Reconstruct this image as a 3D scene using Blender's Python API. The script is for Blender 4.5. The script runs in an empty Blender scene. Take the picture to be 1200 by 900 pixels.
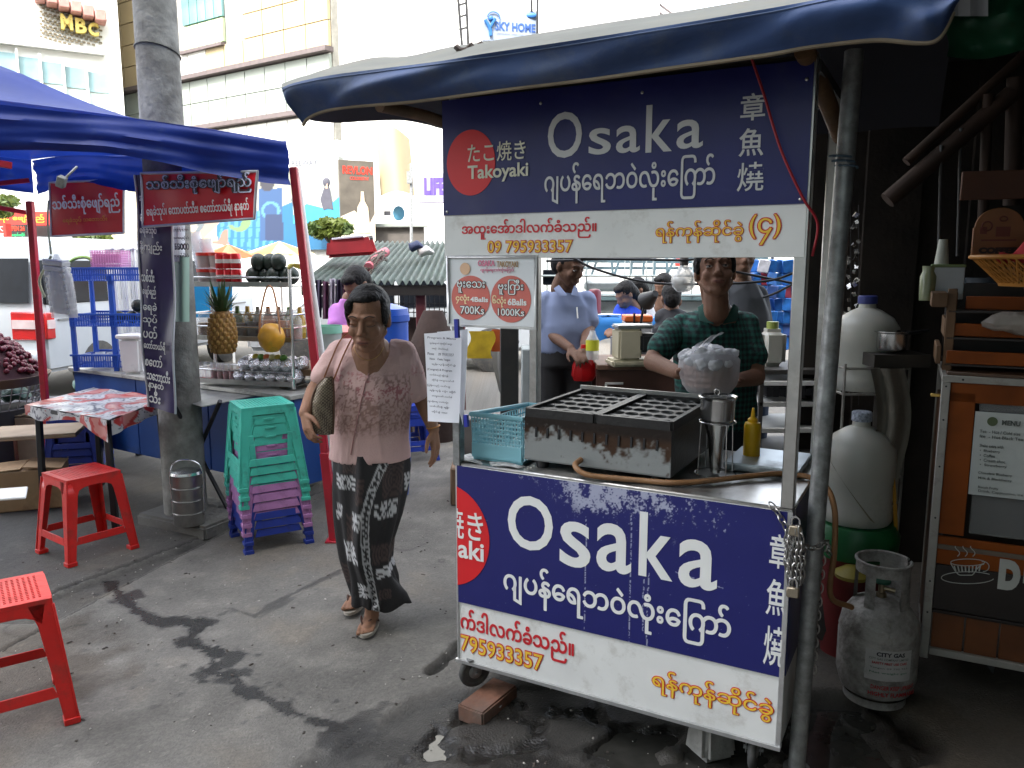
import bpy, bmesh, math, random
import numpy as np
from mathutils import Vector, Matrix, Euler
random.seed(7); RS = np.random.RandomState(7)
R = math.radians; PI = math.pi
SC = bpy.context.scene; COL = SC.collection
# ---------------------------------------------------------------- camera, world, sun, exposure
TILT = math.atan(142/933); CAMH = 1.57; FPX = 933.0
cd = bpy.data.cameras.new('camera'); cam = bpy.data.objects.new('camera', cd); COL.objects.link(cam)
cam.location = (0, 0, CAMH); cam.rotation_euler = (PI/2 - TILT, 0, 0)
cd.sensor_width = 36; cd.lens = 36*FPX/1200; cd.clip_end = 600; cd.clip_start = .05
SC.camera = cam
SUN_EL, SUN_AZ = R(50), R(205)      # azimuth measured from +Y towards +X: behind the camera, to the left
wd = bpy.data.worlds.new('World'); SC.world = wd; wd.use_nodes = True
nt = wd.node_tree; bg = nt.nodes['Background']; sky = nt.nodes.new('ShaderNodeTexSky')
sky.sky_type = 'NISHITA'; sky.sun_disc = False; sky.sun_elevation = SUN_EL; sky.sun_rotation = SUN_AZ
sky.dust_density = 4; sky.air_density = 1.2; sky.ozone_density = 1
hs = nt.nodes.new('ShaderNodeHueSaturation'); hs.inputs['Saturation'].default_value = .35; nt.links.new(sky.outputs[0], hs.inputs['Color']); nt.links.new(hs.outputs[0], bg.inputs[0])   # hazy, whitish sky; bg.inputs[1].default_value = 0.05
sl = bpy.data.lights.new('sun', 'SUN'); so = bpy.data.objects.new('sun', sl); COL.objects.link(so)
sl.energy = 5.0; sl.angle = R(.55); sl.color = (1, .95, .87)
sd = Vector((math.sin(SUN_AZ)*math.cos(SUN_EL), math.cos(SUN_AZ)*math.cos(SUN_EL), math.sin(SUN_EL)))
so.rotation_euler = sd.to_track_quat('Z', 'Y').to_euler(); so.location = (0, 0, 30)
SC.view_settings.view_transform = 'Standard'; SC.view_settings.look = 'None'
SC.view_settings.exposure = 0.2; SC.view_settings.gamma = 1
SC.cycles.max_bounces = 7; SC.cycles.diffuse_bounces = 4; SC.cycles.glossy_bounces = 3; SC.cycles.transmission_bounces = 5
SC.cycles.transparent_max_bounces = 12; SC.cycles.caustics_reflective = False; SC.cycles.caustics_refractive = False
SC.cycles.use_denoising = True
# ---------------------------------------------------------------- measuring: pixel of the 1200x900 photograph -> world
def ray(x, y):
    u = (x-600)/FPX; v = -(y-450)/FPX
    return Vector((u, math.cos(TILT)+v*math.sin(TILT), -math.sin(TILT)+v*math.cos(TILT)))
def G(x, y, z=0.0):
    d = ray(x, y); return d*((z-CAMH)/d.z) + Vector((0, 0, CAMH))
def P(x, y, Y):
    d = ray(x, y); return d*(Y/d.y) + Vector((0, 0, CAMH))
# ---------------------------------------------------------------- materials
MC = {}
def M(name, col=(.5,.5,.5), rough=.6, metal=0, var=.15, scale=6, bump=0, bscale=40, dirt=0, dcol=(.06,.05,.04), dscale=3,
      trans=0, alpha=1, emit=0, coat=0, attr=None, spec=None, sss=0):
    if name in MC: return MC[name]
    m = bpy.data.materials.new(name); MC[name] = m; m.use_nodes = True
    n = m.node_tree; b = n.nodes['Principled BSDF']; L = n.links.new
    tc = n.nodes.new('ShaderNodeTexCoord')
    ns = n.nodes.new('ShaderNodeTexNoise'); ns.inputs['Scale'].default_value = scale; ns.inputs['Detail'].default_value = 6
    L(tc.outputs['Object'], ns.inputs['Vector'])
    mx = n.nodes.new('ShaderNodeMix'); mx.data_type = 'RGBA'
    lo = [max(0, c*(1-var)) for c in col]; hi = [min(1, c*(1+var)) for c in col]
    mr = n.nodes.new('ShaderNodeMapRange'); mr.inputs[1].default_value = .3; mr.inputs[2].default_value = .7
    L(ns.outputs[0], mr.inputs[0]); L(mr.outputs[0], mx.inputs[0])
    mx.inputs[6].default_value = (*lo, 1); mx.inputs[7].default_value = (*hi, 1)
    out = mx.outputs[2]
    if attr:
        at = n.nodes.new('ShaderNodeAttribute'); at.attribute_name = attr
        m2 = n.nodes.new('ShaderNodeMix'); m2.data_type = 'RGBA'; m2.blend_type = 'MULTIPLY'; m2.inputs[0].default_value = 1
        mm = n.nodes.new('ShaderNodeMapRange'); mm.inputs[3].default_value = 1-var; mm.inputs[4].default_value = 1+var*.3; L(ns.outputs[0], mm.inputs[0])
        L(at.outputs[0], m2.inputs[6]); L(mm.outputs[0], m2.inputs[7]); out = m2.outputs[2]
    rg = None
    if dirt:
        n2 = n.nodes.new('ShaderNodeTexNoise'); n2.inputs['Scale'].default_value = dscale; n2.inputs['Detail'].default_value = 9; n2.inputs['Roughness'].default_value = .72
        L(tc.outputs['Object'], n2.inputs['Vector'])
        r2 = n.nodes.new('ShaderNodeMapRange'); r2.inputs[1].default_value = .62-dirt*.3; r2.inputs[2].default_value = .72-dirt*.12; L(n2.outputs[0], r2.inputs[0])
        sc = n.nodes.new('ShaderNodeMath'); sc.operation = 'MULTIPLY'; sc.inputs[1].default_value = min(1, .45+dirt*.5); L(r2.outputs[0], sc.inputs[0])
        m3 = n.nodes.new('ShaderNodeMix'); m3.data_type = 'RGBA'; L(sc.outputs[0], m3.inputs[0]); L(out, m3.inputs[6]); m3.inputs[7].default_value = (*dcol, 1)
        out = m3.outputs[2]
        rr = n.nodes.new('ShaderNodeMapRange'); rr.inputs[3].default_value = rough; rr.inputs[4].default_value = min(1, rough+.3); L(sc.outputs[0], rr.inputs[0]); L(rr.outputs[0], b.inputs['Roughness'])
        if metal:
            rm = n.nodes.new('ShaderNodeMapRange'); rm.inputs[3].default_value = metal; rm.inputs[4].default_value = metal*.2; L(sc.outputs[0], rm.inputs[0]); L(rm.outputs[0], b.inputs['Metallic'])
    L(out, b.inputs['Base Color'])
    if not dirt: b.inputs['Roughness'].default_value = rough
    if not (dirt and metal): b.inputs['Metallic'].default_value = metal
    if bump:
        n3 = n.nodes.new('ShaderNodeTexNoise'); n3.inputs['Scale'].default_value = bscale; n3.inputs['Detail'].default_value = 5
        L(tc.outputs['Object'], n3.inputs['Vector'])
        bp = n.nodes.new('ShaderNodeBump'); bp.inputs['Strength'].default_value = min(1, bump); bp.inputs['Distance'].default_value = .01*max(1, bump)
        L(n3.outputs[0], bp.inputs['Height']); L(bp.outputs[0], b.inputs['Normal'])
    if trans: b.inputs['Transmission Weight'].default_value = trans
    if alpha < 1: b.inputs['Alpha'].default_value = alpha
    if coat: b.inputs['Coat Weight'].default_value = coat; b.inputs['Coat Roughness'].default_value = .15
    if sss: b.inputs['Subsurface Weight'].default_value = sss; b.inputs['Subsurface Radius'].default_value = (.02,.008,.004); b.inputs['Subsurface Scale'].default_value = .5
    if spec is not None: b.inputs['Specular IOR Level'].default_value = spec
    if emit: b.inputs['Emission Color'].default_value = (*col, 1); b.inputs['Emission Strength'].default_value = emit
    return m
def thin(m, w=.35):
    """cloth / thin plastic: let some light through"""
    n = m.node_tree; b = n.nodes['Principled BSDF']; o = n.nodes['Material Output']
    if 'thin' in n.nodes: return m
    t = n.nodes.new('ShaderNodeBsdfTranslucent'); t.name = 'thin'; mx = n.nodes.new('ShaderNodeMixShader'); mx.inputs[0].default_value = w
    src = b.inputs['Base Color'].links
    if src: n.links.new(src[0].from_socket, t.inputs[0])
    n.links.new(b.outputs[0], mx.inputs[1]); n.links.new(t.outputs[0], mx.inputs[2]); n.links.new(mx.outputs[0], o.inputs[0])
    return m
# ---------------------------------------------------------------- objects
def props(o, label=None, cat=None, group=None, kind=None):
    if label: o['label'] = label
    if cat: o['category'] = cat
    if group: o['group'] = group
    if kind: o['kind'] = kind
    return o
def thing(name, label, cat, loc=(0,0,0), rz=0, group=None, rx=0, ry=0):
    o = bpy.data.objects.new(name, None); COL.objects.link(o); o.location = loc; o.rotation_euler = (rx, ry, rz)
    o.empty_display_size = .1
    return props(o, label, cat, group)
def wm(o):
    m = Matrix.LocRotScale(o.location, o.rotation_euler, o.scale)
    return wm(o.parent) @ m if o.parent else m
class B:
    """mesh builder"""
    def __init__(s): s.v = []; s.f = []; s.m = None; s.world = False
    def add(s, vs, fs, mx=None):
        k = len(s.v)
        if mx is not None: vs = [mx @ Vector(v) for v in vs]
        s.v += [tuple(v) for v in vs]; s.f += [tuple(i+k for i in f) for f in fs]; return s
    def box(s, c, d, r=(0,0,0), taper=1, ty=None):
        x, y, z = d[0]/2, d[1]/2, d[2]/2; t = taper; ty = taper if ty is None else ty
        vs = [(-x,-y,-z),(x,-y,-z),(x,y,-z),(-x,y,-z),(-x*t,-y*ty,z),(x*t,-y*ty,z),(x*t,y*ty,z),(-x*t,y*ty,z)]
        return s.add(vs, [(3,2,1,0),(4,5,6,7),(0,1,5,4),(1,2,6,5),(2,3,7,6),(3,0,4,7)], Matrix.Translation(c) @ Euler(r).to_matrix().to_4x4())
    def bar(s, a, b, w, d=None, up=(0,0,1)):
        a, b = Vector(a), Vector(b); z = (b-a); L = z.length; z.normalize(); d = d or w
        u = Vector(up); 
        if abs(z.dot(u)) > .95: u = Vector((0,1,0))
        x = u.cross(z).normalized(); y = z.cross(x)
        m = Matrix((x, y, z)).transposed().to_4x4(); m.translation = (a+b)/2
        vs = [(sx*w/2, sy*d/2, sz*L/2) for sz in (-1,1) for sx, sy in ((-1,-1),(1,-1),(1,1),(-1,1))]
        return s.add(vs, [(3,2,1,0),(4,5,6,7),(0,1,5,4),(1,2,6,5),(2,3,7,6),(3,0,4,7)], m)
    def tube(s, pts, r, n=8, caps=True, closed=False):
        pts = [Vector(p) for p in pts]; N = len(pts); rs = r if isinstance(r, (list, tuple)) else [r]*N
        ref = None; rings = []
        for i, p in enumerate(pts):
            a = pts[(i-1) % N] if (closed or i > 0) else pts[0]; b = pts[(i+1) % N] if (closed or i < N-1) else pts[-1]
            t = (b-a).normalized()
            if ref is None: ref = Vector((0,0,1)) if abs(t.z) < .9 else Vector((1,0,0))
            x = (ref - t*ref.dot(t)).normalized(); y = t.cross(x); ref = x
            rings.append([p + (x*math.cos(2*PI*k/n) + y*math.sin(2*PI*k/n))*rs[i] for k in range(n)])
        vs = [v for rg in rings for v in rg]; fs = []
        for i in range(N if closed else N-1):
            for k in range(n):
                i2 = (i+1) % N; fs.append((i*n+k, i*n+(k+1)%n, i2*n+(k+1)%n, i2*n+k))
        if caps and not closed: fs.append(tuple(range(n-1,-1,-1))); fs.append(tuple((N-1)*n+k for k in range(n)))
        return s.add(vs, fs)
    def cyl(s, c, r, h, n=20, r2=None, mx=None):
        return s.lathe([(0,0),(r,0),(r if r2 is None else r2,h),(0,h)], c, n, mx)
    def lathe(s, prof, c=(0,0,0), n=24, mx=None, sx=1, sy=1):
        vs = []; fs = []; idx = []
        for (r, z) in prof:
            if r < 1e-6: idx.append([len(vs)]); vs.append((0,0,z))
            else:
                idx.append(list(range(len(vs), len(vs)+n)))
                vs += [(r*sx*math.cos(2*PI*k/n), r*sy*math.sin(2*PI*k/n), z) for k in range(n)]
        for a, b in zip(idx, idx[1:]):
            for k in range(n):
                k2 = (k+1) % n
                if len(a) == 1 and len(b) == 1: continue
                if len(a) == 1: fs.append((a[0], b[k2], b[k]))
                elif len(b) == 1: fs.append((a[k], a[k2], b[0]))
                else: fs.append((a[k], a[k2], b[k2], b[k]))
        m = Matrix.Translation(c)
        if mx is not None: m = m @ mx.to_4x4()
        return s.add(vs, fs, m)
    def ell(s, c, r, n=12, mx=None, k=8):
        prof = [(math.sin(PI*i/k), -math.cos(PI*i/k)) for i in range(k+1)]; prof[0] = (0,-1); prof[-1] = (0,1)
        m = (mx.to_4x4() if mx is not None else Matrix()) @ Matrix.Diagonal((r[0], r[1], r[2], 1))
        return s.lathe(prof, (0,0,0), n, None) if False else s._l(prof, c, n, m)
    def _l(s, prof, c, n, m):
        t = B(); t.lathe(prof, (0,0,0), n); return s.add(t.v, t.f, Matrix.Translation(c) @ m)
    def cap(s, a, b, r0, r1=None, n=12):
        a, b = Vector(a), Vector(b); r1 = r0 if r1 is None else r1; d = (b-a); L = d.length; d.normalize()
        pts = []; rs = []
        for i in range(1, 5): t = -math.cos(PI/2*i/4); pts.append(a + d*r0*t); rs.append(r0*math.sqrt(max(0,1-t*t)))
        for i in range(0, 4): t = math.sin(PI/2*i/4); pts.append(b + d*r1*t); rs.append(r1*math.sqrt(max(0,1-t*t)))
        return s.tube(pts, rs, n)
    def loft(s, secs, n=32, caps=True, fn=None):
        """secs: (centre, rx, ry[, rz])"""
        vs = []; fs = []
        for i, sc in enumerate(secs):
            c, rx, ry = sc[:3]; a = sc[3] if len(sc) > 3 else 0
            for k in range(n):
                t = 2*PI*k/n; x, y = rx*math.cos(t), ry*math.sin(t)
                p = Vector((c[0]+x*math.cos(a)-y*math.sin(a), c[1]+x*math.sin(a)+y*math.cos(a), c[2]))
                if fn: p = fn(p, t, i/(len(secs)-1), Vector(c))
                vs.append(p)
        for i in range(len(secs)-1):
            for k in range(n): fs.append((i*n+k, i*n+(k+1)%n, (i+1)*n+(k+1)%n, (i+1)*n+k))
        if caps: fs.append(tuple(range(n-1,-1,-1))); fs.append(tuple((len(secs)-1)*n+k for k in range(n)))
        return s.add(vs, fs)
    def grid(s, nu, nv, fn, flip=False):
        vs = [fn(i/nu, j/nv) for j in range(nv+1) for i in range(nu+1)]; w = nu+1
        fs = [(j*w+i, j*w+i+1, (j+1)*w+i+1, (j+1)*w+i) for j in range(nv) for i in range(nu)]
        return s.add(vs, fs)
    def lattice(s, o, eu, ev, nx, ny, bar, th, skip=None):
        """openwork panel: bars along both directions on corner o with edge vectors eu, ev"""
        o, eu, ev = Vector(o), Vector(eu), Vector(ev); n = eu.cross(ev).normalized()*th
        us = []; 
        for i in range(nx+1):
            t = i/nx; h = bar/eu.length/2; us += [max(0,t-h), min(1,t+h)]
        vv = []
        for j in range(ny+1):
            t = j/ny; h = bar/ev.length/2; vv += [max(0,t-h), min(1,t+h)]
        W = len(us); vs = [o+eu*u+ev*v+k*n for k in (0,1) for v in vv for u in us]; K = W*len(vv); fs = []
        solid = lambda i, j: 0 <= i < W-1 and 0 <= j < len(vv)-1 and (i % 2 == 0 or j % 2 == 0)
        for j in range(len(vv)-1):
            for i in range(W-1):
                if not solid(i, j): continue
                a, b, c, d = j*W+i, j*W+i+1, (j+1)*W+i+1, (j+1)*W+i
                fs += [(a+K,b+K,c+K,d+K), (d,c,b,a)]
                if not solid(i-1,j): fs.append((a+K,d+K,d,a))
                if not solid(i+1,j): fs.append((c+K,b+K,b,c))
                if not solid(i,j-1): fs.append((b+K,a+K,a,b))
                if not solid(i,j+1): fs.append((d+K,c+K,c,d))
        return s.add(vs, fs)
    def poly(s, pts, th, mx=None):
        """flat polygon in XZ (x,z), thickness th along +Y"""
        n = len(pts); vs = [(x,0,z) for x,z in pts] + [(x,th,z) for x,z in pts]
        fs = [tuple(range(n)), tuple(range(2*n-1,n-1,-1))] + [((i+1)%n, i, i+n, (i+1)%n+n) for i in range(n)]
        return s.add(vs, fs, mx)
    def W(s): s.world = True; return s
    def mesh(s, name='m', smooth=40, bev=0, seg=1, warp=None):
        if warp: s.v = [tuple(warp(Vector(v))) for v in s.v]
        me = bpy.data.meshes.new(name); me.from_pydata(s.v, [], s.f); 
        if bev:
            bm = bmesh.new(); bm.from_mesh(me); bmesh.ops.remove_doubles(bm, verts=bm.verts, dist=1e-5)
            bm.normal_update()
            es = [e for e in bm.edges if len(e.link_faces) == 2 and e.calc_face_angle(0) > R(35)]
            bmesh.ops.bevel(bm, geom=es, offset=bev, segments=seg, affect='EDGES', clamp_overlap=True); bm.to_mesh(me); bm.free()
        me.update()
        if smooth: fin(me, smooth)
        return me
def fin(me, ang=40):
    me.polygons.foreach_set('use_smooth', [True]*len(me.polygons)); me.set_sharp_from_angle(angle=R(ang)); me.update()
def put(name, me, m, parent=None, loc=None, rot=None, scale=None):
    o = bpy.data.objects.new(name, me); COL.objects.link(o)
    if m is not None and len(me.materials) == 0:
        for q in (m if isinstance(m, (list, tuple)) else [m]): me.materials.append(q)
    if parent: o.parent = parent
    if loc is not None: o.location = loc
    if rot is not None: o.rotation_euler = rot
    if scale is not None: o.scale = scale
    return o
def part(name, b, m, parent=None, label=None, kind=None, **kw):
    if b.world and parent is not None:
        iv = wm(parent).inverted(); b.v = [tuple(iv @ Vector(v)) for v in b.v]
    o = put(name, b.mesh(name, **kw), m, parent)
    return props(o, label, None, None, kind)
def solo(name, label, cat, b, m, loc=(0,0,0), rz=0, group=None, **kw):
    """a thing that is one mesh"""
    o = put(name, b.mesh(name, **kw), m, None, loc, (0,0,rz))
    if b.world: iv = wm(o).inverted(); o.data.transform(iv)
    return props(o, label, cat, group)
def struct(name, b, m, kind='structure', label=None, **kw):
    return props(put(name, b.mesh(name, **kw), m), label, None, None, kind)
def copy_tree(o, parent=None, loc=None, rot=None, label=None, scale=None):
    c = o.copy(); COL.objects.link(c); c.parent = parent
    if loc is not None: c.location = loc
    if rot is not None: c.rotation_euler = rot
    if scale is not None: c.scale = scale
    if label: c['label'] = label
    for ch in [q for q in COL.objects if q.parent == o]: copy_tree(ch, c)
    return c
def recolor(o, frm, to):
    """give a copied thing's parts another material (its own mesh copies)"""
    for q in [o]+[c for c in COL.objects if c.parent == o]:
        if q.type == 'MESH' and frm.name in [s.name for s in q.data.materials if s]:
            key = q.data.name.split('#')[0]+'#'+to.name
            me = bpy.data.meshes.get(key)
            if me is None: me = q.data.copy(); me.name = key; me.materials.clear(); me.materials.append(to)
            q.data = me
def modded(me, mods):
    """apply modifiers to a mesh and return the new mesh"""
    o = bpy.data.objects.new('tmp', me); COL.objects.link(o)
    for ty, kw in mods:
        md = o.modifiers.new(ty, ty)
        for k, v in kw.items(): setattr(md, k, v)
    dg = bpy.context.evaluated_depsgraph_get(); dg.update()
    r = bpy.data.meshes.new_from_object(o.evaluated_get(dg), depsgraph=dg)
    bpy.data.objects.remove(o); return r
def blob(b, voxel=.006, smooth=6, name='body', paint=None, world_parent=None):
    if world_parent is not None: iv = wm(world_parent).inverted(); b.v = [tuple(iv @ Vector(v)) for v in b.v]
    me = b.mesh(name, smooth=0)
    r = modded(me, [('REMESH', dict(mode='VOXEL', voxel_size=voxel)), ('SMOOTH', dict(factor=.5, iterations=smooth))])
    r.name = name; r.polygons.foreach_set('use_smooth', [True]*len(r.polygons))
    if paint: colour(r, paint)
    return r
def coords(me):
    a = np.empty(len(me.vertices)*3); me.vertices.foreach_get('co', a); return a.reshape(-1, 3)
def colour(me, fn, name='tint'):
    c = coords(me); rgb = fn(c); at = me.color_attributes.new(name, 'FLOAT_COLOR', 'POINT')
    a = np.ones((len(c), 4)); a[:, :3] = rgb; at.data.foreach_set('color', a.ravel())
import re
def vis(t):
    # Burmese in visual order: the e vowel and the wrapping medial come before their consonant
    def f(m):
        c, md, e = m.group(1), m.group(2), m.group(3)
        return e+('\u103c' if '\u103c' in md else '')+c+md.replace('\u103c', '')
    return re.sub('([\u1000-\u1021])([\u103b-\u103e]*)(\u1031?)', f, t)
def text_mesh(body, size, depth=.0006, bold=0, align='CENTER', narrow=1, space=1, res=3):
    bold0 = bold; myan = any('\u1000' <= q <= '\u109f' for q in body); bold = 0 if myan else bold
    c = bpy.data.curves.new('lettering', 'FONT'); c.body = vis(body); c.size = size; c.extrude = depth; c.offset = bold; c.align_x = align; c.align_y = 'CENTER'
    c.space_character = space; c.resolution_u = res
    o = bpy.data.objects.new('t', c); COL.objects.link(o)
    dg = bpy.context.evaluated_depsgraph_get(); dg.update()
    me = bpy.data.meshes.new_from_object(o.evaluated_get(dg), depsgraph=dg); bpy.data.objects.remove(o); bpy.data.curves.remove(c)
    if myan and bold0 > 0:                       # overlapping strokes: thicken by shifted copies, not by offset
        bm = bmesh.new()
        for k in range(7):
            t = 2*PI*k/6; m2 = me.copy(); m2.transform(Matrix.Translation((bold0*math.cos(t)*(k < 6), bold0*math.sin(t)*(k < 6), .00001*k))); bm.from_mesh(m2); bpy.data.meshes.remove(m2)
        bm.to_mesh(me); bm.free()
    me.transform(Matrix.Diagonal((narrow, 1, 1, 1)) ); me.name = 'lettering'
    return me
def text(body, size, m, parent, fr, bold=0, align='CENTER', off=.001, narrow=1, space=1, name='lettering', fit=None, res=4, outer=None):
    """fr: Matrix with x=right, y=up, z=out of the sign. fit=(x0,x1,y0,y1): stretch lettering to that box of the sign plane"""
    me = text_mesh(body, size, .0004, bold, align, narrow, space, res)
    if len(me.vertices) == 0: return None
    if fit:
        ref = text_mesh(body, size, .0004, outer, align, narrow, space, 2) if outer is not None else me
        a = coords(ref); lo, hi = a.min(0), a.max(0); sx = (fit[1]-fit[0])/(hi[0]-lo[0]); sy = (fit[3]-fit[2])/(hi[1]-lo[1])
        me.transform(Matrix.Translation(((fit[0]+fit[1])/2, (fit[2]+fit[3])/2, 0)) @ Matrix.Diagonal((sx, sy, 1, 1)) @ Matrix.Translation((-(lo[0]+hi[0])/2, -(lo[1]+hi[1])/2, 0)))
    me.transform(fr @ Matrix.Translation((0, 0, off)))
    if parent: me.transform(wm(parent).inverted())
    return put(name, me, m, parent)
def frame(o, right, up=(0,0,1)):
    x = Vector(right).normalized(); y = Vector(up); y = (y - x*y.dot(x)).normalized(); z = x.cross(y)
    m = Matrix((x, y, z)).transposed().to_4x4(); m.translation = Vector(o); return m
def vnoise(c, scale, seed=0, octv=3):
    """cheap value noise in numpy on points (n,3)"""
    r = np.zeros(len(c)); amp = 1; tot = 0
    for k in range(octv):
        q = c*scale*(2**k)+seed*17.3+k*5.1; i = np.floor(q).astype(np.int64); f = q-i; f = f*f*(3-2*f)
        def h(a): 
            n = (a[:,0]*73856093) ^ (a[:,1]*19349663) ^ (a[:,2]*83492791); n = (n ^ (n >> 13))*1274126177 & 0x7fffffff
            return ((n ^ (n >> 16)) & 0xffff)/65535.
        v = 0
        for dx in (0,1):
            for dy in (0,1):
                for dz in (0,1):
                    w = (f[:,0] if dx else 1-f[:,0])*(f[:,1] if dy else 1-f[:,1])*(f[:,2] if dz else 1-f[:,2])
                    v = v + w*h(i+np.array([dx,dy,dz]))
        r += amp*v; tot += amp; amp *= .5
    return r/tot
def lerp(a, b, t): return a+(b-a)*t
def bez(pts, n=12):
    """smooth path through points (Catmull-Rom)"""
    p = [Vector(q) for q in pts]; p = [p[0]*2-p[1]] + p + [p[-1]*2-p[-2]]; out = []
    for i in range(1, len(p)-2):
        for k in range(n):
            t = k/n; a, b, c, d = p[i-1], p[i], p[i+1], p[i+2]
            out.append(.5*((2*b)+(c-a)*t+(2*a-5*b+4*c-d)*t*t+(3*b-a-3*c+d)*t**3))
    out.append(p[-2]); return out
# common materials
WHITE = M('white_paint', (.78,.78,.76), .45, var=.05, dirt=.25, dcol=(.35,.33,.3))
BLACK = M('black_plastic', (.015,.015,.017), .45, var=.2)
STEEL = M('stainless_steel', (.55,.54,.52), .32, 1, var=.12, scale=14, bump=.06, bscale=80, dirt=.3, dcol=(.2,.17,.13))
GALV = M('galvanised_pipe', (.30,.31,.31), .5, .7, var=.3, scale=30, bump=.15, dirt=.5, dcol=(.14,.13,.12), dscale=9)
ALU = M('aluminium', (.62,.62,.62), .4, .85, var=.12, scale=20, dirt=.3, dcol=(.3,.28,.25), dscale=6)
WOOD = M('brown_wood', (.16,.085,.04), .65, var=.35, scale=5, bump=.3, bscale=25, dirt=.3)
CHROME = M('chromed_wire', (.6,.6,.6), .25, 1, var=.05)
LETW = M('white_lettering', (.80,.80,.78), .5, var=.03)
RED = M('red_plastic', (.62,.018,.014), .38, var=.16, scale=5, bump=.1, dirt=.35, dcol=(.26,.04,.03), dscale=11)
# ================================================================ GROUND
def segdist(c, pts):
    d = np.full(len(c), 9e9); 
    for a, b in zip(pts, pts[1:]):
        a = np.array(a[:2]); b = np.array(b[:2]); ab = b-a; t = np.clip(((c[:, :2]-a)@ab)/(ab@ab+1e-12), 0, 1)
        d = np.minimum(d, np.linalg.norm(c[:, :2]-a-t[:, None]*ab, axis=1))
    return d
def side(c, a, b):
    a = np.array(a[:2]); b = np.array(b[:2]); n = (b-a)/np.linalg.norm(b-a); q = c[:, :2]-a
    return n[0]*q[:, 1]-n[1]*q[:, 0]          # + on the left of a->b
def GP(l): return [tuple(G(x, y)) for x, y in l]
STREAK = GP([(128,676),(139,698),(162,718),(190,728),(236,730),(222,752),(252,764),(246,786),(277,793),(289,810),(318,822),(347,836),(387,848),(407,862)])
STREAK2 = GP([(298,722),(335,700),(372,683),(402,668)]); STREAK3 = GP([(266,712),(303,724),(347,698),(372,690)])
STREAK4 = GP([(407,862),(430,838),(446,826)]); STREAK5 = GP([(400,858),(440,862),(480,872),(520,864)])
BLOTS = [(241,787,.06),(218,750,.05),(272,790,.065),(148,700,.06),(232,731,.055),(262,775,.06),(410,862,.09),(200,728,.045)]
JA, JB = G(64,692), G(188,646); KA, KB = G(150,683), G(250,630)
def smooth(x, a, b): t = np.clip((x-a)/(b-a), 0, 1); return t*t*(3-2*t)
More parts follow.
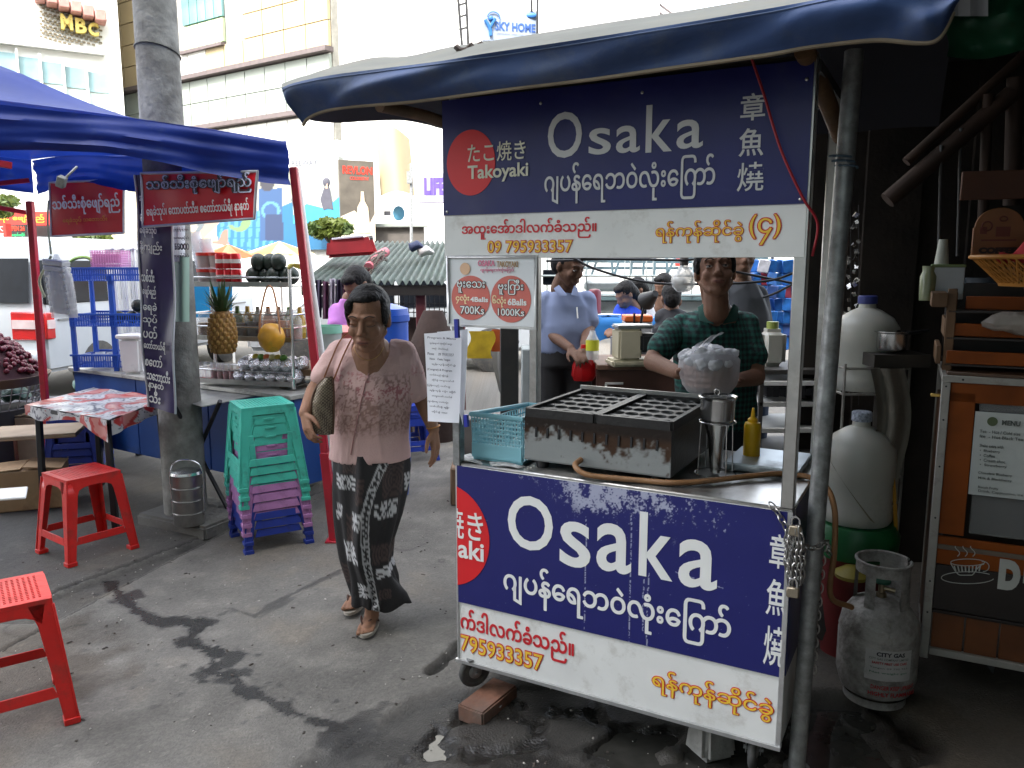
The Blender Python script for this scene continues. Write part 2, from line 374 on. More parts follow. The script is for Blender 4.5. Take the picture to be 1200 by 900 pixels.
def ground_fields(c):
    n1 = vnoise(c, 9, 1, 4); n2 = vnoise(c, 35, 2, 3); n3 = vnoise(c, 2.2, 3, 4); n4 = vnoise(c, 90, 4, 2)
    jag = (n1-.5)*.17+(n2-.5)*.10+(n4-.5)*.035
    w = np.zeros(len(c))
    def line(pts, wd, k=1, j=1): 
        return (1-smooth(segdist(c, pts)+jag*j, wd*.8, wd*1.1))*k
    for p, wd, k, j in ((STREAK,.031,1,.46),(STREAK4,.03,.7,.7),(STREAK5,.05,.9,.8),(STREAK2,.022,.6,.35),(STREAK3,.016,.5,.4)):
        w = np.maximum(w, line(p, wd, k, j))
    for x, y, r in BLOTS:
        w = np.maximum(w, line([G(x,y), G(x,y)+Vector((.02,.01,0))], r, .9, .8))
    for k in range(46):                                     # drops thrown off the trail
        i = RD[k]; p = STREAK[i % len(STREAK)]; q = (p[0]+RX[k], p[1]+RY[k])
        w = np.maximum(w, (1-smooth(np.hypot(c[:,0]-q[0], (c[:,1]-q[1]))+(n2-.5)*.02, .004, .012+.01*(k%3==0)))*.8)
    # gutter, running under the cart
    ga, gb = np.array(G(452,872)[:2]), np.array([1.15, 2.62])
    gl = [tuple(G(445,905)), tuple(G(500,874)), tuple(G(560,842)), (.12,2.62), (.6,2.56), (1.2,2.5)]
    gd = segdist(c, gl)+(n1-.5)*.14
    gut = 1-smooth(gd, .17, .27)
    fr = (1-smooth(segdist(c, [G(560,905), G(700,905), G(860,900)])+(n1-.5)*.2, .16, .34))
    gut = np.maximum(gut, fr*.9)
    w = np.maximum(w, gut*(.55+.45*smooth(n1, .4, .55)))
    # slab joints and the step of the channel by the post
    s1 = side(c, JA, JB); s2 = side(c, KA, KB)
    strip = smooth(-s1, 0, .05)*smooth(s2, 0, .05)*(c[:,0] < -1.2)*(c[:,1] > 3.3)
    j1 = (1-smooth(np.abs(s1+(n2-.5)*.03), .003, .014))*((c[:,0] > -2.7)&(c[:,0] < -1.0)); j2 = (1-smooth(np.abs(s2+(n2-.5)*.02), .003, .012))*((c[:,0] < -1.2)&(c[:,0] > -2.35))
    hole = 1-smooth(segdist(c, [G(505,786), G(524,770), G(541,752)])+(n2-.5)*.03, .018, .032)
    jt = np.clip(j1*.8+j2*.8, 0, 1)
    z = -.026*gut - .034*gut*smooth(n3*.5+n1*.5, .46, .60) - .03*strip - .015*jt - .04*hole + (n3-.5)*.012 + (n1-.5)*.003
    dist = np.hypot(c[:,0], c[:,1]-3)
    z = z*(dist < 6)
    # albedo
    base = np.stack([.152+(n3-.5)*.13+(n1-.5)*.08+(n4-.5)*.06]*3, 1)*np.array([1.07,1.0,.89])
    brown = (smooth(n3+(n1-.5)*.5, .5, .75)*.5)[:, None]
    left = smooth(s1+(n1-.5)*.1, -.02, .04)*smooth(-c[:,0], 1.0, 1.3)
    base = base*(1-.28*left[:, None])
    base = base*(1-brown*.45*np.array([.8,1,1.25]))
    worn = smooth(n1, .56, .7)[:, None]*.16; base = base*(1+worn)
    st = (1-smooth(segdist(c, [G(0,790), G(60,800), G(30,760)])+(n1-.5)*.5, .1, .35))[:, None]; base = base*(1-.35*st*np.array([.8,1,1.2]))
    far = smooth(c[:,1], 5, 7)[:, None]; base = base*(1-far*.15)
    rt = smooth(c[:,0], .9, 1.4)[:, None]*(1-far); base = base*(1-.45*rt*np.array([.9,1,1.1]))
    base = base*(1-.82*w[:, None])*(1-.75*jt[:, None])*(1-.6*hole[:, None])*(1-.4*strip[:, None])*(1-.35*gut[:,None])
    crack = (1-smooth(np.abs(vnoise(c, 1.3, 9, 4)-.5), .002, .006))*(vnoise(c,1.1,12,2) > .52); base = base*(1-.35*crack[:, None])
    spk = smooth(vnoise(c, 60, 21, 1), .86, .92)[:, None]; base = base*(1+.5*spk)
    return z, np.clip(base, .01, .6), w
RD = RS.randint(0, 13, 60); RX = RS.normal(0, .11, 60); RY = RS.normal(0, .11, 60)
xs = np.concatenate([[-400,-150,-60,-30,-15,-9,-6.5], np.arange(-4.6,-3.1,.04), np.arange(-3.1,1.7,.0125), np.arange(1.7,2.9,.04), [3.5,4.5,6,9,15,30,60,150,400]])
ys = np.concatenate([[-60,-20,-8,-3,0,1], np.arange(1.7,4.6,.0125), np.arange(4.6,7.5,.04), [8,9,10,12,14,17,20,25,32,40,60,90,160,400]])
XX, YY = np.meshgrid(xs, ys); c = np.stack([XX.ravel(), YY.ravel(), np.zeros(XX.size)], 1)
gz, gcol, gwet = ground_fields(c); c[:, 2] = gz
nx, ny = len(xs), len(ys); I = np.arange(nx*ny).reshape(ny, nx)
F = np.stack([I[:-1,:-1], I[:-1,1:], I[1:,1:], I[1:,:-1]], -1).reshape(-1, 4)
me = bpy.data.meshes.new('ground'); me.vertices.add(len(c)); me.vertices.foreach_set('co', c.ravel())
me.loops.add(F.size); me.loops.foreach_set('vertex_index', F.ravel()); me.polygons.add(len(F)); me.polygons.foreach_set('loop_start', np.arange(0, F.size, 4))
me.update(calc_edges=True); me.polygons.foreach_set('use_smooth', [True]*len(F))
at = me.color_attributes.new('tint', 'FLOAT_COLOR', 'POINT'); a = np.ones((len(c), 4)); a[:, :3] = gcol; at.data.foreach_set('color', a.ravel())
at = me.attributes.new('wet', 'FLOAT', 'POINT'); at.data.foreach_set('value', gwet)
gm = M('worn_concrete', (.2,.2,.2), .8, var=.5, scale=85, bump=.5, bscale=130, attr='tint')
n = gm.node_tree; b_ = n.nodes['Principled BSDF']; wa = n.nodes.new('ShaderNodeAttribute'); wa.attribute_name = 'wet'
mr = n.nodes.new('ShaderNodeMapRange'); mr.inputs[3].default_value = .78; mr.inputs[4].default_value = .22; n.links.new(wa.outputs['Fac'], mr.inputs[0]); n.links.new(mr.outputs[0], b_.inputs['Roughness'])
gm.node_tree.nodes['Principled BSDF'].inputs['Specular IOR Level'].default_value = .4
props(put('ground', me, gm), None, None, None, 'structure')
# puddles lying in the gutter
pm = M('puddle_water', (.035,.034,.03), .06, var=.2, scale=20, bump=.02, bscale=14)
b = B(); b.grid(2, 2, lambda s_, t: (lerp(-.55,1.3,s_), lerp(1.95,2.85,t), -.0475)); struct('puddle', b, pm, kind='structure', smooth=0)
# litter on the concrete
b = B()
for i in range(420):
    x = RS.uniform(-2.4, .9); y = RS.uniform(2.15, 5); s = RS.uniform(.002, .007)
    b.box((x, y, s*.3), (s*RS.uniform(.7,1.8), s, s*.6), (0, 0, RS.uniform(0,3)), .6)
struct('grit', b, M('pale_grit', (.32,.30,.27), .8, var=.4), kind='stuff')
b = B()
for i in range(260):
    x = RS.uniform(-2.6, .9); y = RS.uniform(2.1, 5.2); s = RS.uniform(.003, .010)
    b.box((x, y, s*.2), (s*RS.uniform(.7,3), s, s*.35), (0, 0, RS.uniform(0,3)), .7)
struct('dark_litter', b, M('dark_litter', (.045,.035,.028), .8, var=.5), kind='stuff')
# ================================================================ THE TAKOYAKI CART
C0 = Vector((-.189, 2.756, 0)); CA = R(-28.4); CU = Vector((math.cos(CA), math.sin(CA), 0)); CV = Vector((-math.sin(CA), math.cos(CA), 0))
def C(u, v, z): return C0 + CU*u + CV*v + Vector((0,0,z))
def CP(x, y, v):
    """photo pixel -> point on the cart's plane at depth v"""
    d = ray(x, y); o = Vector((0,0,CAMH)); s = (C0+CV*v-o).dot(CV)/d.dot(CV); return o+d*s
def inC(p): q = p-C0; return (q.dot(CU), q.dot(CV), q.z)
CW, CD, CH, CB = 1.13, .62, .872, .13
NAVY = M('navy_vinyl', (.012,.014,.115), .36, var=.14, scale=4, bump=.5, bscale=5, dirt=.2, dcol=(.03,.03,.10), dscale=5)
SIGNW = M('sign_white', (.77,.77,.75), .40, var=.05, bump=.5, bscale=5, dirt=.3, dcol=(.44,.41,.36), dscale=7)
SRED = M('sign_red', (.66,.015,.02), .42, var=.05)
YEL = M('sign_yellow', (.85,.55,.05), .45, var=.04)
CRIM = M('sign_crimson', (.60,.02,.03), .45, var=.04)
cart = thing('food_cart', 'steel takoyaki cart with big navy and white signs, parked on the wet concrete', 'food cart', C0, CA)
# --- body: counter, lower carcass
b = B(); b.box((CW/2, CD/2, CH-.012), (CW+.02, CD+.02, .024)); part('counter', b, STEEL, cart, bev=.004)
b = B(); b.box((CW/2, .012, CH-.02), (CW+.024, .03, .03)); part('counter_edge', b, STEEL, cart, bev=.006, seg=2)
b = B(); b.box((CW/2, CD/2+.01, (CB+CH-.03)/2+.02), (CW-.03, CD-.05, CH-.03-CB-.04)); part('cabinet', b, M('cart_cabinet', (.35,.35,.34), .5, .4, dirt=.5), cart)
# posts
for u, v, w, top, nm in ((1.122,.0,.036,2.12,'ALU'),(1.115,.60,.034,2.1,'ALU'),(.0,.0,.03,2.12,'DK'),(.0,.60,.036,2.1,'ALU')):
    b = B(); z0 = CH if (u > 1 and v < .1) or v > .1 else .86
    b.box((u, v, (z0+top)/2), (w, w*1.15, top-z0)); part('post', b, STEEL if nm == 'ALU' else GALV, cart, bev=.003)
b = B()
for v in (0,.6): b.box((CW/2, v+.02, 2.1), (CW, .03, .03))
for u in (.0, CW): b.box((u, .31, 2.09), (.03, .6, .03))
part('roof_frame', b, M('dark_steel', (.08,.08,.08), .5, .6), cart)
# --- signs. frame of the front plane
def sign(x0, x1, z0, z1, v, m, name='sign_board', th=.006, parent=cart):
    b = B(); b.box(((x0+x1)/2, v+th/2, (z0+z1)/2), (x1-x0, th, z1-z0)); return part(name, b, m, parent, bev=.001)
FR = frame(C(0, -.001, 0), CU)           # lettering coordinates: (u, z)
def disc(name, cx, cz, rx, rz, m, parent, v, clip=None, th=.0008):
    n = 56; pts = [(cx+rx*math.cos(2*PI*k/n), cz+rz*math.sin(2*PI*k/n)) for k in range(n)]
    if clip is not None: pts = [(max(x, clip), z) for x, z in pts]
    b = B(); b.poly(pts, th, Matrix.Translation((0, v, 0))); return part(name, b, m, parent, smooth=0)
# upper sign: navy over white
up = sign(-.035, 1.132, 1.585, 2.10, -.022, SIGNW, 'upper_sign')
b = B(); b.box((.5485, -.024, (1.728+2.10)/2), (1.167, .003, 2.10-1.728)); part('navy_field', b, NAVY, up)
disc('red_disc', .075, 1.895, .093, .105, SRED, up, -.0272, th=.001)
OSW = M('grey_white_lettering', (.62,.62,.62), .5, var=.03)
TV = .0275
def T(body, px0, px1, py0, py1, m, parent, bold=0, v=-TV, off=0, size=.1, outer=None):
    """lettering fitted between photo pixels on the cart plane"""
    a = inC(CP(px0, (py0+py1)/2, v)); c_ = inC(CP(px1, (py0+py1)/2, v)); d = inC(CP((px0+px1)/2, py0, v)); e = inC(CP((px0+px1)/2, py1, v))
    fr = frame(C(0, v, 0), CU); return text(body, size, m, parent, fr, bold, off=off, fit=(a[0], c_[0], e[2], d[2]), outer=outer)
def TU(body, u0, u1, z0, z1, m, parent, bold=0, v=-TV, off=0, outer=None):
    return text(body, .1, m, parent, frame(C(0, v, 0), CU), bold, off=off, fit=(u0, u1, z0, z1), outer=outer)
# upper lettering measured on the photograph
for ch, a_, b_2, c_, d_ in (('O',642,682,131,185),('s',690,716,150,181),('a',722,750,147,179),('k',757,788,122,178),('a',793,824,140,174)):
    T(ch, a_, b_2, c_, d_, OSW, up, .0010 if ch == 'O' else .0009)
T('ဂျပန်ရေဘဝဲလုံးကြော်', 638, 838, 186, 236, OSW, up, .0014)
T('章', 868, 897, 109, 141, OSW, up, .001); T('魚', 866, 895, 150, 183, OSW, up, .001); T('燒', 864, 895, 190, 224, OSW, up, .0005)
T('たこ焼き', 548, 616, 166, 189, M('pale_lettering', (.70,.68,.55), .5), up, .0006, v=-.029)
T('Takoyaki', 548, 619, 192, 213, MC['pale_lettering'], up, .002, v=-.029)
T('အထူးအေ်ာဒါလက်ခံသည်။', 541, 699, 256, 280, CRIM, up, .0024, v=-.0232)
for bd, m_, o_ in ((.0046,CRIM,0),(.0002,YEL,.0012)):
    T('09 795933357', 571, 672, 281, 297, m_, up, bd, v=-.0232, off=o_, outer=.0046)
    T('ရန်ကုန်ဆိုင်ခွဲ', 768, 872, 258, 285, m_, up, bd, v=-.0232, off=o_, outer=.0046)
    T('(၄)', 877, 916, 250, 288, m_, up, bd, v=-.0232, off=o_, outer=.0046)
b = B()
for u, z in ((-.02,1.74),(1.115,1.74),(.33,2.06),(.66,2.06),(1.115,2.05)): b.ell((u, -.026, z), (.005,.003,.005), 8, k=5)
part('rivet', b, STEEL, up, kind='stuff')
# lower panel
LB, LT = CB, .862
lo = sign(.0, CW, LB, LT, -.012, SIGNW, 'lower_panel', .01)
zl = .345   # navy boundary
a0 = inC(CP(540, 705, -.016)); a1 = inC(CP(915, 795, -.016)); zn = (a0[2]+a1[2])/2
# scratched navy field: fine grid painted with real wear (bare white vinyl)
nb = B(); nb.grid(520, 240, lambda s, t: (CW*s, -.0165, lerp(zn, LT, t)))
nm_ = nb.mesh('navy_field', smooth=0)
def worn(c):
    u = c[:,0]; z = c[:,2]; q = np.stack([u*1.0, z*0, z], 1); n1 = vnoise(q, 14, 3, 4); n2 = vnoise(q, 230, 5, 2); n4_ = vnoise(q*np.array([1,1,.45]), 85, 8, 3); n3 = vnoise(q*np.array([6,1,1]), 30, 6, 2)
    env = np.exp(-((u-.64)/.22)**2)*np.exp(-((LT-z-.03)/.085)**2)*1.15 + np.exp(-((u-.93)/.03)**2)*np.exp(-((z-.79)/.03)**2)*.5 + .25*np.exp(-((u-.25)/.1)**2)*np.exp(-((LT-z)/.03)**2)
    w = smooth(n1*.30+n2*.36+n4_*.34+env*.235, .655, .73)*np.clip(env*1.6, 0, .85)
    for uu, z0, z1 in ((.50,.30,.75),(.655,.35,.78),(.70,.4,.8),(.715,.3,.6)):
        w = np.maximum(w, (np.abs(u-uu-(n1-.5)*.004) < .0022)*(z > z0)*(z < z1)*(n2 > .48)*.7)
    w = np.maximum(w, (np.abs(z-(.62-.02*(u-.8)*8)) < .0015)*(u > .80)*(u < .95)*(n2 > .4)*.6)
    w = np.maximum(w, smooth(n2, .8, .86)*.35)
    a = np.array([.012,.014,.135]); wc = np.array([.46,.48,.62]); return a+(wc-a)*w[:, None]
colour(nm_, worn)
put('navy_field', nm_, M('scratched_navy_vinyl', (1,1,1), .40, var=.12, attr='tint', bump=.5, bscale=5), lo)
LV = -.0175
# red disc cut by the panel's left edge
p = inC(CP(573, 620, LV)); pz0 = inC(CP(537, 687, LV))[2]; pz1 = inC(CP(537, 569, LV))[2]; rr_ = (pz1-pz0)/2
disc('red_disc', p[0]-rr_*.92, (pz0+pz1)/2, rr_*.93, rr_, SRED, lo, -.0182, clip=.001, th=.0012)
def clipped(o, u, s_):
    bm = bmesh.new(); bm.from_mesh(o.data); bmesh.ops.bisect_plane(bm, geom=bm.verts[:]+bm.edges[:]+bm.faces[:], plane_co=(u,0,0), plane_no=(-s_,0,0), clear_outer=True); bm.to_mesh(o.data); bm.free(); return o
clipped(T('焼き', 520, 566, 597, 632, LETW, lo, .0008, v=-.0195), .002, 1)
T('aki', 537, 567, 634, 656, LETW, lo, .0022, v=-.0195)
def LPOS(x0, x1, ytl, ybl, ytr, ybr):
    """box on the panel from pixels given separately at its left and right ends"""
    l = inC(CP(x0, (ytl+ybl)/2, LV)); r = inC(CP(x1, (ytr+ybr)/2, LV))
    t = (inC(CP(x0, ytl, LV))[2]+inC(CP(x1, ytr, LV))[2])/2; bo = (inC(CP(x0, ybl, LV))[2]+inC(CP(x1, ybr, LV))[2])/2
    return l[0], r[0], bo, t
for ch, q in (('O',(595,648,578,642,585,648)),('s',(656,692,611,663,612,667)),('a',(699,740,611,668,617,674)),('k',(749,789,598,674,606,682)),('a',(795,841,632,688,634,692))):
    TU(ch, *LPOS(*q), LETW, lo, .0013 if ch != 'O' else .0014, LV)
TU('ဂျပန်ရေဘဝဲလုံးကြော်', *LPOS(590,857,665,707,701,763), LETW, lo, .0022, LV)
for ch, q in (('章',(902,924,625,665,627,668)),('魚',(898,922,678,720,680,724)),('燒',(895,920,733,778,735,784))):
    clipped(TU(ch, *LPOS(*q), LETW, lo, .001, LV), CW-.002, -1)
TU('က်ဒါလက်ခံသည်။', *LPOS(539,672,712,748,744,780), CRIM, lo, .0028, -.0135)
for bd, m_, o_ in ((.0050,CRIM,0),(.0006,YEL,.0012)):
    TU('795933357', *LPOS(539,637,744,765,766,788), m_, lo, bd, -.0135, o_, .0050)
    TU('ရန်ကုန်ဆိုင်ခွဲ', *LPOS(763,907,784,812,815,852), m_, lo, bd, -.0135, o_, .0050)
# right side wall of the cart and its corner trims
b = B(); b.box((CW+.004, CD/2, (LB+LT)/2), (.008, CD, LT-LB)); sd_ = part('side_panel', b, SIGNW, cart)
b = B(); b.box((CW+.0095, CD/2, (zn+LT)/2), (.003, CD, LT-zn)); part('navy_field', b, NAVY, sd_)
b = B(); b.box((-.004, CD/2, (LB+LT)/2), (.008, CD, LT-LB)); part('side_panel', b, SIGNW, cart)
b = B(); b.box((CW/2, -.008, LB-.004), (CW+.02, .03, .012)); b.box((CW+.002, -.014, (LB+LT)/2), (.014, .006, LT-LB)); b.box((-.001, -.014, (LB+LT)/2), (.006, .006, LT-LB))
part('edge_trim', b, ALU, cart)
# wheels
tyre = B(); tyre.tube([(0, .049*math.cos(2*PI*k/28), .049*math.sin(2*PI*k/28)) for k in range(28)], .013, 10, closed=True)
tyre.lathe([(0,-.01),(.05,-.01),(.05,.01),(0,.01)], (0,0,0), 28, Matrix.Rotation(PI/2, 3, 'Y'))
tm = tyre.mesh('tyre'); hub = B(); hub.lathe([(0,-.016),(.02,-.016),(.026,-.012),(.026,.012),(.02,.016),(0,.016)], (0,0,0), 20, Matrix.Rotation(PI/2, 3, 'Y')); hm = hub.mesh('hub')
RUB = M('grey_rubber', (.05,.05,.05), .7, var=.25, dirt=.5, dcol=(.14,.13,.11), dscale=20)
wx = inC(G(553, 818, .0))
for i, (u, v, a) in enumerate(((.045,.022,-.62),(1.05,.05,.1),(.06,.52,-.3),(1.05,.52,.4))):
    w = bpy.data.objects.new('wheel', None); COL.objects.link(w); w.parent = cart; w.location = (u, v, .078 if i == 0 else .062); w.rotation_euler = (0,0,a)
    put('tyre', tm, RUB, w); put('hub', hm, GALV, w)
    b = B(); b.box((-.022,0,.02), (.003,.03,.06)); b.box((.022,0,.02), (.003,.03,.06)); b.box((0,0,.05), (.05,.05,.006)); b.cyl((-.03,0,0), .006, .06, 10, mx=Matrix.Rotation(PI/2,3,'Y')); b.box((0,0,.058),(.07,.07,.008))
    q = put('fork', b.mesh('fork'), GALV, w)
# --- small white board on the left (prices), hung under the upper sign
pb = thing('price_board', 'white laminated price board with two coral circles hanging under the big sign', 'price board', C(.0,-.05,0), CA)
def PBX(x, y): return inC(CP(x, y, -.05))
l, r_, t_, bo = PBX(526,340)[0], PBX(629,340)[0], (PBX(526,300)[2]+PBX(629,302)[2])/2, (PBX(526,379)[2]+PBX(628,386)[2])/2
b = B(); b.box(((l+r_)/2, 0, (t_+bo)/2), (r_-l, .006, t_-bo)); part('board', b, M('laminate', (.74,.76,.78), .2, var=.03, coat=.5), pb)
b = B()
for x in (l, r_): b.box((x, -.002, (t_+bo)/2), (.008, .014, t_-bo+.008))
for z in (t_, bo): b.box(((l+r_)/2, -.002, z), (r_-l-.008, .014, .008))
part('board_frame', b, ALU, pb, bev=.001)
COR = M('coral_print', (.62,.16,.13), .35, var=.04)
for x0, x1, y0, y1 in ((530,575,323,375),(576,623,323,378)):
    q0 = PBX(x0,(y0+y1)/2); q1 = PBX(x1,(y0+y1)/2); z0 = PBX((x0+x1)/2,y1)[2]; z1 = PBX((x0+x1)/2,y0)[2]
    n = 40; b = B(); b.poly([((q0[0]+q1[0])/2+(q1[0]-q0[0])/2*math.cos(2*PI*k/n), (z0+z1)/2+(z1-z0)/2*math.sin(2*PI*k/n)) for k in range(n)], .001, Matrix.Translation((0,-.0045,0)))
    part('circle', b, COR, pb, smooth=0)
PV = -.0556
def TP(body, x0, x1, y0, y1, m, bold=0, off=0, outer=None): T(body, x0, x1, y0, y1, m, pb, bold, v=PV, off=off, outer=outer)
DKL = M('dark_print', (.02,.02,.03), .5, var=.1); PINK = M('pink_print', (.70,.22,.33), .5); TAN = M('tan_print', (.45,.27,.12), .5); CRE = M('cream_print', (.85,.70,.42), .5)
TP('OSAKA', 560, 580, 305, 312, PINK, .004); TP('TAKOYAKI', 582, 607, 306, 313, TAN, .002); TP('ဂျပန်ရေဘဝဲလုံးကြော်', 563, 602, 313, 320, PINK, .002)
for bd, m_, o_ in ((.0065,DKL,0),(.0012,LETW,.0008)):
    TP('ဗူးသေး', 535, 569, 329, 344, m_, bd, o_, .0065); TP('ဗူးကြီး', 583, 614, 327, 346, m_, bd, o_, .0065)
    TP('700Ks', 539, 568, 358, 369, m_, bd, o_, .0065); TP('1000Ks', 583, 615, 361, 371, m_, bd, o_, .0065)
TP('၄လုံး', 534, 550, 345, 356, CRE, .003); TP('4Balls', 551, 572, 348, 354, LETW, .003); TP('၆လုံး', 577, 593, 346, 360, CRE, .003); TP('6Balls', 595, 617, 350, 358, LETW, .003)
# plain round cook's badge in place of the printed mascot
q = PBX(546, 315); b = B(); b.poly([(q[0]+.02*math.cos(2*PI*k/20), q[2]+.02*math.sin(2*PI*k/20)) for k in range(20)], .001, Matrix.Translation((0,-.006,0))); part('badge', b, M('badge_print', (.70,.45,.28), .5), pb, smooth=0)
# --- papers clipped to the front-left post
pp = thing('paper_notice', 'two sheets of printed paper clipped with blue pegs to the cart post', 'paper notice', C(-.02,-.04,0), CA)
def PN(x, y, v): q = inC(CP(x, y, v)); return (q[0]+.02, v+.04, q[2])
PAP = thin(M('white_paper', (.74,.75,.80), .7, var=.03), .3)
for k, (pts, v) in enumerate((([(497,391),(541,388),(543,494),(500,494)], -.06), ([(512,389),(548,386),(549,480),(541,499)], -.045))):
    q = [PN(x, y, v) for x, y in pts]
    def pf(s, t, q=q):
        a = Vector(q[0]).lerp(Vector(q[1]), s); c_ = Vector(q[3]).lerp(Vector(q[2]), s); p_ = a.lerp(c_, t); p_.y += .008*math.sin(3*s+2*t) - .02*s*t*t; return p_
    b = B(); b.grid(8, 12, pf); sh = part('sheet', b, PAP, pp, smooth=60)
GRP = M('grey_print', (.14,.14,.17), .6)
NOTE = ['Program & Menu','ဂျပန်ရေဘဝဲ လုံးကြော် အထူး','အမည် - ဒါလက်ခံသည်','Phone      09 795933357','Name    Osaka Yangon','ရန်ကုန်ဆိုင်ခွဲ','(Congrat) & Program','လက်ခံသည် ရန်ကုန်','ဆိုင်ခွဲ အထူးေအာ်ဒါ','ြပန်လည် ဝယ်ယူ','ရန်ကုန် လုံး ဆိုင်','အထူးေအာ် လက်ခံ','ဂျပန်ရေ ဘဝဲလုံး','သစ်သီးစုံ ရန်ကုန်','ဆိုင်ခွဲ အထူး']
for i, s_ in enumerate(NOTE):
    y = 395+i*6.2; x0 = 501+(i % 3)*2.5; x1 = 534-(i*7 % 5)*2.2
    T(s_, x0, x1, y, y+3.2, GRP, pp, .001, v=-.074)
for x, y0, y1 in ((535,374,396),(546,486,500)):
    b = B(); a = CP(x, y0, -.085); c_ = CP(x+1, y1, -.085); b.bar(a, c_, .014, .012, up=CV); part('peg', b.W(), M('blue_peg', (.02,.03,.30), .4), pp)
# ================================================================ AWNING OVER THE CART
AWB = M('awning_blue_tarp', (.026,.060,.17), .55, var=.28, scale=3, bump=.8, bscale=8, dirt=.5, dcol=(.10,.12,.16), dscale=4)
AWG = M('sun_bleached_grey_tarp', (.20,.20,.18), .9, spec=.03, var=.1, scale=3, bump=.4, bscale=9, dirt=.35, dcol=(.22,.20,.16))  # top sheet plain grey, unlike the blue valance
HEM = [(355,147),(362,138),(382,130),(412,125),(475,120),(525,114),(600,104),(700,92),(800,78),(900,64),(950,55),(1025,47),(1075,50),(1100,45),(1117,14)]
TOPE = [(330,103),(345,97),(388,88),(450,80),(513,72),(560,64),(600,58),(700,43),(800,27),(900,10),(950,1),(1000,-8),(1050,-14),(1100,-12),(1128,-4)]
RIDGE = [(331,101),(372,84),(433,68),(475,66),(527,55),(560,50),(600,44),(700,28),(800,13),(900,-4),(950,-12),(1000,-20),(1050,-28),(1100,-34),(1130,-30)]
def prow(l, v): return [CP(x, y, v) for x, y in l]
def along(row, s):
    f = s*(len(row)-1); i = min(int(f), len(row)-2); t = f-i
    p0 = row[max(i-1,0)]; p1 = row[i]; p2 = row[i+1]; p3 = row[min(i+2,len(row)-1)]
    return .5*((2*p1)+(p2-p0)*t+(2*p0-5*p1+4*p2-p3)*t*t+(3*p1-p0-3*p2+p3)*t**3)
h_, t_, r_ = prow(HEM,-.30), prow(TOPE,-.36), prow(RIDGE,.30)
aw = thing('cart_awning', 'long drooping blue tarpaulin awning with bleached grey top over the food cart', 'awning', C(.5,.3,2.1))
def val(s, t):
    p = along(t_, s).lerp(along(h_, s), t); e = math.sin(PI*t)
    w = .010*math.sin(26*s+3*t)+.014*math.sin(11*s-2*t)+.008*math.sin(47*s+5*t)*t+ .02*math.sin(60*(1-s))*t*(s>.8)*(s-.8)*5
    return p - CV*(.016*e + w*e*1.3)
b = B(); b.grid(150, 14, val); part('valance', b.W(), AWB, aw, smooth=60)
def topf(s, t):
    p = along(t_, s).lerp(along(r_, s), t); return p+Vector((0,0,.012*math.sin(14*s+4*t)*math.sin(PI*t)))
b = B(); b.grid(110, 10, topf); part('roof_sheet', b.W(), AWG, aw, smooth=60)
bk_ = [CP(x, y, .95) for x, y in [(349,132),(365,141),(395,144),(430,142),(470,141),(500,146),(525,152),(600,160),(700,162),(800,162),(900,160),(950,158),(1000,155),(1050,150),(1100,148)]]
def backf(s, t):
    q = along(bk_, s); p = along(r_, s).lerp(q, t); return p+Vector((0,0,.05*math.sin(PI*t)))
b = B(); b.grid(60, 10, backf); part('rear_sheet', b.W(), M('awning_underside', (.012,.013,.02), .8), aw, smooth=60)  # rear sheet near black: the underside's shade is put into its colour
b = B(); ps = [val(i/150, 1) for i in range(151)]; b.tube(ps, .0055, 6); part('hem', b.W(), M('frayed_hem', (.25,.20,.14), .9, var=.3), aw)
ps = [val(i/150, .10)-CV*.002 for i in range(151)]; b = B(); b.tube(ps, .0016, 4); part('seam', b.W(), M('pale_thread', (.10,.14,.24), .8), aw)
# timber under the tarp
BAM = M('old_timber', (.13,.07,.03), .7, var=.35, scale=9, bump=.4, bscale=30)
for lb, a_, c_, r in (('left bamboo rafter sloping under the awning\'s left end', CP(445,124,.0), CP(545,152,.55), .022),('bamboo rafter under the right end of the awning', CP(942,58,-.06), CP(985,160,.5), .026)):
    b = B(); b.tube([a_, a_.lerp(c_,.5)+Vector((0,0,.01)), c_], r, 12); solo('rafter', lb, 'rafter', b.W(), BAM)
b = B(); b.bar(CP(520,118,.02), CP(950,72,.02), .03, .03); solo('front_batten', 'dark timber batten carrying the top of the big sign', 'batten', b.W(), M('dark_timber', (.04,.03,.02), .8))
b = B(); b.tube(bez([CP(880,66,-.05), CP(895,110,-.06), CP(915,175,-.06), CP(940,230,-.05), CP(958,262,-.02), CP(952,300,.0)], 8), .004, 6); solo('red_cable', 'twisted red cable hanging across the right of the upper sign', 'cable', b.W(), M('red_cable', (.30,.01,.02), .5))
b = B(); q = P(660,48,2.75); 
for k in range(4): b.ell(P(541+k*10,59-k*1.6,2.7+k*.02), (.022,.02,.014), 8, k=5)
solo('dead_leaves', 'clump of dry leaves lying on the awning top by its left half', 'leaves', b.W(), M('dry_leaf', (.08,.06,.05), .9, bump=1), warp=lambda v: v+Vector((.006*math.sin(200*v.z),0,.008*math.sin(170*v.x))))
# galvanised pole in front of the cart's right corner
b = B(); b.tube([G(933,905), P(967,480,2.27), P(1001,60,2.33)], .0255, 20); b.tube([G(933,905), G(933,905)+Vector((0,0,.02))], .04, 16)
gp = thing('steel_pole', 'grey galvanised steel pole standing right of the cart, holding the awning', 'pole', G(933,905)); part('tube', b.W(), GALV, gp)
b = B(); b.tube([P(983+.5*k,180+k*.8,2.31)+Vector((.028*math.cos(k*.9),.028*math.sin(k*.9),0)) for k in range(22)], .0035, 5); part('rope_tie', b.W(), M('blue_rope', (.06,.10,.14), .7), gp)
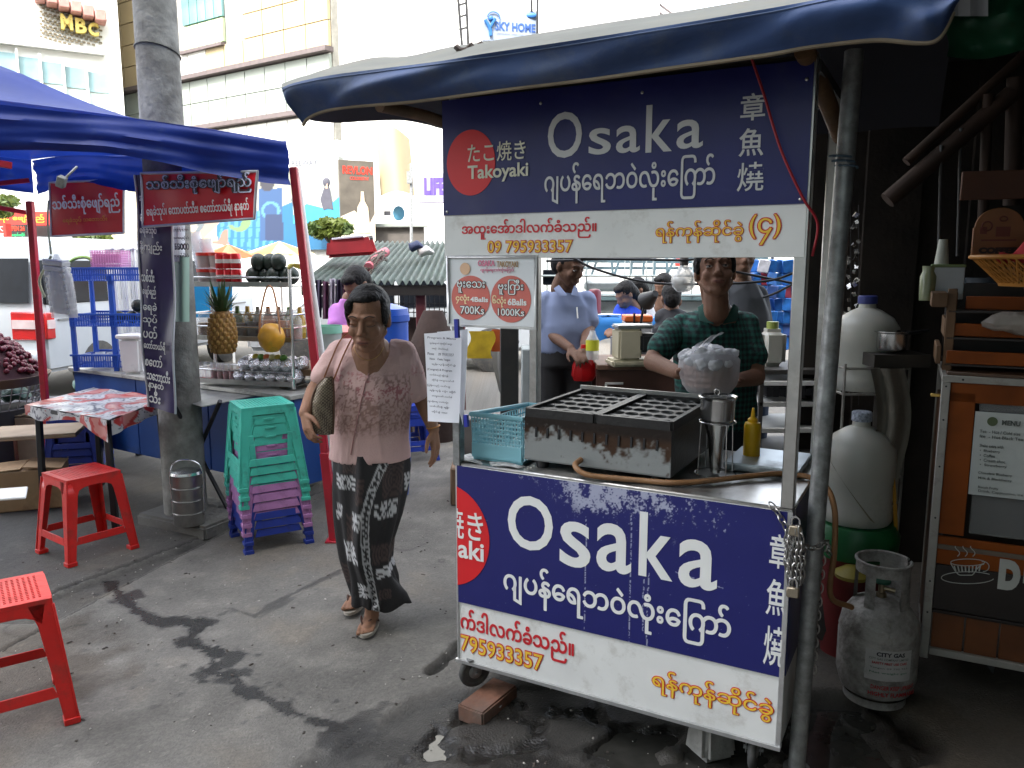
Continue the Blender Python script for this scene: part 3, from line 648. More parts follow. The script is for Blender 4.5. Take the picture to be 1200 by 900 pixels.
# ================================================================ ON THE COUNTER
gr = thing('takoyaki_grill', 'rust-streaked steel gas griddle with two cast iron takoyaki plates', 'grill', C(.245,.035,CH), CA)
gw, gd, gh = .515, .49, .150
GRS = M('griddle_steel', (1,1,1), .38, .55, var=.12, scale=12, attr='tint', bump=.15, bscale=60)
b = B(); b.grid(130, 50, lambda s, t: (gw*s, 0, .03+gh*t)); b.grid(2, 50, lambda s, t: (0, gd*(1-s), .03+gh*t)); b.grid(40, 50, lambda s, t: (gw, gd*s, .03+gh*t)); b.grid(2, 2, lambda s, t: (gw*s, gd, .03+gh*t)); b.grid(2, 2, lambda s, t: (gw*s, gd*t, .03+gh-.002))
gm_ = b.mesh('casing', smooth=0)
def rust(c):
    x, y, z = c.T; n1 = vnoise(c, 12, 1, 4); n2 = vnoise(c, 60, 2, 3); h = (z-.03)/gh
    edge = .60+.10*np.sin(x*9)-.35*np.exp(-((x-.30)/.09)**2)-.25*(x > .46)*np.clip((x-.44)*9,0,1)+(n1-.5)*.35
    r = smooth(h+(n2-.5)*.85, edge-.10, edge+.16); sp = smooth(n2*.6+n1*.4, .62, .70)*.7
    base = np.array([.34,.36,.36]); ru = np.array([.065,.034,.020]); soot = np.array([.025,.018,.015])
    col = base+(ru-base)*np.maximum(r, sp)[:, None]; s2 = (smooth(h, .66, .86)*r)[:, None]; col = col+(soot-col)*s2
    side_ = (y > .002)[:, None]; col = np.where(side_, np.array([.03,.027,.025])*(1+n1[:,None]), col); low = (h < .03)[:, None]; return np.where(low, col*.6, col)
colour(gm_, rust); put('casing', gm_, GRS, gr)
b = B()
for k in range(11): x = .045+k*.0425; b.box((x,-.001,.03+gh*.67),(.007,.006,.034),(0,.03,0))
part('vent_slots', b, BLACK, gr, kind='stuff')
for x in (.05, gw-.05):
    for y in (.04, gd-.04): b = B(); b.cyl((x,y,0), .02, .03, 14, .026); part('foot', b, BLACK, gr)
IRON = M('cast_iron', (.012,.011,.011), .5, 0, var=.4, scale=30, bump=.2, bscale=80)
def plate(nm, x0, w, y0, d, nx_, ny_):
    b = B(); z = .0; rr = min(w/nx_, d/ny_)*.43; N = 16
    for i in range(nx_):
        for j in range(ny_):
            cx, cy = x0+w*(i+.5)/nx_, y0+d*(j+.5)/ny_; hx, hy = w/nx_/2, d/ny_/2; out_ = []; inn_ = []
            for k in range(N):
                t = 2*PI*k/N; c_, s_ = math.cos(t), math.sin(t); m_ = 1/max(abs(c_), abs(s_)); out_.append((cx+hx*c_*m_, cy+hy*s_*m_, z)); inn_.append((cx+rr*c_, cy+rr*s_, z))
            b.add(out_+inn_, [(k,(k+1)%N,N+(k+1)%N,N+k) for k in range(N)])
    for o_, e_ in (((x0,y0),(x0+w,y0)),((x0+w,y0),(x0+w,y0+d)),((x0+w,y0+d),(x0,y0+d)),((x0,y0+d),(x0,y0))): b.bar((o_[0],o_[1],-.004),(e_[0],e_[1],-.004),.016,.03)
    p = part(nm, b, IRON, gr); p.location = (0,0,.03+gh+.018)
    cb = B(); cb.lathe([(0,-rr*.85)]+[(rr*math.sin(PI/2*k/5), -rr*.85*math.cos(PI/2*k/5)) for k in range(1,6)], n=14); cb.lathe([(rr,0),(rr*1.06,.0022),(rr*1.12,0)], n=14); cm_ = cb.mesh('cup')
    for i in range(nx_):
        for j in range(ny_): put('cup', cm_, M('seasoned_iron', (.012,.012,.012), .3, .2, var=.3), p, (x0+w*(i+.5)/nx_, y0+d*(j+.5)/ny_, 0))
    return p
plate('takoyaki_plate', .005, .245, .01, .47, 5, 6); plate('takoyaki_plate', .265, .245, .01, .47, 5, 6)
b = B(); b.box((gw/2,gd-.004,.03+gh+.02),(gw+.01,.008,.045)); part('back_rim', b, STEEL, gr)
hz = bez([C(.455,.036,.925), C(.455,-.01,.915), C(.50,-.02,.893), C(.60,.01,.886), C(.68,.03,.884), C(.77,.045,.886), C(.86,.12,.886), C(.97,.24,.888), C(1.07,.32,.888), C(1.17,.33,.87), C(1.215,.31,.80), C(1.225,.30,.66), C(1.22,.32,.50), C(1.28,.40,.44)], 8)
b = B(); b.tube(hz, .0095, 10); solo('gas_hose', 'tan rubber gas hose running from the griddle across the counter', 'hose', b.W(), M('tan_rubber', (.28,.14,.06), .45, var=.2, dirt=.3))
# batter dispenser: funnel on a wire stand over a tapered cylinder
ds = thing('batter_dispenser', 'stainless batter funnel standing in a wire ring stand beside the griddle', 'funnel', C(.845,.26,CH), CA); ds.scale = (.76,.76,.84)
b = B(); b.lathe([(0,.21),(.062,.215),(.072,.225),(.074,.30),(.08,.312),(.083,.314),(.079,.317),(.07,.31),(.068,.23),(0,.22)], n=36); part('hopper', b, CHROME, ds)
b = B(); b.lathe([(.058,.215),(.036,.15),(.026,.05),(.022,.01),(.018,.01)], n=30); part('cone', b, CHROME, ds)
b = B(); b.tube([(.078*math.cos(t),.078*math.sin(t),.214) for t in np.linspace(0,2*PI,32)[:-1]], .0035, 6, closed=True); part('ring', b, CHROME, ds); b = B(); b.tube([(.088*math.cos(t),.088*math.sin(t),.004) for t in np.linspace(0,2*PI,32)[:-1]], .0035, 6, closed=True); part('base_ring', b, CHROME, ds)
for k in range(4): t = PI/4+k*PI/2; b = B(); b.tube([(.078*math.cos(t),.078*math.sin(t),.214),(.086*math.cos(t),.086*math.sin(t),.004)], .003, 6); part('wire_leg', b, CHROME, ds)
b = B(); b.tube([(-.005+.012*math.cos(t),0,.33+.012*math.sin(t)) for t in np.linspace(0,2*PI,14)[:-1]], .003, 6, closed=True); b.tube([(-.005,0,.318),(-.005,0,.27)], .003, 6); part('valve_rod', b, CHROME, ds)
sb = thing('sauce_bottle', 'yellow plastic squeeze bottle standing on the counter', 'bottle', C(.918,.47,CH), CA); sb.scale = (1,1,1.04)
b = B(); b.lathe([(0,0),(.027,0),(.029,.004),(.029,.128),(.026,.14),(.015,.144)], n=28); YB = M('yellow_bottle', (.70,.42,.01), .35, var=.08, sss=.15); part('bottle', b, YB, sb); b = B(); b.lathe([(.017,.143),(.017,.152),(.008,.160),(.004,.19),(0,.191)], n=20); part('nozzle', b, YB, sb)
# pale blue basket at the left end
PBL = M('pale_blue_plastic', (.22,.48,.56), .4, var=.06)
bsk = thing('blue_basket', 'pale blue openwork plastic basket tipped on the counter left of the griddle', 'basket', C(.03,.05,CH), CA)
b = B()
b.lattice((.0,.0,.012),(.20,0,0),(0,-.01,.155),16,10,.0055,.004); b.lattice((.0,.42,.012),(.20,0,0),(0,.0,.12),12,5,.006,.004)
b.lattice((.0,.0,.012),(0,.42,0),(0,0,.12),20,5,.006,.004); b.lattice((.20,.0,.012),(0,.42,0),(0,0,.12),20,5,.006,.004); b.box((.1,.21,.008),(.20,.42,.01)); part('basket_wall', b, PBL, bsk)
b = B(); b.tube([(0,-.012,.168),(.0,.42,.135),(.20,.42,.135),(.20,-.012,.168)], .009, 8, closed=True); b.box((.1,-.006,.04),(.20,.008,.05)); part('rim', b, PBL, bsk)
b = B(); b.grid(12, 10, lambda s, t: tuple(C(-.02+.26*s, .0+.11*t, CH+.003+.004*math.sin(9*s+3*t)))); solo('newsprint', 'crumpled printed paper lying under the pale blue basket', 'paper', b.W(), M('news_paper', (.5,.48,.47), .8, var=.5, scale=40), smooth=60)
tr = thing('steel_tray', 'pale metal tray at the right back of the counter', 'tray', C(.98,.46,CH), CA); b = B(); b.box((0,0,.015),(.24,.26,.03),taper=1.06); part('pan', b, M('dull_tray', (.5,.56,.60), .35, .6, dirt=.3), tr, bev=.006)
# chain and padlocks round the right post
lk = B(); lk.tube([(.0085*math.cos(t)*1.0,0,.014*math.sin(t)*1.15) for t in np.linspace(0,2*PI,14)[:-1]], .0024, 6, closed=True); lm = lk.mesh('link')
ch = thing('chain', 'steel chain wound round the cart post and the galvanised pole', 'chain', C(1.13,-.02,.84))
DCH = M('dark_chrome', (.35,.34,.32), .3, 1, var=.3)
def chain(pts):
    ps = bez(pts, 10); L = [0]
    for a_, c_ in zip(ps, ps[1:]): L.append(L[-1]+(c_-a_).length)
    n_ = int(L[-1]/.022)
    for k in range(n_):
        d = (k+.5)*.022; i = max(j for j in range(len(L)) if L[j] <= d); i = min(i, len(ps)-2)
        p_ = ps[i].lerp(ps[i+1], (d-L[i])/max(1e-6, L[i+1]-L[i])); t = (ps[i+1]-ps[i]).normalized()
        q = t.to_track_quat('Z','Y') @ Euler((0,0,(k%2)*PI/2+.4)).to_quaternion(); o = put('link', lm, DCH, ch); o.location = p_-ch.location; o.rotation_euler = q.to_euler()
chain([CP(903,590,-.02), CP(918,612,-.035), CP(928,640,-.04)])
for k in range(5): chain([CP(925+k*3,618,-.04-.01*k), CP(921+k*5,650,-.045-.008*k), CP(927+k*3,690,-.05)])
chain([CP(934,640,-.05), P(955,642,2.2), P(968,636,2.22), P(972,650,2.26)]); chain([P(966,628,2.3), P(962,680,2.3), P(956,745,2.3), P(953,790,2.3)])
for lb, x, y in (('upper steel padlock on the chain', 932, 622), ('lower worn padlock hanging from the chain', 929, 694)):
    pl = thing('padlock', lb, 'padlock', CP(x, y, -.07), CA); b = B(); b.box((0,0,0),(.034,.016,.03)); part('lock_body', b, M('worn_brass', (.32,.27,.2), .4, .8, dirt=.4), pl, bev=.003)
    b = B(); b.tube([(-.011,0,.012)]+[(.011*math.cos(t),0,.028+.012*math.sin(t)) for t in np.linspace(PI,0,9)]+[(.011,0,.012)], .0035, 6); part('shackle', b, CHROME, pl)
# brick under the left wheel, broken concrete under the right
BRK = M('old_brick', (.20,.09,.055), .9, var=.3, scale=14, bump=.6, bscale=40, dirt=.5, dcol=(.10,.09,.08))
def rough(k, f): return lambda v: v+Vector((k*math.sin(f*v.y+3*v.z*f), k*math.sin(f*v.x*1.3+1), k*math.sin(f*(v.x+v.y))))
c_ = G(572,826,0); b = B()
for i in range(1): b.box((0,0,0),(.11,.23,.064))
solo('brick', 'worn red brick lying against the cart\'s left wheel', 'brick', b, BRK, (c_.x+.0,c_.y+.04,-.014), -.55, bev=.006, seg=2, warp=rough(.0025,60))
c_ = G(835,880,0); b = B(); b.box((0,0,.06),(.135,.13,.15),taper=.82)
solo('concrete_block', 'pale lump of broken concrete wedged beneath the cart\'s right front corner', 'concrete lump', b, M('broken_concrete', (.33,.32,.30), .9, var=.2, bump=1, bscale=35, dirt=.4, dcol=(.15,.14,.13)), (c_.x+.0,c_.y+.06,-.03), .4, bev=.02, seg=3, warp=rough(.008,45))
# ================================================================ BLUE GAZEBO TENT
TA, TB = Vector((-1.03,4.42,0)), Vector((-3.25,5.55,0)); KA = Vector((-1.19,4.33,0)); TD = KA+Vector((-.833,-.553,0))*2.65; TC = TB+(TD-KA)
TARP = thin(M('blue_tent_cloth', (.010,.035,.26), .42, var=.18, scale=2.5, bump=.25, bscale=6, dirt=.2, dcol=(.05,.08,.25), dscale=5), .3)
TRED = M('red_tent_paint', (.42,.012,.03), .4, var=.2, dirt=.35, dcol=(.12,.03,.03), dscale=12)
tent = thing('gazebo_tent', 'blue pop-up gazebo with folded valance on red legs, over the juice stall', 'tent', TA)
EAVE, PEAK = 2.20, 2.74
def ez(p): return EAVE+.052*((p.x-KA.x)*-.833+(p.y-KA.y)*-.553)
def canopy(s, t):
    a, b_ = 2*s-1, 2*t-1; m = max(abs(a), abs(b_)); f = (1-m)
    p = KA.lerp(TB, s).lerp(TD.lerp(TC, s), t)
    z = ez(p)+(PEAK-EAVE)*(f**1.35) - .07*math.sin(PI*min(1, f*1.6))*(1-abs(abs(a)-abs(b_)))
    return (p.x, p.y, z+.012*math.sin(9*s+5*t))
b = B(); b.grid(36, 36, canopy); part('canopy', b.W(), TARP, tent, smooth=35)
def valance(p, q, d, seed):
    out = Vector((q.y-p.y, p.x-q.x, 0)).normalized()
    c_ = (KA+TC)/2
    if out.dot((p+q)/2-c_) < 0: out = -out
    def f(s, t):
        r_ = p.lerp(q, s); e = math.sin(PI*s)
        w = .02*math.sin(23*s+seed)+.012*math.sin(57*s+2*seed)
        sag = .0*math.sin(PI*s)+.012*math.sin(9*s+seed)
        z = ez(r_) + .012*math.sin(9*s) - t*(d+.02*math.sin(11*s+seed)) - sag*t
        bul = .022*math.sin(PI*min(1,t*1.1)) + .009*math.sin(2*PI*(t*1.9+.9*s)+seed)*min(1,t*3) + .006*math.sin(2*PI*(t*3.4-1.7*s)) + .02*math.sin(7*t+4*s+seed)*t
        pp_ = r_+out*(bul+w*t); return (pp_.x, pp_.y, z)
    b = B(); b.grid(70, 12, f); return b
for p, q, sd_ in ((KA,TD,1),(TB,KA,2.3),(TC,TB,4),(TD,TC,5.5)):
    part('valance', valance(p, q, .20, sd_).W(), TARP, tent, smooth=60)
top_a = P(344, 196, 4.36)
legs = [(G(392,634), top_a), (TB, TB+Vector((0,0,EAVE))), (TC, TC+Vector((0,0,EAVE))), (TD, TD+Vector((0,0,EAVE)))]
legs[1] = (G(60,560), P(35,236,5.35))
for a_, c_ in legs:
    b = B(); b.bar(a_, c_, .042); part('leg', b.W(), TRED, tent, bev=.005)
    b = B(); b.bar(a_, a_+Vector((0,0,.012)), .09); b.bar(a_+Vector((0,0,.012)), a_.lerp(c_, .25), .05); part('foot', b.W(), TRED, tent, bev=.003)
def truss(p, q, z0, z1, n=2):
    for k in range(n):
        a_, c_ = p.lerp(q, k/n), p.lerp(q, (k+1)/n)
        for u, v in ((z0,z1),(z1,z0)):
            b = B(); b.bar(a_+Vector((0,0,u)), c_+Vector((0,0,v)), .022, .03); part('truss_bar', b.W(), TRED, tent, bev=.003)
inn = lambda p: p.lerp((KA+TC)/2, .03)
truss(inn(KA).lerp(inn(TD),.46), inn(TD), 2.0, 2.18, 1); truss(inn(TB), inn(TC), 1.9, 2.12)
b = B(); b.bar(inn(KA).lerp(inn(TD),.30)+Vector((0,0,2.10)), inn(TD)+Vector((0,0,2.10)), .026); part('truss_bar', b.W(), TRED, tent)
b = B(); q = P(72,213,3.6); b.box(q, (.035,.035,.05), (.3,.4,.2)); b.bar(q, q+Vector((.06,.03,.07)), .010); part('truss_joint', b.W(), GALV, tent, bev=.004)
# white pipe strapped to the red leg
b = B(); b.tube([P(346,203,4.47), P(375,412,4.5), P(383,470,4.5), P(396,560,4.55)], .026, 12)
solo('support_pipe', 'white painted pipe strapped alongside the red tent leg behind the walking woman', 'pipe', b.W(), WHITE)
b = B(); b.tube([P(349,312,4.42)+Vector((.05*math.cos(t),.05*math.sin(t),.01*math.sin(3*t))) for t in np.linspace(0,2*PI,16)[:-1]], .008, 6, closed=True)
solo('tape_tie', 'yellow tape tied round the red tent leg and white pipe', 'tape', b.W(), M('yellow_tape', (.55,.50,.10), .6))
# ---------------------------------------------------------------- utility pole with its footing and papers
pb0 = G(209,612,.03); pole = thing('utility_pole', 'grey concrete utility pole rising behind the blue tent', 'utility pole', (pb0.x,pb0.y+.12,0))
PC = M('pole_concrete', (.235,.23,.21), .85, var=.35, scale=9, bump=.9, bscale=22, dirt=.55, dcol=(.11,.10,.09), dscale=4)
ptop = P(181, 0, 4.86)
b = B(); L_ = (ptop-Vector((pb0.x,pb0.y+.12,0))); b.tube([Vector((0,0,0)), L_*.5, L_, L_*1.9], [.125,.122,.118,.1], 32); part('shaft', b, PC, pole)
b = B(); b.tube([L_*.905+Vector((.123*math.cos(t),.123*math.sin(t),.03*math.cos(t+2))) for t in np.linspace(0,2*PI,24)[:-1]], .004, 5, closed=True); part('wire_band', b, BLACK, pole)
b = B(); c_ = G(222,616,0); 
def fw(v): return v+Vector((.012*math.sin(31*v.y),.012*math.sin(27*v.x),.006*math.sin(40*v.x+20*v.y)))
b.box((0,0,0.02), (.56,.46,.09), (0,0,-.45)); o = solo('footing_slab', 'broken concrete slab at the foot of the utility pole', 'slab', b, M('footing_concrete', (.17,.165,.15), .9, bump=.9, bscale=30, dirt=.4), (c_.x+.02, c_.y+.12, 0), bev=.015, seg=2, warp=fw)
# banners
PUR = M('purple_vinyl', (.035,.022,.10), .32, var=.15, bump=.2, bscale=5)
bn = thing('vertical_banner', 'tall dark purple banner with white Burmese lettering hanging in front of the pole', 'banner', (pb0.x, 4.5, 0))
def BNP(s, t):
    l = P(lerp(158,173,t), lerp(205,477,t), 4.50); r_ = P(lerp(201,206,t), lerp(205,485,t), 4.44); p_ = l.lerp(r_, s); p_.y += .012*math.sin(5*s+7*t)+.01*math.sin(15*t); return p_
b = B(); b.grid(10, 40, BNP); part('vinyl', b.W(), PUR, bn, smooth=60)
for s in (.0, 1):
    b = B(); b.tube([BNP(s, t/20)+Vector((0,-.004,0)) for t in range(21)], .007, 6); part('hem', b.W(), M('silver_hem', (.5,.5,.55), .35, .4), bn)
for i, (t, s_, sz) in enumerate(((.10,'အထူးဘကျေးသုပ်',.5),(.17,'ထောပတ်သီး',.5),(.24,'ရေခဲသုပ်',.4),(.31,'နို့ကျည်း',.5),(.43,'သစ်သီး',.3),(.50,'ဖျော်ရည်',.3),(.57,'ရေခဲ',.3),(.62,'သုပ်',.3),(.67,'ပတ်',.3),(.73,'တော်ဘယ်ရီ',.5),(.79,'စတော်',.4),(.85,'သဘောသီး',.6),(.90,'နာနတ်',.4),(.95,'သီး',.3))):
    l, r_ = BNP(.08, t), BNP(.08+1.35*sz if .08+1.35*sz < .95 else .95, t); fr = frame(l+Vector((0,-.016,0)), r_-l)
    w_ = (r_-l).length; text(s_, .1, LETW, bn, fr, .002, fit=(0, w_, -.035, .035))
for x0, x1, y0, y1, nm, m_, lb in ((200,217,263,307,'notice_paper',PAP,'white paper notice reading 15000 taped to the concrete pole'),(203,222,300,377,'green_notice',M('pale_green_paper', (.28,.42,.34), .6, var=.1),'pale green paper taped on the pole below the white notice')):
    q = thing('pole_notice', lb, 'notice', P((x0+x1)/2,y1,4.52))
    b = B(); b.grid(6, 6, lambda s, t: P(lerp(x0,x1,s), lerp(y0,y1,t), 4.6-.06*math.sin(PI*s))); part('sheet', b.W(), m_, q, smooth=60)
    if 'white' in lb:
        for k, s_ in enumerate(('ရန်ကုန် သုပ်','အမည်','15000','လက်ခံ')):
            l = P(x0+2, 269+k*10, 4.53); text(s_, .1, GRP, q, frame(l, (1,0,0)), .001, fit=(0,.08,-.012-.006*(k==2),.012+.006*(k==2)))
# red banners of the juice stall
RB = M('red_banner_vinyl', (.66,.016,.028), .3, var=.12, scale=3, bump=.2, bscale=4)
def banner(nm, lb, pts, Ys, lines, seed=0, edge=True):
    t_ = thing(nm, lb, 'banner', P((pts[0][0]+pts[1][0])/2, pts[2][1], sum(Ys)/2))
    c4 = [P(pts[0][0],pts[0][1],Ys[0]), P(pts[1][0],pts[1][1],Ys[1]), P(pts[2][0],pts[2][1],Ys[1]), P(pts[3][0],pts[3][1],Ys[0])]
    def f(s, t): p_ = c4[0].lerp(c4[1], s).lerp(c4[3].lerp(c4[2], s), t); p_.y += .012*math.sin(9*s+seed)*math.sin(PI*t+.4); return p_
    b = B(); b.grid(16, 8, f); part('vinyl', b.W(), RB, t_, smooth=60)
    if edge:
        b = B(); ps = [f(s/16,0) for s in range(17)]+[f(1,s/8) for s in range(1,9)]+[f(1-s/16,1) for s in range(1,17)]+[f(0,1-s/8) for s in range(1,8)]
        b.tube(ps, .008, 6, closed=True); part('border', b.W(), MC['silver_hem'], t_)
    for s_, s0, s1, t0, t1, m_, bd in lines:
        l, r_ = f(s0,(t0+t1)/2), f(s1,(t0+t1)/2); h = (f(s0,t0)-f(s0,t1)).length/2
        text(s_, .1, m_, t_, frame(l+Vector((0,-.022,0)), r_-l), bd, fit=(0,(r_-l).length,-h,h))
    return t_
LAV = M('lavender_lettering', (.60,.60,.78), .5)
banner('shop_banner', 'red banner with two lines of pale Burmese lettering under the tent edge', [(165,203),(302,201),(298,256),(168,266)], (4.36,4.16), [('သစ်သီးစုံဖျော်ရည်',.05,.97,.05,.42,DKL,.012),('သစ်သီးစုံဖျော်ရည်',.05,.97,.05,.42,LAV,.004),('ရေခဲသုပ်၊ ထောပတ်သီး၊ စတော်ဘယ်ရီ၊ နာနတ်',.05,.96,.58,.90,LETW,.002)], 1)
banner('fruit_banner', 'shaded red banner with white lettering and fruit print at the tent back', [(58,214),(146,210),(145,273),(60,277)], (5.3,5.2), [('သစ်သီးစုံဖျော်ရည်',.06,.97,.25,.62,LETW,.003),('ရေခဲသုပ် သဘောသီး',.2,.8,.66,.80,M('orange_print',(.7,.25,.03)),.002)], 3)
# ---------------------------------------------------------------- hanging bag of egg cartons
hb = thing('hanging_bag', 'clear bag of white foam boxes hanging on a cord from the tent', 'bag', P(66,372,4.7))
FOAM = M('foam_white', (.62,.62,.64), .5, var=.05)
for k in range(9):
    y0 = 308+k*7; q = P(66+k*1.1, y0, 4.7); b = B(); b.box(q, (.115,.10,.032), (0,.14,0)); part('foam_box', b.W(), FOAM, hb, bev=.006)
BAGM = M('clear_bag', (.85,.85,.88), .25, var=.03, alpha=.38, bump=.8, bscale=18)
b = B(); b.loft([((P(66+(z-300)*.14, z, 4.7).x, 4.7, P(66, z, 4.7).z), w, w*.85) for z, w in ((372,.072),(350,.076),(325,.073),(312,.05),(303,.02),(298,.012))], 20); part('bag_film', b.W(), BAGM, hb)
b = B(); b.tube(bez([P(60,298,4.7), P(56,262,4.72), P(57,235,4.75)], 4), .006, 5); b.tube(bez([P(60,300,4.7), P(52,315,4.7), P(46,330,4.72), P(52,348,4.7)], 4), .008, 5); part('cord', b.W(), M('pale_cord', (.5,.52,.35), .7), hb)
# ================================================================ JUICE STALL
JL, JR = G(84,430,.78), G(340,463,.78); JU = (JR-JL).normalized(); JV = Vector((-JU.y, JU.x, 0)); JW = (JR-JL).length
JA_ = math.atan2(JU.y, JU.x)
def J(u, v, z): return Vector((JL.x,JL.y,0))+JU*u+JV*v+Vector((0,0,z))
BLUEP = M('blue_cabinet_paint', (.008,.055,.24), .4, var=.2, scale=2, dirt=.3, dcol=(.02,.03,.06))
js = thing('juice_cart', 'blue juice stall cabinet with a pale metal worktop under the gazebo', 'market stall', J(0,0,0), JA_)
b = B(); b.box((JW/2,.27,.765), (JW+.04,.58,.03)); part('worktop', b, M('worn_worktop', (.42,.41,.38), .45, .4, dirt=.5, dscale=6), js, bev=.004)
for k in range(3):
    b = B(); b.box((JW*(k+.5)/3,.02,.47), (JW/3-.01,.02,.55)); part('panel', b, BLUEP, js, bev=.003)
b = B(); b.box((.01,.27,.47),(.02,.48,.55)); part('panel', b, BLUEP, js); b = B(); b.box((JW-.01,.27,.47),(.02,.48,.55)); part('panel', b, BLUEP, js)
for u in (.06, JW-.06):
    for v in (.06,.46): b = B(); b.box((u,v,.1), (.04,.04,.2)); part('leg', b, BLACK, js)
# folding metal flap with its diagonal struts
fl = thing('metal_flap', 'bare sheet metal flap shelf held on black struts beside the pole', 'shelf', G(240,478,.72))
b = B(); q = [G(178,460,.74), G(238,476,.74), G(352,452,.76), G(300,444,.76)]
b.add([tuple(v) for v in q]+[tuple(v-Vector((0,0,.006))) for v in q], [(0,1,2,3),(7,6,5,4),(0,4,5,1),(1,5,6,2),(2,6,7,3),(3,7,4,0)]); part('sheet', b.W(), M('scuffed_zinc', (.5,.5,.5), .4, .7, var=.3, dirt=.4), fl)
for a_, c_ in ((P(206,478,4.6), P(240,545,4.9)), (P(258,470,4.6), P(232,530,4.9)), (P(240,545,4.9), P(278,618,4.7)), (P(232,530,4.9), P(228,600,4.9))):
    b = B(); b.tube([a_, c_], .013, 8); part('strut', b.W(), BLACK, fl)
# ---------------------------------------------------------------- chrome rack on the stall and what stands on it
RK0 = G(226,450,.79); RKA = math.atan2((G(345,456,.79)-RK0).y, (G(345,456,.79)-RK0).x)
RK = thing('wire_rack', 'chromed three-tier wire rack holding jars, pineapple and papaya', 'rack', RK0, RKA)
RW, RD_ = (G(345,456,.79)-RK0).length, .24
for x in (0, RW):
    for y in (0, RD_): b = B(); b.tube([(x,y,0),(x,y,.75)], .011, 8); b.ell((x,y,.76),(.014,.014,.014),8,k=5); part('post', b, CHROME, RK)
for z, nm in ((.015,'shelf'),(.295,'shelf'),(.635,'shelf')):
    b = B(); b.box((RW/2,RD_/2,z), (RW,RD_,.008)); b.box((RW/2,0,z+.012), (RW,.01,.03)); part(nm, b, M('rack_steel', (.38,.38,.36), .35, .9, dirt=.3), RK)
for z in (.10,.38,.46,.69):
    b = B(); b.tube([(0,0,z),(RW,0,z)], .005, 6); b.tube([(0,0,z),(0,RD_,z)], .005, 6); b.tube([(RW,0,z),(RW,RD_,z)], .005, 6); b.tube([(0,RD_,z),(RW,RD_,z)], .005, 6); part('rail', b, CHROME, RK)
ZS = lambda z: z*1.25
def RKW(x, y, z): return RK0+Matrix.Rotation(RKA,3,'Z')@Vector((x*RW/1.02, y*.8, {.02:.02,.24:.30,.50:.64}.get(z, z if z < .2 else (.30+z-.24 if z < .5 else .64+z-.50))))
def lath(nm, lb, cat, prof, m, loc, n=20, group=None, parts=(), **kw):
    t_ = thing(nm, lb, cat, loc, 0, group); b = B(); b.lathe(prof, n=n); part('body', b, m, t_, **kw)
    for pn, pr, pm in parts: b = B(); b.lathe(pr, n=n); part(pn, b, pm, t_)
    return t_
LIDR = M('red_lid', (.62,.035,.02), .4); TUBP = M('milky_tub', (.55,.45,.42), .35, var=.1, alpha=.9); CAN = M('red_can_paint', (.55,.015,.02), .3, .3, var=.15); CANTOP = ALU
place_w = ('at the rack left end','second from the rack left end')
for lv in (0, 1):
    for k in range(3 if lv == 0 else 2):
        lath('plastic_tub', ('lower' if lv == 0 else 'upper')+' red-lidded plastic tub '+('at the left end of the rack top','beside the leftmost tubs on the rack top','third along the rack top, by the cans')[k], 'tub', [(0,0),(.048,0),(.055,.075),(0,.075)], TUBP, RKW(.09+.125*k,.14,.505+.105*lv), parts=[('lid', [(0,.075),(.059,.075),(.059,.095),(0,.095)], LIDR)], group='red-lidded tubs on the rack')
for lv in (0, 1):
    for k in range(3):
        lath('drink_can', ('lower' if lv == 0 else 'upper')+' red drink can, '+('left of the three by the tubs','middle of the three by the tubs','right of the three, nearest the avocados')[k], 'can', [(0,0),(.03,0),(.033,.006),(.033,.085),(.028,.095),(0,.095)], CAN, RKW(.30+.075*k,.07,.505+.098*lv), n=14, parts=[('label_band', [(.0335,.035),(.0335,.06)], M('can_band',(.7,.65,.6),.4))], group='red cans stacked on the rack')
AVO = M('dark_avocado_skin', (.012,.022,.014), .4, var=.4, scale=30, bump=.3, bscale=90)
av = [(.60,0),(.70,0),(.80,0),(.90,0),(.655,1),(.75,1),(.85,1),(.95,0)]
for i, (x, l) in enumerate(av):
    b = B(); b.ell((0,0,.055), (.05,.048,.056), 14)
    solo('avocado', ('leftmost of the dark avocados on the rack top','dark avocado second from left, bottom row','dark avocado third from left, bottom row','dark avocado fourth from left, bottom row','upper left dark avocado of the heap','upper middle dark avocado of the heap','upper right dark avocado of the heap','greenish avocado at the right end of the rack')[i], 'avocado', b, AVO, RKW(x,.1+.03*(i%2),.505+.085*l), group='avocados on the rack top')
# watermelon-green tray front under the avocados
# pineapple
pn = thing('pineapple', 'ripe pineapple with a tall green crown standing in the rack', 'pineapple', P(262,415,4.9)); pn.scale = (1.2,1.2,1.32)
b = B(); b.lathe([(0,0),(.05,.005),(.068,.05),(.07,.1),(.062,.16),(.04,.2),(0,.205)], n=24)
PIN = M('pineapple_skin', (.30,.15,.035), .6, var=.5, scale=45, bump=1, bscale=45)
part('fruit_body', b, PIN, pn)
eye = B(); eye.ell((0,0,0),(.011,.007,.012),6,k=4); em = eye.mesh('eye')
for r_ in range(9):
    for k in range(12):
        z = .02+r_*.02; t = 2*PI*(k+.5*(r_%2))/12; rr2 = np.interp(z,[0,.05,.1,.16,.2],[.052,.068,.07,.062,.042]); put('eye', em, M('pineapple_eye', (.36,.20,.05), .6, var=.4), pn, (rr2*math.cos(t),rr2*math.sin(t),z), (0,0,t+PI/2))
LEAFG = M('crown_leaf', (.05,.10,.03), .5, var=.4)
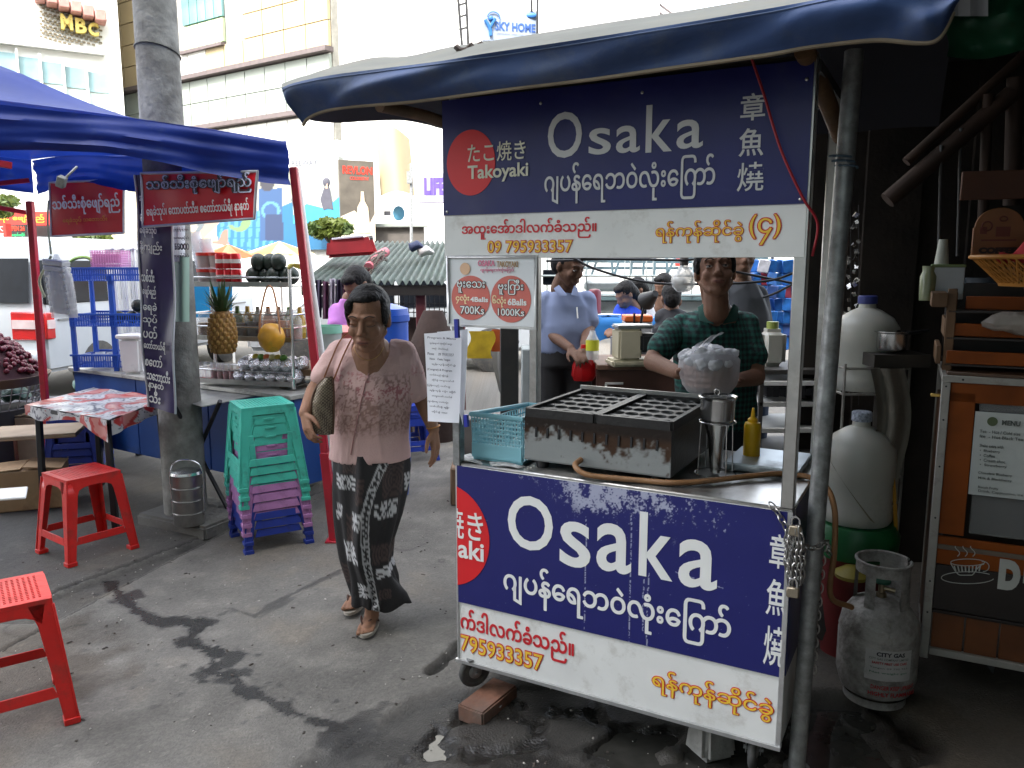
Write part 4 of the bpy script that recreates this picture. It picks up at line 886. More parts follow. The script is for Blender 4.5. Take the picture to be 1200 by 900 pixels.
for k in range(34):
    t = k*2.4; l_ = .09+.09*(k/34); o_ = .03*(1-k/40)+.012; ang = .2+.85*(1-k/34)
    d_ = Vector((math.cos(t)*math.sin(ang), math.sin(t)*math.sin(ang), math.cos(ang))); s_ = Vector((-math.sin(t),math.cos(t),0))*.009
    a_ = Vector((math.cos(t)*o_*.6, math.sin(t)*o_*.6, .195)); m1 = a_+d_*l_*.6; e_ = a_+d_*l_+Vector((0,0,-.015*ang))
    b = B(); b.add([a_-s_,a_+s_,m1+s_*.9,e_,m1-s_*.9,a_-s_+d_*.001,], [(0,1,2,4),(4,2,3)]); part('leaf', b, LEAFG, pn, smooth=0)
# papaya in a string sling
pq = P(319,413,4.85); pa = thing('papaya', 'yellow papaya hanging in a net sling at the rack front', 'papaya', pq); pa.scale = (1.25,1.25,1.2)
b = B(); b.lathe([(0,0),(.03,.005),(.058,.04),(.066,.08),(.055,.12),(.03,.145),(0,.15)], n=20); part('fruit', b, M('papaya_skin', (.62,.30,.02), .4, var=.35, scale=12, dirt=.3, dcol=(.25,.30,.04), dscale=14), pa)
for s_ in (-1,1): b = B(); b.tube(bez([(s_*.05,-.03,.06),(s_*.045,-.02,.18),(s_*.02,0,.31),(0,0,.34)],5), .005, 5); part('sling_cord', b, M('straw_cord',(.40,.18,.08),.7), pa)
# jars, bottles, trays
GLS = M('jar_glass', (.75,.8,.78), .08, alpha=.28, var=.02); 
lid = [(0,.11),(.04,.11),(.04,.125),(0,.125)]
JARC = [((.20,.09,.03),'brown sauce'),((.05,.09,.03),'green jelly'),((.05,.03,.02),'dark syrup'),((.45,.10,.01),'orange squash'),((.25,.05,.02),'red-brown beans')]
for i, (x, y, z, h, ci) in enumerate(((.06,.13,.24,1.0,0),(.17,.15,.24,.9,1),(.40,.16,.24,1,2),(.72,.12,.24,1.3,3),(.86,.14,.24,1.25,3),(.50,.2,.24,1.1,2),(.96,.12,.24,1,4))):
    t_ = thing('glass_jar', 'glass jar of '+JARC[ci][1]+', '+('at the left end of the middle shelf','second jar along the middle shelf','behind the pineapple','tall one behind the papaya','tall one right of the papaya','between pineapple and papaya','at the right end of the middle shelf')[i], 'jar', RKW(x,y,z), 0, 'jars on the middle shelf'); t_.scale = (1.15,1.15,h*1.25)
    b = B(); b.lathe([(0,0),(.045,0),(.045,.1),(.036,.112),(.036,.12)], n=16); part('glass', b, GLS, t_)
    b = B(); b.lathe([(0,.004),(.041,.004),(.041,.075),(0,.075)], n=16); part('contents', b, M('syrup_%d' % ci, JARC[ci][0], .3, var=.3, scale=30), t_)
TUMB = M('clear_tumbler', (.8,.82,.85), .1, alpha=.35); POM = M('pomegranate_red', (.35,.02,.03), .4, var=.5, scale=50)
for i in range(6):
    t_ = thing('juice_tumbler', ('leftmost clear tumbler in the front row of the bottom shelf','second clear tumbler from the left, bottom shelf','third clear tumbler from left, red filled','fourth clear tumbler from left, red filled','fifth tumbler on the bottom shelf, red filled','last tumbler before the foil packs, bottom shelf')[i], 'tumbler', RKW(.06+.062*i,.06,.02), 0, 'tumblers on the bottom shelf')
    b = B(); b.lathe([(0,0),(.022,0),(.028,.12)], n=12); part('cup', b, TUMB, t_); b = B(); b.lathe([(0,.003),(.021,.003),(.025,.08 if i > 1 else .02),(0,.08 if i > 1 else .02)], n=12); part('fruit', b, POM, t_)
FOIL = M('foil_wrap', (.6,.6,.62), .25, .8, var=.3, bump=1, bscale=60)
for i in range(22):
    b = B(); b.ell((0,0,.045), (.055,.075,.05), 12)
    solo('foil_pack', ('foil-wrapped cup pack, %s one in the %s row of the bottom shelf' % (('first','first','second','second','third','third','fourth','fourth','fifth','fifth','sixth','sixth')[i % 11], ('front','back')[i % 2]) + (', upper layer' if i > 10 else '')), 'foil pack', b, FOIL, RKW(.46+.052*(i%11),.07+.10*(i%2),.02)+Vector((0,0,.075*(i > 10))), group='foil packs on the bottom shelf', warp=lambda v: v+Vector((.006*math.sin(90*v.y),.006*math.sin(110*v.z),.006*math.sin(80*v.x))))
FRM = [(.45,.35,.03),(.10,.25,.03),(.50,.12,.03),(.5,.45,.2)]
for i in range(6):
    b = B(); b.ell((0,0,.02), (.025,.022,.02), 10, k=6)
    solo('small_fruit', ('small %s fruit piece on the foil packs, %s' % (('yellow','green','orange','cream')[i%4], ('left','centre left','centre','centre right','right','far right')[i])), 'fruit', b, M('fruit_%d' % (i%4), FRM[i%4], .4), RKW(.62+.055*i,.05,.17), group='small fruit under the papaya')
for i in range(9):
    t_ = thing('syrup_bottle', ('first','second','third','fourth','fifth','sixth','seventh','eighth','last')[i]+' from the left of the coloured bottles at the back of the middle shelf', 'bottle', RKW(.10+.105*i,.24,.24), 0, 'bottles at the back of the middle shelf')
    b = B(); b.lathe([(0,0),(.034,0),(.036,.01),(.036,.12),(.015,.17),(.013,.20),(0,.20)], n=14); part('bottle', b, M('bottle_%d' % (i%5), ((.40,.12,.01),(.20,.05,.02),(.10,.16,.04),(.50,.30,.04),(.30,.28,.24))[i%5], .2, var=.2), t_); b = B(); b.lathe([(.0368,.035),(.0368,.095)], n=14); part('label_band', b, M('band_%d' % (i%3), ((.6,.6,.55),(.55,.08,.05),(.6,.45,.1))[i%3], .5), t_)
# clear cup towers behind the tubs
for i, (x, h) in enumerate(((.0,.34),(.10,.30))):
    t_ = thing('cup_tower', ('leaning tower of nested clear cups at the rack corner','shorter tower of nested clear cups behind the tubs')[i], 'cups', RKW(x,.24,.50), 0, 'towers of nested cups'); t_.rotation_euler = (0,-.18,0)
    for k in range(int(h/.022)): b = B(); b.lathe([(.034,k*.022),(.042,k*.022+.035),(.043,k*.022+.035)], n=12); part('cup', b, M('cup_plastic', (.75,.78,.82), .2, alpha=.55), t_)
# wire hooks
# ---------------------------------------------------------------- blue plastic rack, three tiers
BLP = M('blue_plastic', (.012,.075,.42), .38, var=.12, dirt=.15, dcol=(.03,.06,.2))
BK0 = G(84,436,.78)+Vector((0,.05,0)); bk = thing('plastic_rack', 'three-tier blue plastic basket rack beside the purple banner', 'rack', BK0, .0)
bw, bd_ = .62, .30
for x in (.0, bw-.02):
    for y in (0, bd_): b = B(); b.box((x+.01,y,.35), (.035,.03,.70), taper=.8); part('upright', b, BLP, bk, bev=.004)
b = B(); b.box((bw/2,0,.35), (.04,.03,.70)); part('upright', b, BLP, bk, bev=.004)
for z, k in ((.03,0),(.33,1),(.66,2)):
    b = B(); 
    for (o_, eu) in (((0,-.02,z-.0),(bw,0,0)),((bw,bd_+.02,z),(-bw,0,0)),((0,bd_+.02,z),(0,-bd_-.04,0)),((bw,-.02,z),(0,bd_+.04,0))):
        L2 = Vector(eu).length; b.lattice(o_, eu, (0,0,.085), int(L2/.017), 2, .007, .004)
    b.lattice((0,-.02,z), (bw,0,0), (0,bd_+.04,0), 20, 12, .007, .004); b.box((bw/2,-.025,z+.09), (bw+.03,.012,.014)); b.box((bw/2,bd_+.025,z+.09), (bw+.03,.012,.014))
    part('basket', b, BLP, bk)
def BK(x, y, z): return bk.location+Matrix.Rotation(0,3,'Z')@Vector((x,y,z))
b = B(); 
b.lattice((0,0,0),(.22,0,0),(0,0,.12),12,7,.005,.003); b.lattice((0,.15,0),(.22,0,0),(0,0,.12),12,7,.005,.003); b.lattice((0,0,0),(0,.15,0),(0,0,.12),8,7,.005,.003); b.lattice((.22,0,0),(0,.15,0),(0,0,.12),8,7,.005,.003); b.box((.11,.075,.01),(.2,.14,.02)); b.box((.11,.075,.06),(.19,.13,.07))
solo('pink_basket', 'small pink plastic basket on top of the blue rack', 'basket', b, M('pink_plastic', (.62,.28,.50), .4, var=.1), BK(.14,.07,.76), 0)
b = B(); b.tube(bez([(0,0,0),(-.06,0,.03),(-.14,.0,.02),(-.2,0,-.02)],5), [.012]*15+[.004], 8)
solo('green_chilli', 'pale green stalk curving out of the pink basket', 'vegetable', b, M('pale_green_veg', (.25,.42,.10), .5), BK(.14,.12,.80))
for i in range(5):
    b = B(); b.ell((0,0,.045), (.048,.046,.048), 14); solo('avocado', ('dark avocado at the left on the blue rack middle tier','dark avocado centre left on the blue rack','dark avocado centre right on the blue rack','dark avocado at the right on the blue rack','topmost dark avocado on the blue rack')[i], 'avocado', b, AVO, BK(*((.30,.1,.345),(.39,.12,.345),(.48,.1,.345),(.56,.12,.345),(.44,.12,.43))[i]), group='avocados on the blue rack')
for i in range(12):
    b = B(); b.lathe([(0,0),(.028,0),(.036,.06),(.037,.06)], n=12); solo('clear_cup', ('first','second','third','fourth','fifth','sixth')[i//2]+' upturned clear cup from left, '+('front','back')[i%2]+' row, bottom tier of the blue rack', 'cup', b, M('cup_plastic'), BK(.05+.045*i,.07+.12*(i%2),.06), group='cups in the bottom tier of the blue rack')
bu = thing('white_bucket', 'square white plastic bucket with a rim, right of the blue rack', 'bucket', G(161,437,.78), -.1)
b = B(); b.box((0,0,.13),(.15,.15,.26),taper=1.15); part('tub', b, WHITE, bu, bev=.02, seg=2); b = B(); b.box((0,0,.27),(.19,.19,.03)); part('rim', b, WHITE, bu, bev=.008)
b = B(); b.lathe([(0.02,0),(.055,0),(.055,.10),(.02,.10)], n=20); solo('tissue_roll', 'white tissue roll standing in front of the blue rack', 'tissue roll', b, M('tissue', (.75,.75,.75), .9), G(140,434,.78))
# white louvre chair backs behind the rack
wch = thing('stacked_chair_backs', 'white plastic chair backs leaning behind the blue rack', 'chair', P(150,400,6.3))
for k in range(4):
    for s_ in range(3):
        q0 = P(124+k*12+s_*4, 292, 6.3+k*.05); q1 = P(134+k*12+s_*4, 410, 6.35+k*.05); b = B(); b.bar(q0, q1, .022, .012); part('slat', b.W(), WHITE, wch, bev=.003)
    b = B(); b.bar(P(123+k*12,293,6.3+k*.05), P(134+k*12,291,6.3+k*.05), .03, .02); part('top_rail', b.W(), WHITE, wch, bev=.005)
# ---------------------------------------------------------------- table with floral cloth
FLO = bpy.data.materials.get('x')
tb = thing('side_table', 'small table with a red and white floral oilcloth on black legs', 'table', G(110,600,0))
tc = [G(28,474,.70), G(118,491,.68), G(182,480,.68), G(190,462,.70), G(118,456,.70)]
pa_, pb_, pc_, pd_ = G(30,474,.69), G(128,492,.69), G(200,466,.69), G(110,454,.69)
def clo(s, t):
    p_ = pa_.lerp(pb_, s).lerp(pd_.lerp(pc_, s), t); p_.z += .004*math.sin(20*s)*math.sin(17*t)
    return p_
b = B(); b.grid(110, 70, clo); cm = None
fr_ = B()
def hang(s, t):
    p_ = pa_.lerp(pb_, s); return (p_.x-.01*math.sin(14*s), p_.y-.012+.012*math.sin(22*s), p_.z-t*(.06+.02*math.sin(8*s)+.05*smooth(s,.6,1)))
b.grid(110, 12, hang); b.grid(60, 12, lambda s, t: tuple(pb_.lerp(pc_, s)+Vector((.01+.008*math.sin(20*s),0,-t*(.09-.03*s)))))
cm = b.mesh('cloth', smooth=60)
def floral(c):
    q = c*np.array([1,1,1])+np.array([0,0,0]); w = q+.25*(np.stack([vnoise(q,5,1,2),vnoise(q,5,2,2),q[:,2]*0],1)-.5)
    n1 = vnoise(w, 9, 3, 2); n2 = vnoise(w, 24, 4, 2); out = np.tile(np.array([.60,.59,.60]), (len(c),1))
    out[n1 > .56] = (.52,.04,.035); out[(n1 > .50)&(n1 < .515)] = (.05,.05,.09); out[(n1 < .40)&(np.abs(n2-.5) < .05)] = (.04,.04,.08); out[(n1 > .66)] = (.62,.25,.22); return out
colour(cm, floral); put('cloth', cm, M('floral_oilcloth', (1,1,1), .3, var=.05, attr='tint', coat=.3), tb)
cm.transform(wm(tb).inverted())
b = B(); q = [pa_,pb_,pc_,pd_]; b.add([tuple(v-Vector((0,0,.006))) for v in q]+[tuple(v-Vector((0,0,.03))) for v in q], [(0,1,2,3),(7,6,5,4),(0,4,5,1),(1,5,6,2),(2,6,7,3),(3,7,4,0)]); part('tabletop', b.W(), BLACK, tb)
for s, t in ((.08,.08),(.92,.06),(.92,.9),(.1,.9)):
    p_ = pa_.lerp(pb_, s).lerp(pd_.lerp(pc_, s), t); b = B(); b.bar((p_.x,p_.y,.66), (p_.x+.03*(s-.5),p_.y+.03*(t-.5),0), .035); part('leg', b.W(), BLACK, tb, bev=.004)
# ---------------------------------------------------------------- stools
def stool_meshes(kind):
    """square plastic stool .45 high: parts seat, four legs, four side aprons, four stretchers"""
    H, a, w = .45, .142, .188; out = {}
    s = B(); n = 14
    s.lattice((-.118,-.118,H-.006), (.236,0,0), (0,.236,0), n, n, .0085, .006)
    s.box((0,-.131,H-.008),(.284,.026,.016)); s.box((0,.131,H-.008),(.284,.026,.016)); s.box((-.131,0,H-.008),(.026,.236,.016)); s.box((.131,0,H-.008),(.026,.236,.016))
    out['seat'] = s
    def pos(z): return lerp(w, a, z/H)
    L = B(); lw = .062 if kind == 'open' else .056        # angle leg at the corner (+x,-y): wide at top, narrowing
    zz = [H-.004, H-.09, .2, 0]; ww = [lw*1.25, lw*.92, lw*.8, lw*.66]
    for ax in (0, 1):
        vs = []
        for z, wd_ in zip(zz, ww):
            p_ = pos(z); q = [(p_-wd_, -p_), (p_, -p_), (p_, -p_+.005), (p_-wd_, -p_+.005)]
            if ax: q = [(-y, -x) for x, y in q]
            vs += [(x, y, z) for x, y in q]
        fs = [(i*4+k, i*4+(k+1) % 4, (i+1)*4+(k+1) % 4, (i+1)*4+k) for i in range(3) for k in range(4)]+[(3,2,1,0),(12,13,14,15)]
        L.add(vs, fs)
    L.box((pos(.012)-.02,-pos(.012)+.02,.012),(.05,.05,.022)); L.bar((pos(H-.02)-.0,-pos(H-.02)+.0,H-.02),(pos(.02),-pos(.02),.02),.008)
    out['leg'] = L
    A = B(); z1 = H-.004
    def strip(b, z0, z1, dep, x0=None, th=.004):
        p0, p1 = pos(z0)-dep, pos(z1)-dep; e0, e1 = p0-.05, p1-.06
        b.add([(-e0,-p0,z0),(e0,-p0,z0),(e1,-p1,z1),(-e1,-p1,z1),(-e0,-p0+th,z0),(e0,-p0+th,z0),(e1,-p1+th,z1),(-e1,-p1+th,z1)], [(0,1,2,3),(7,6,5,4),(0,4,5,1),(2,6,7,3),(1,5,6,2),(0,3,7,4)])
    if kind == 'open':
        nA = 10; pts = []                                      # arched apron
        for k in range(nA+1):
            t = k/nA; x = lerp(-1,1,t); arch = .045+.035*abs(x)**4; pts.append((x, H-.004-arch))
        vs = []; 
        for x, z in pts: p_ = pos(z); e = pos(z)-.045; vs += [(x*e,-p_,z)]
        for x, z in pts: p_ = pos(z1); e = pos(z1)-.02; vs += [(x*e,-p_,z1)]
        m = nA+1; vs += [(x,y+.005,z) for x,y,z in vs[:2*m]]; fs = []
        for k in range(nA): fs += [(k,k+1,m+k+1,m+k),(2*m+k+1,2*m+k,3*m+k,3*m+k+1),(k+1,k,2*m+k,2*m+k+1)]
        A.add(vs, fs); S = B(); strip(S, .105, .145, -.0005)
        S.v = [(x*1.06, y, z) for x, y, z in S.v]
    else:
        strip(A, H-.045, H-.004, 0); strip(A, H-.10, H-.05, .006); strip(A, H-.165, H-.105, .009); A.box((0,-pos(H-.075)-.001,H-.07),(.06,.004,.012))
        S = B(); strip(S, .13, .17, 0); strip(S, .085, .125, .006); S.v = [(x*1.05, y, z) for x, y, z in S.v]
        # solid tops of the sides beside the opening
        for sx in (-1,1): S.box((sx*(pos(.23)-.062),-pos(.23)+.004,.23),(.028,.004,.14),(0,sx*.05,0))
    out['apron'] = A; out['stretcher'] = S
    return {k: v.mesh('stool_'+kind+'_'+k, bev=.0018 if k != 'seat' else 0, smooth=40) for k, v in out.items()}
SM = {k: stool_meshes(k) for k in ('open','ribbed')}
def stool(nm, lb, kind, m, loc, rz, group=None, tilt=(0,0)):
    t_ = thing(nm, lb, 'stool', loc, rz, group, *tilt)
    key = m.name
    def mm(k):
        nmm = SM[kind][k].name+'#'+key; me = bpy.data.meshes.get(nmm)
        if me is None: me = SM[kind][k].copy(); me.name = nmm; me.materials.append(m)
        return me
    put('seat', mm('seat'), None, t_)
    for k in range(4):
        for q in ('leg','apron','stretcher'): put(q, mm(q), None, t_, rot=(0,0,k*PI/2))
    return t_
a1 = G(20,845); 
st1 = stool('plastic_stool', 'nearest red plastic stool, cut off by the left edge of the view', 'open', RED, G(14,838), .62)
st2 = stool('plastic_stool', 'red plastic stool standing by the cardboard box under the table', 'open', RED, G(103,645), .93)
TEAL = M('teal_plastic', (.06,.50,.39), .38, var=.1, dirt=.3, dcol=(.04,.10,.08), dscale=8); PUR2 = M('mauve_plastic', (.42,.19,.42), .4, var=.1, dirt=.35, dcol=(.10,.04,.09), dscale=8)
BLU2 = M('dark_blue_plastic', (.012,.035,.28), .4, var=.12, dirt=.25, dcol=(.03,.03,.06), dscale=8)
sg = 'stools nested in the tall stack'
base = G(318,632); cols = [(BLU2,'blue','bottom'),(BLU2,'blue','second from bottom'),(PUR2,'mauve','lowest mauve one'),(PUR2,'mauve','middle mauve one'),(PUR2,'mauve','highest mauve one'),(TEAL,'teal','lowest teal one'),(TEAL,'teal','second teal one from the top'),(TEAL,'teal','topmost')]
for i, (m_, cn, w_) in enumerate(cols):
    stool('stacked_stool', '%s plastic stool in the nested stack, %s' % (cn, w_), 'ribbed', m_, (base.x-.002*i, base.y, .0502*i), .55+.012*math.sin(i*2.3), sg, (0.006*math.sin(i), -.012*i/7))
bs = G(97,556)
for i in range(3):
    stool('nested_blue_stool', 'blue plastic stool nested under the floral table, '+('bottom','middle','top')[i]+' of three', 'ribbed', BLU2, (bs.x,bs.y-.02,.055*i), .25, 'blue stools under the floral table')
stool('plastic_stool', 'blue plastic stool partly hidden behind the walking woman', 'ribbed', BLU2, G(481,536)+Vector((0,0,0)), .4)
# ---------------------------------------------------------------- tiffin, boxes, red fruit
tf = G(222,613,.065); tt = thing('tiffin_carrier', 'four-tier stainless tiffin carrier on the slab by the pole', 'tiffin carrier', tf)
for k in range(4): b = B(); b.lathe([(0,.075*k),(.082,.075*k),(.086,.075*k+.006),(.084,.075*k+.066),(.088,.075*k+.072),(.084,.075*k+.0745),(0,.075*k+.0745)], n=30); part('tier', b, STEEL, tt)
b = B(); b.lathe([(0,.300),(.09,.300),(.085,.315),(.03,.33),(0,.332)], n=30); part('lid', b, CHROME, tt); b = B(); b.tube(bez([(-.09,0,.05),(-.095,0,.3),(-.05,0,.37),(.05,0,.37),(.095,0,.3),(.09,0,.05)],5), .004, 6); part('handle', b, CHROME, tt)
CARD = M('cardboard', (.44,.28,.15), .85, var=.12, dirt=.25, dcol=(.16,.09,.05)); CARD2 = M('pale_cardboard', (.45,.35,.25), .85, var=.15)
def carton(lb, c, d, rz, m=CARD, flaps=True):
    t_ = thing('cardboard_box', lb, 'box', c, rz); b = B(); b.box((0,0,d[2]/2), d); part('carton', b, m, t_, bev=.006)
    if flaps:
        b = B(); b.box((-d[0]*.27,0,d[2]+.006),(d[0]*.5,d[1]*.98,.006),(0,-.06,0)); part('flap', b, m, t_); b = B(); b.box((d[0]*.26,0,d[2]+.012),(d[0]*.5,d[1]*.98,.006),(0,.10,0)); part('flap', b, m, t_)
carton('brown cardboard box on the ground beside the red tent leg', G(22,598)+Vector((0,.12,0)), (.44,.28,.26), .35)
carton('open cardboard box half behind the lower brown box', G(28,560)+Vector((-.05,.30,0)), (.50,.3,.42), -.15, CARD2)
carton('reddish cardboard box cut off by the left edge', G(-25,560)+Vector((0,.25,0)), (.4,.3,.36), .1, M('red_brown_card', (.26,.12,.08), .85))
carton('flattened pale cardboard propped above the boxes', G(30,520,.42)+Vector((-.1,.3,0)), (.55,.4,.03), .3, CARD2, False)
b = B(); b.box((0,0,.01),(.30,.2,.012),(0,.05,0)); solo('foam_sheet', 'white foam lid poking in at the left edge of the view', 'foam lid', b, WHITE, P(-12,583,3.6), .5, bev=.004)
# heap of dark red fruit on its basket
fh = G(10,452,.72); t_ = thing('fruit_basket', 'round wire basket table heaped with dark red shallots by the van', 'basket', (P(-28,400,5.9).x,5.9,.02))
b = B(); b.lathe([(.42,.66),(.46,.72),(.47,.72),(.43,.65)], n=32); part('rim', b, M('rusty_tin', (.12,.08,.05), .6, .4), t_)
b = B(); 
for k in range(36): a_ = 2*PI*k/36; b.tube([(.43*math.cos(a_),.43*math.sin(a_),.66),(.36*math.cos(a_),.36*math.sin(a_),.48)], .004, 4)
for z in (.48,.54,.60,.66): b.tube([(lerp(.36,.43,(z-.48)/.18)*math.cos(2*PI*k/30),lerp(.36,.43,(z-.48)/.18)*math.sin(2*PI*k/30),z) for k in range(30)], .004, 4, closed=True)
part('wire_basket', b, M('grey_wire', (.25,.25,.25), .5, .5), t_)
b = B(); b.box((0,0,.24),(.5,.5,.46)); part('stand', b, M('dark_crate', (.03,.03,.035), .7, var=.4), t_)
SH = B(); SH.ell((0,0,0),(.022,.02,.019),8,k=6); shm = SH.mesh('shallot'); SHM = M('shallot_skin', (.11,.012,.025), .35, var=.5, scale=60)
for k in range(290):
    r_ = .40*math.sqrt(RS.rand()); a_ = RS.uniform(PI*.9,PI*2.3); z = .71+.34*(1-(r_/.42)**2)+RS.uniform(-.012,.012); q = put('shallot', shm, SHM, t_, (r_*math.cos(a_),r_*math.sin(a_),z), (RS.uniform(0,3),RS.uniform(0,3),0))
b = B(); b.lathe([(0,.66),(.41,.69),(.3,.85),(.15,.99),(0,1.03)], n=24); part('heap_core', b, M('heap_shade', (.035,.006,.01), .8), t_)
# clutter on the ground left of the stall
CL = [M('clutter_%d' % i, c_, .6, var=.3) for i, c_ in enumerate(((.05,.05,.06),(.40,.42,.45),(.02,.08,.28),(.25,.2,.15),(.04,.10,.08)))]
for i in range(16):
    x = 4+RS.rand()*150; y = 436+RS.rand()*50; p_ = P(x, y, 5.9+RS.rand()*.9); b = B(); k = i % 4
    if k == 0: b.tube(bez([(0,0,0),(.15,.02,.03),(.3,-.04,.0),(.42,.05,-.05)],4), .018, 6)
    elif k == 1: b.ell((0,0,0),(.13,.1,.045),10,k=6)
    else: b.box((0,0,0),(.24,.16,.05),(RS.uniform(-.3,.3),RS.uniform(-.3,.3),RS.uniform(0,3)),.9)
    solo(('hose_scrap','plastic_bag','plastic_slab','board_offcut')[k], ('length of dark hose','crumpled carrier bag','flat plastic slab','board offcut')[k]+(' by the fruit basket',' below the hanging bag',' under the blue rack',' beside the red leg')[i//4]+' in the clutter', 'clutter', b, CL[i % 5], p_, 0, 'clutter left of the juice stall', bev=0 if k < 2 else .008, warp=(lambda v: v+Vector((0,0,.02*math.sin(40*v.x)+.015*math.sin(50*v.y)))) if k == 1 else None)
b = B(); b.box((0,0,.22),(1.3,.5,.44)); solo('low_crate', 'dark low crate stand under the clutter left of the stall', 'crate', b, CL[0], (-4.1,6.5,0), .1, bev=.02)
# ================================================================ RIGHT: DARK COFFEE STALL
K0, K1 = G(1083,760,.15), G(1200,782,.15); KU = (K1-K0); KU.z = 0; KU.normalize(); KV = Vector((-KU.y,KU.x,0)); KAng = math.atan2(KU.y,KU.x)
def K(u, v, z): return Vector((K0.x,K0.y,0))+KU*u+KV*v+Vector((0,0,z))
CREAM = M('cream_painted_steel', (.36,.34,.31), .5, .2, var=.12, dirt=.35, dcol=(.15,.12,.1), dscale=10)
ORW = M('orange_varnished_wood', (.24,.055,.006), .5, var=.35, scale=4, bump=.15, bscale=20, spec=.2)
DKW = M('dark_panel', (.018,.012,.010), .45, var=.3)
co = thing('coffee_counter', 'dark varnished wooden coffee counter in a cream steel frame at the right edge', 'market stall', K(0,0,0), KAng)
ct = 1.155; KWd, KD_ = 1.1, .42
def kb(nm, c, d, m, parent=co, bev=.002, **kw): b = B(); b.box(c, d, **kw); return part(nm, b, m, parent, bev=bev)
for u in (0, KWd):
    for v in (0, KD_): kb('frame_post', (u,v,(.12+ct)/2), (.028,.028,ct-.12), CREAM)
for v in (0, KD_):
    kb('frame_rail', (KWd/2,v,ct+.012), (KWd+.03,.03,.024), CREAM); kb('frame_rail', (KWd/2,v,.15), (KWd-.03,.026,.026), CREAM)
for u in (0, KWd): kb('frame_rail', (u,KD_/2,ct+.012), (.028,KD_-.03,.024), CREAM); kb('frame_rail', (u,KD_/2,.15), (.026,KD_-.03,.026), CREAM)
b = B()
for z in (.3,.42,.66,.85,1.02,1.14): b.cyl((0,-.0145,z), .0035, .002, 8, mx=Matrix.Rotation(PI/2,3,'X'))
for u in (.05,.35,.6,.8): b.cyl((u,-.0155,ct+.012), .004, .002, 8, mx=Matrix.Rotation(PI/2,3,'X'))
part('rivets', b, BLACK, co, kind='stuff')
kb('worktop', (KWd/2,KD_/2,ct+.03), (KWd,KD_,.012), M('brown_counter', (.10,.05,.025), .4, var=.3))
kb('top_board', (KWd/2,.006,ct-.035), (KWd-.03,.014,.07), ORW)
kb('side_frame', (.055,.006,.86), (.08,.014,.52), ORW); kb('lower_board', (KWd/2,.006,.575), (KWd-.03,.014,.03), ORW); kb('lower_board', (KWd/2,.002,.515), (KWd-.03,.016,.055), ORW)
kb('middle_board', (KWd/2,.006,.548), (KWd-.03,.012,.022), M('pale_trim', (.16,.12,.09), .6))
kb('window_recess', (.60,.03,.86), (.98,.01,.50), M('dark_interior', (.02,.018,.016), .5, var=.4))
kb('window_glass', (.60,.012,.855), (.98,.004,.49), M('counter_glass', (.5,.5,.5), .05, alpha=.18))
sgn = kb('sign_panel', (KWd/2,.001,.40), (KWd-.03,.014,.17), DKW)
for i in range(10): kb('plank', (.07+i*.108,.008,.235), (.102,.014,.145), M('mid_wood', (.15,.045,.010), .55, var=.4, scale=5, bump=.2, bscale=20))
for i in range(4): kb('side_plank', (-.004,.06+i*.098,.62), (.012,.094,.90), M('shadow_wood', (.10,.045,.02), .6, var=.4, scale=4, bump=.2))
FRK = lambda v: frame(K(0, v, 0), KU)
def KPX(x, y, v=-.008):
    d = ray(x, y); o = Vector((0,0,CAMH)); s = (K(0,v,0)-o).dot(KV)/d.dot(KV); q = o+d*s-K(0,0,0); return (q.dot(KU), q.z)
def TK(body, x0, x1, y0, y1, m, parent, bold=0, v=-.009):
    a_, c_, d, e = KPX(x0,(y0+y1)/2,v), KPX(x1,(y0+y1)/2,v), KPX((x0+x1)/2,y0,v), KPX((x0+x1)/2,y1,v); return text(body, .1, m, parent, FRK(v), bold, fit=(a_[0],c_[0],e[1],d[1]))
CRL = M('cream_lettering', (.50,.50,.46), .6)
TK('D', 1170, 1196, 656, 692, CRL, sgn, .008)
TK('rip', 1199, 1262, 660, 697, CRL, sgn, .004)
# drawn coffee cup: saucer, bowl, handle, steam
b = B()
def kp(x, y): q = KPX(x, y, -.009); return K(q[0], -.009, q[1])
b.tube([kp(1134+31*math.cos(t), 677+7*math.sin(t)) for t in np.linspace(.2,2*PI-.6,26)], .0014, 5); b.tube([kp(1134+20*math.cos(t), 659+4*math.sin(t)) for t in np.linspace(0,2*PI,22)[:-1]], .0015, 5, closed=True)
b.tube([kp(1114+k*1.0, 660+14*math.sin(k/12*PI/2)) for k in range(13)]+[kp(1126+k*1.3, 674) for k in range(1,11)]+[kp(1140+k*1.1, 674-13*math.sin(k/12*PI/2)) for k in range(1,13)], .0018, 5)
b.tube([kp(1152+7*math.cos(t), 664+6*math.sin(t)) for t in np.linspace(-1.8,1.6,12)], .0016, 5)
for k in range(3): b.tube([kp(1122+k*9+2.6*math.sin(t*5), 652-t*12) for t in np.linspace(0,1,14)], .0016, 5)
for k in range(8): 
    a_ = kp(1118+k*4.4, 663); c_ = kp(1120+k*3.9, 671-abs(k-4)*.5); b.bar(a_, c_, .0045, .001, up=KV)
part('cup_drawing', b.W(), CRL, sgn)
kb('board_edge', (KWd/2,.0,.305), (KWd-.03,.012,.012), DKW)
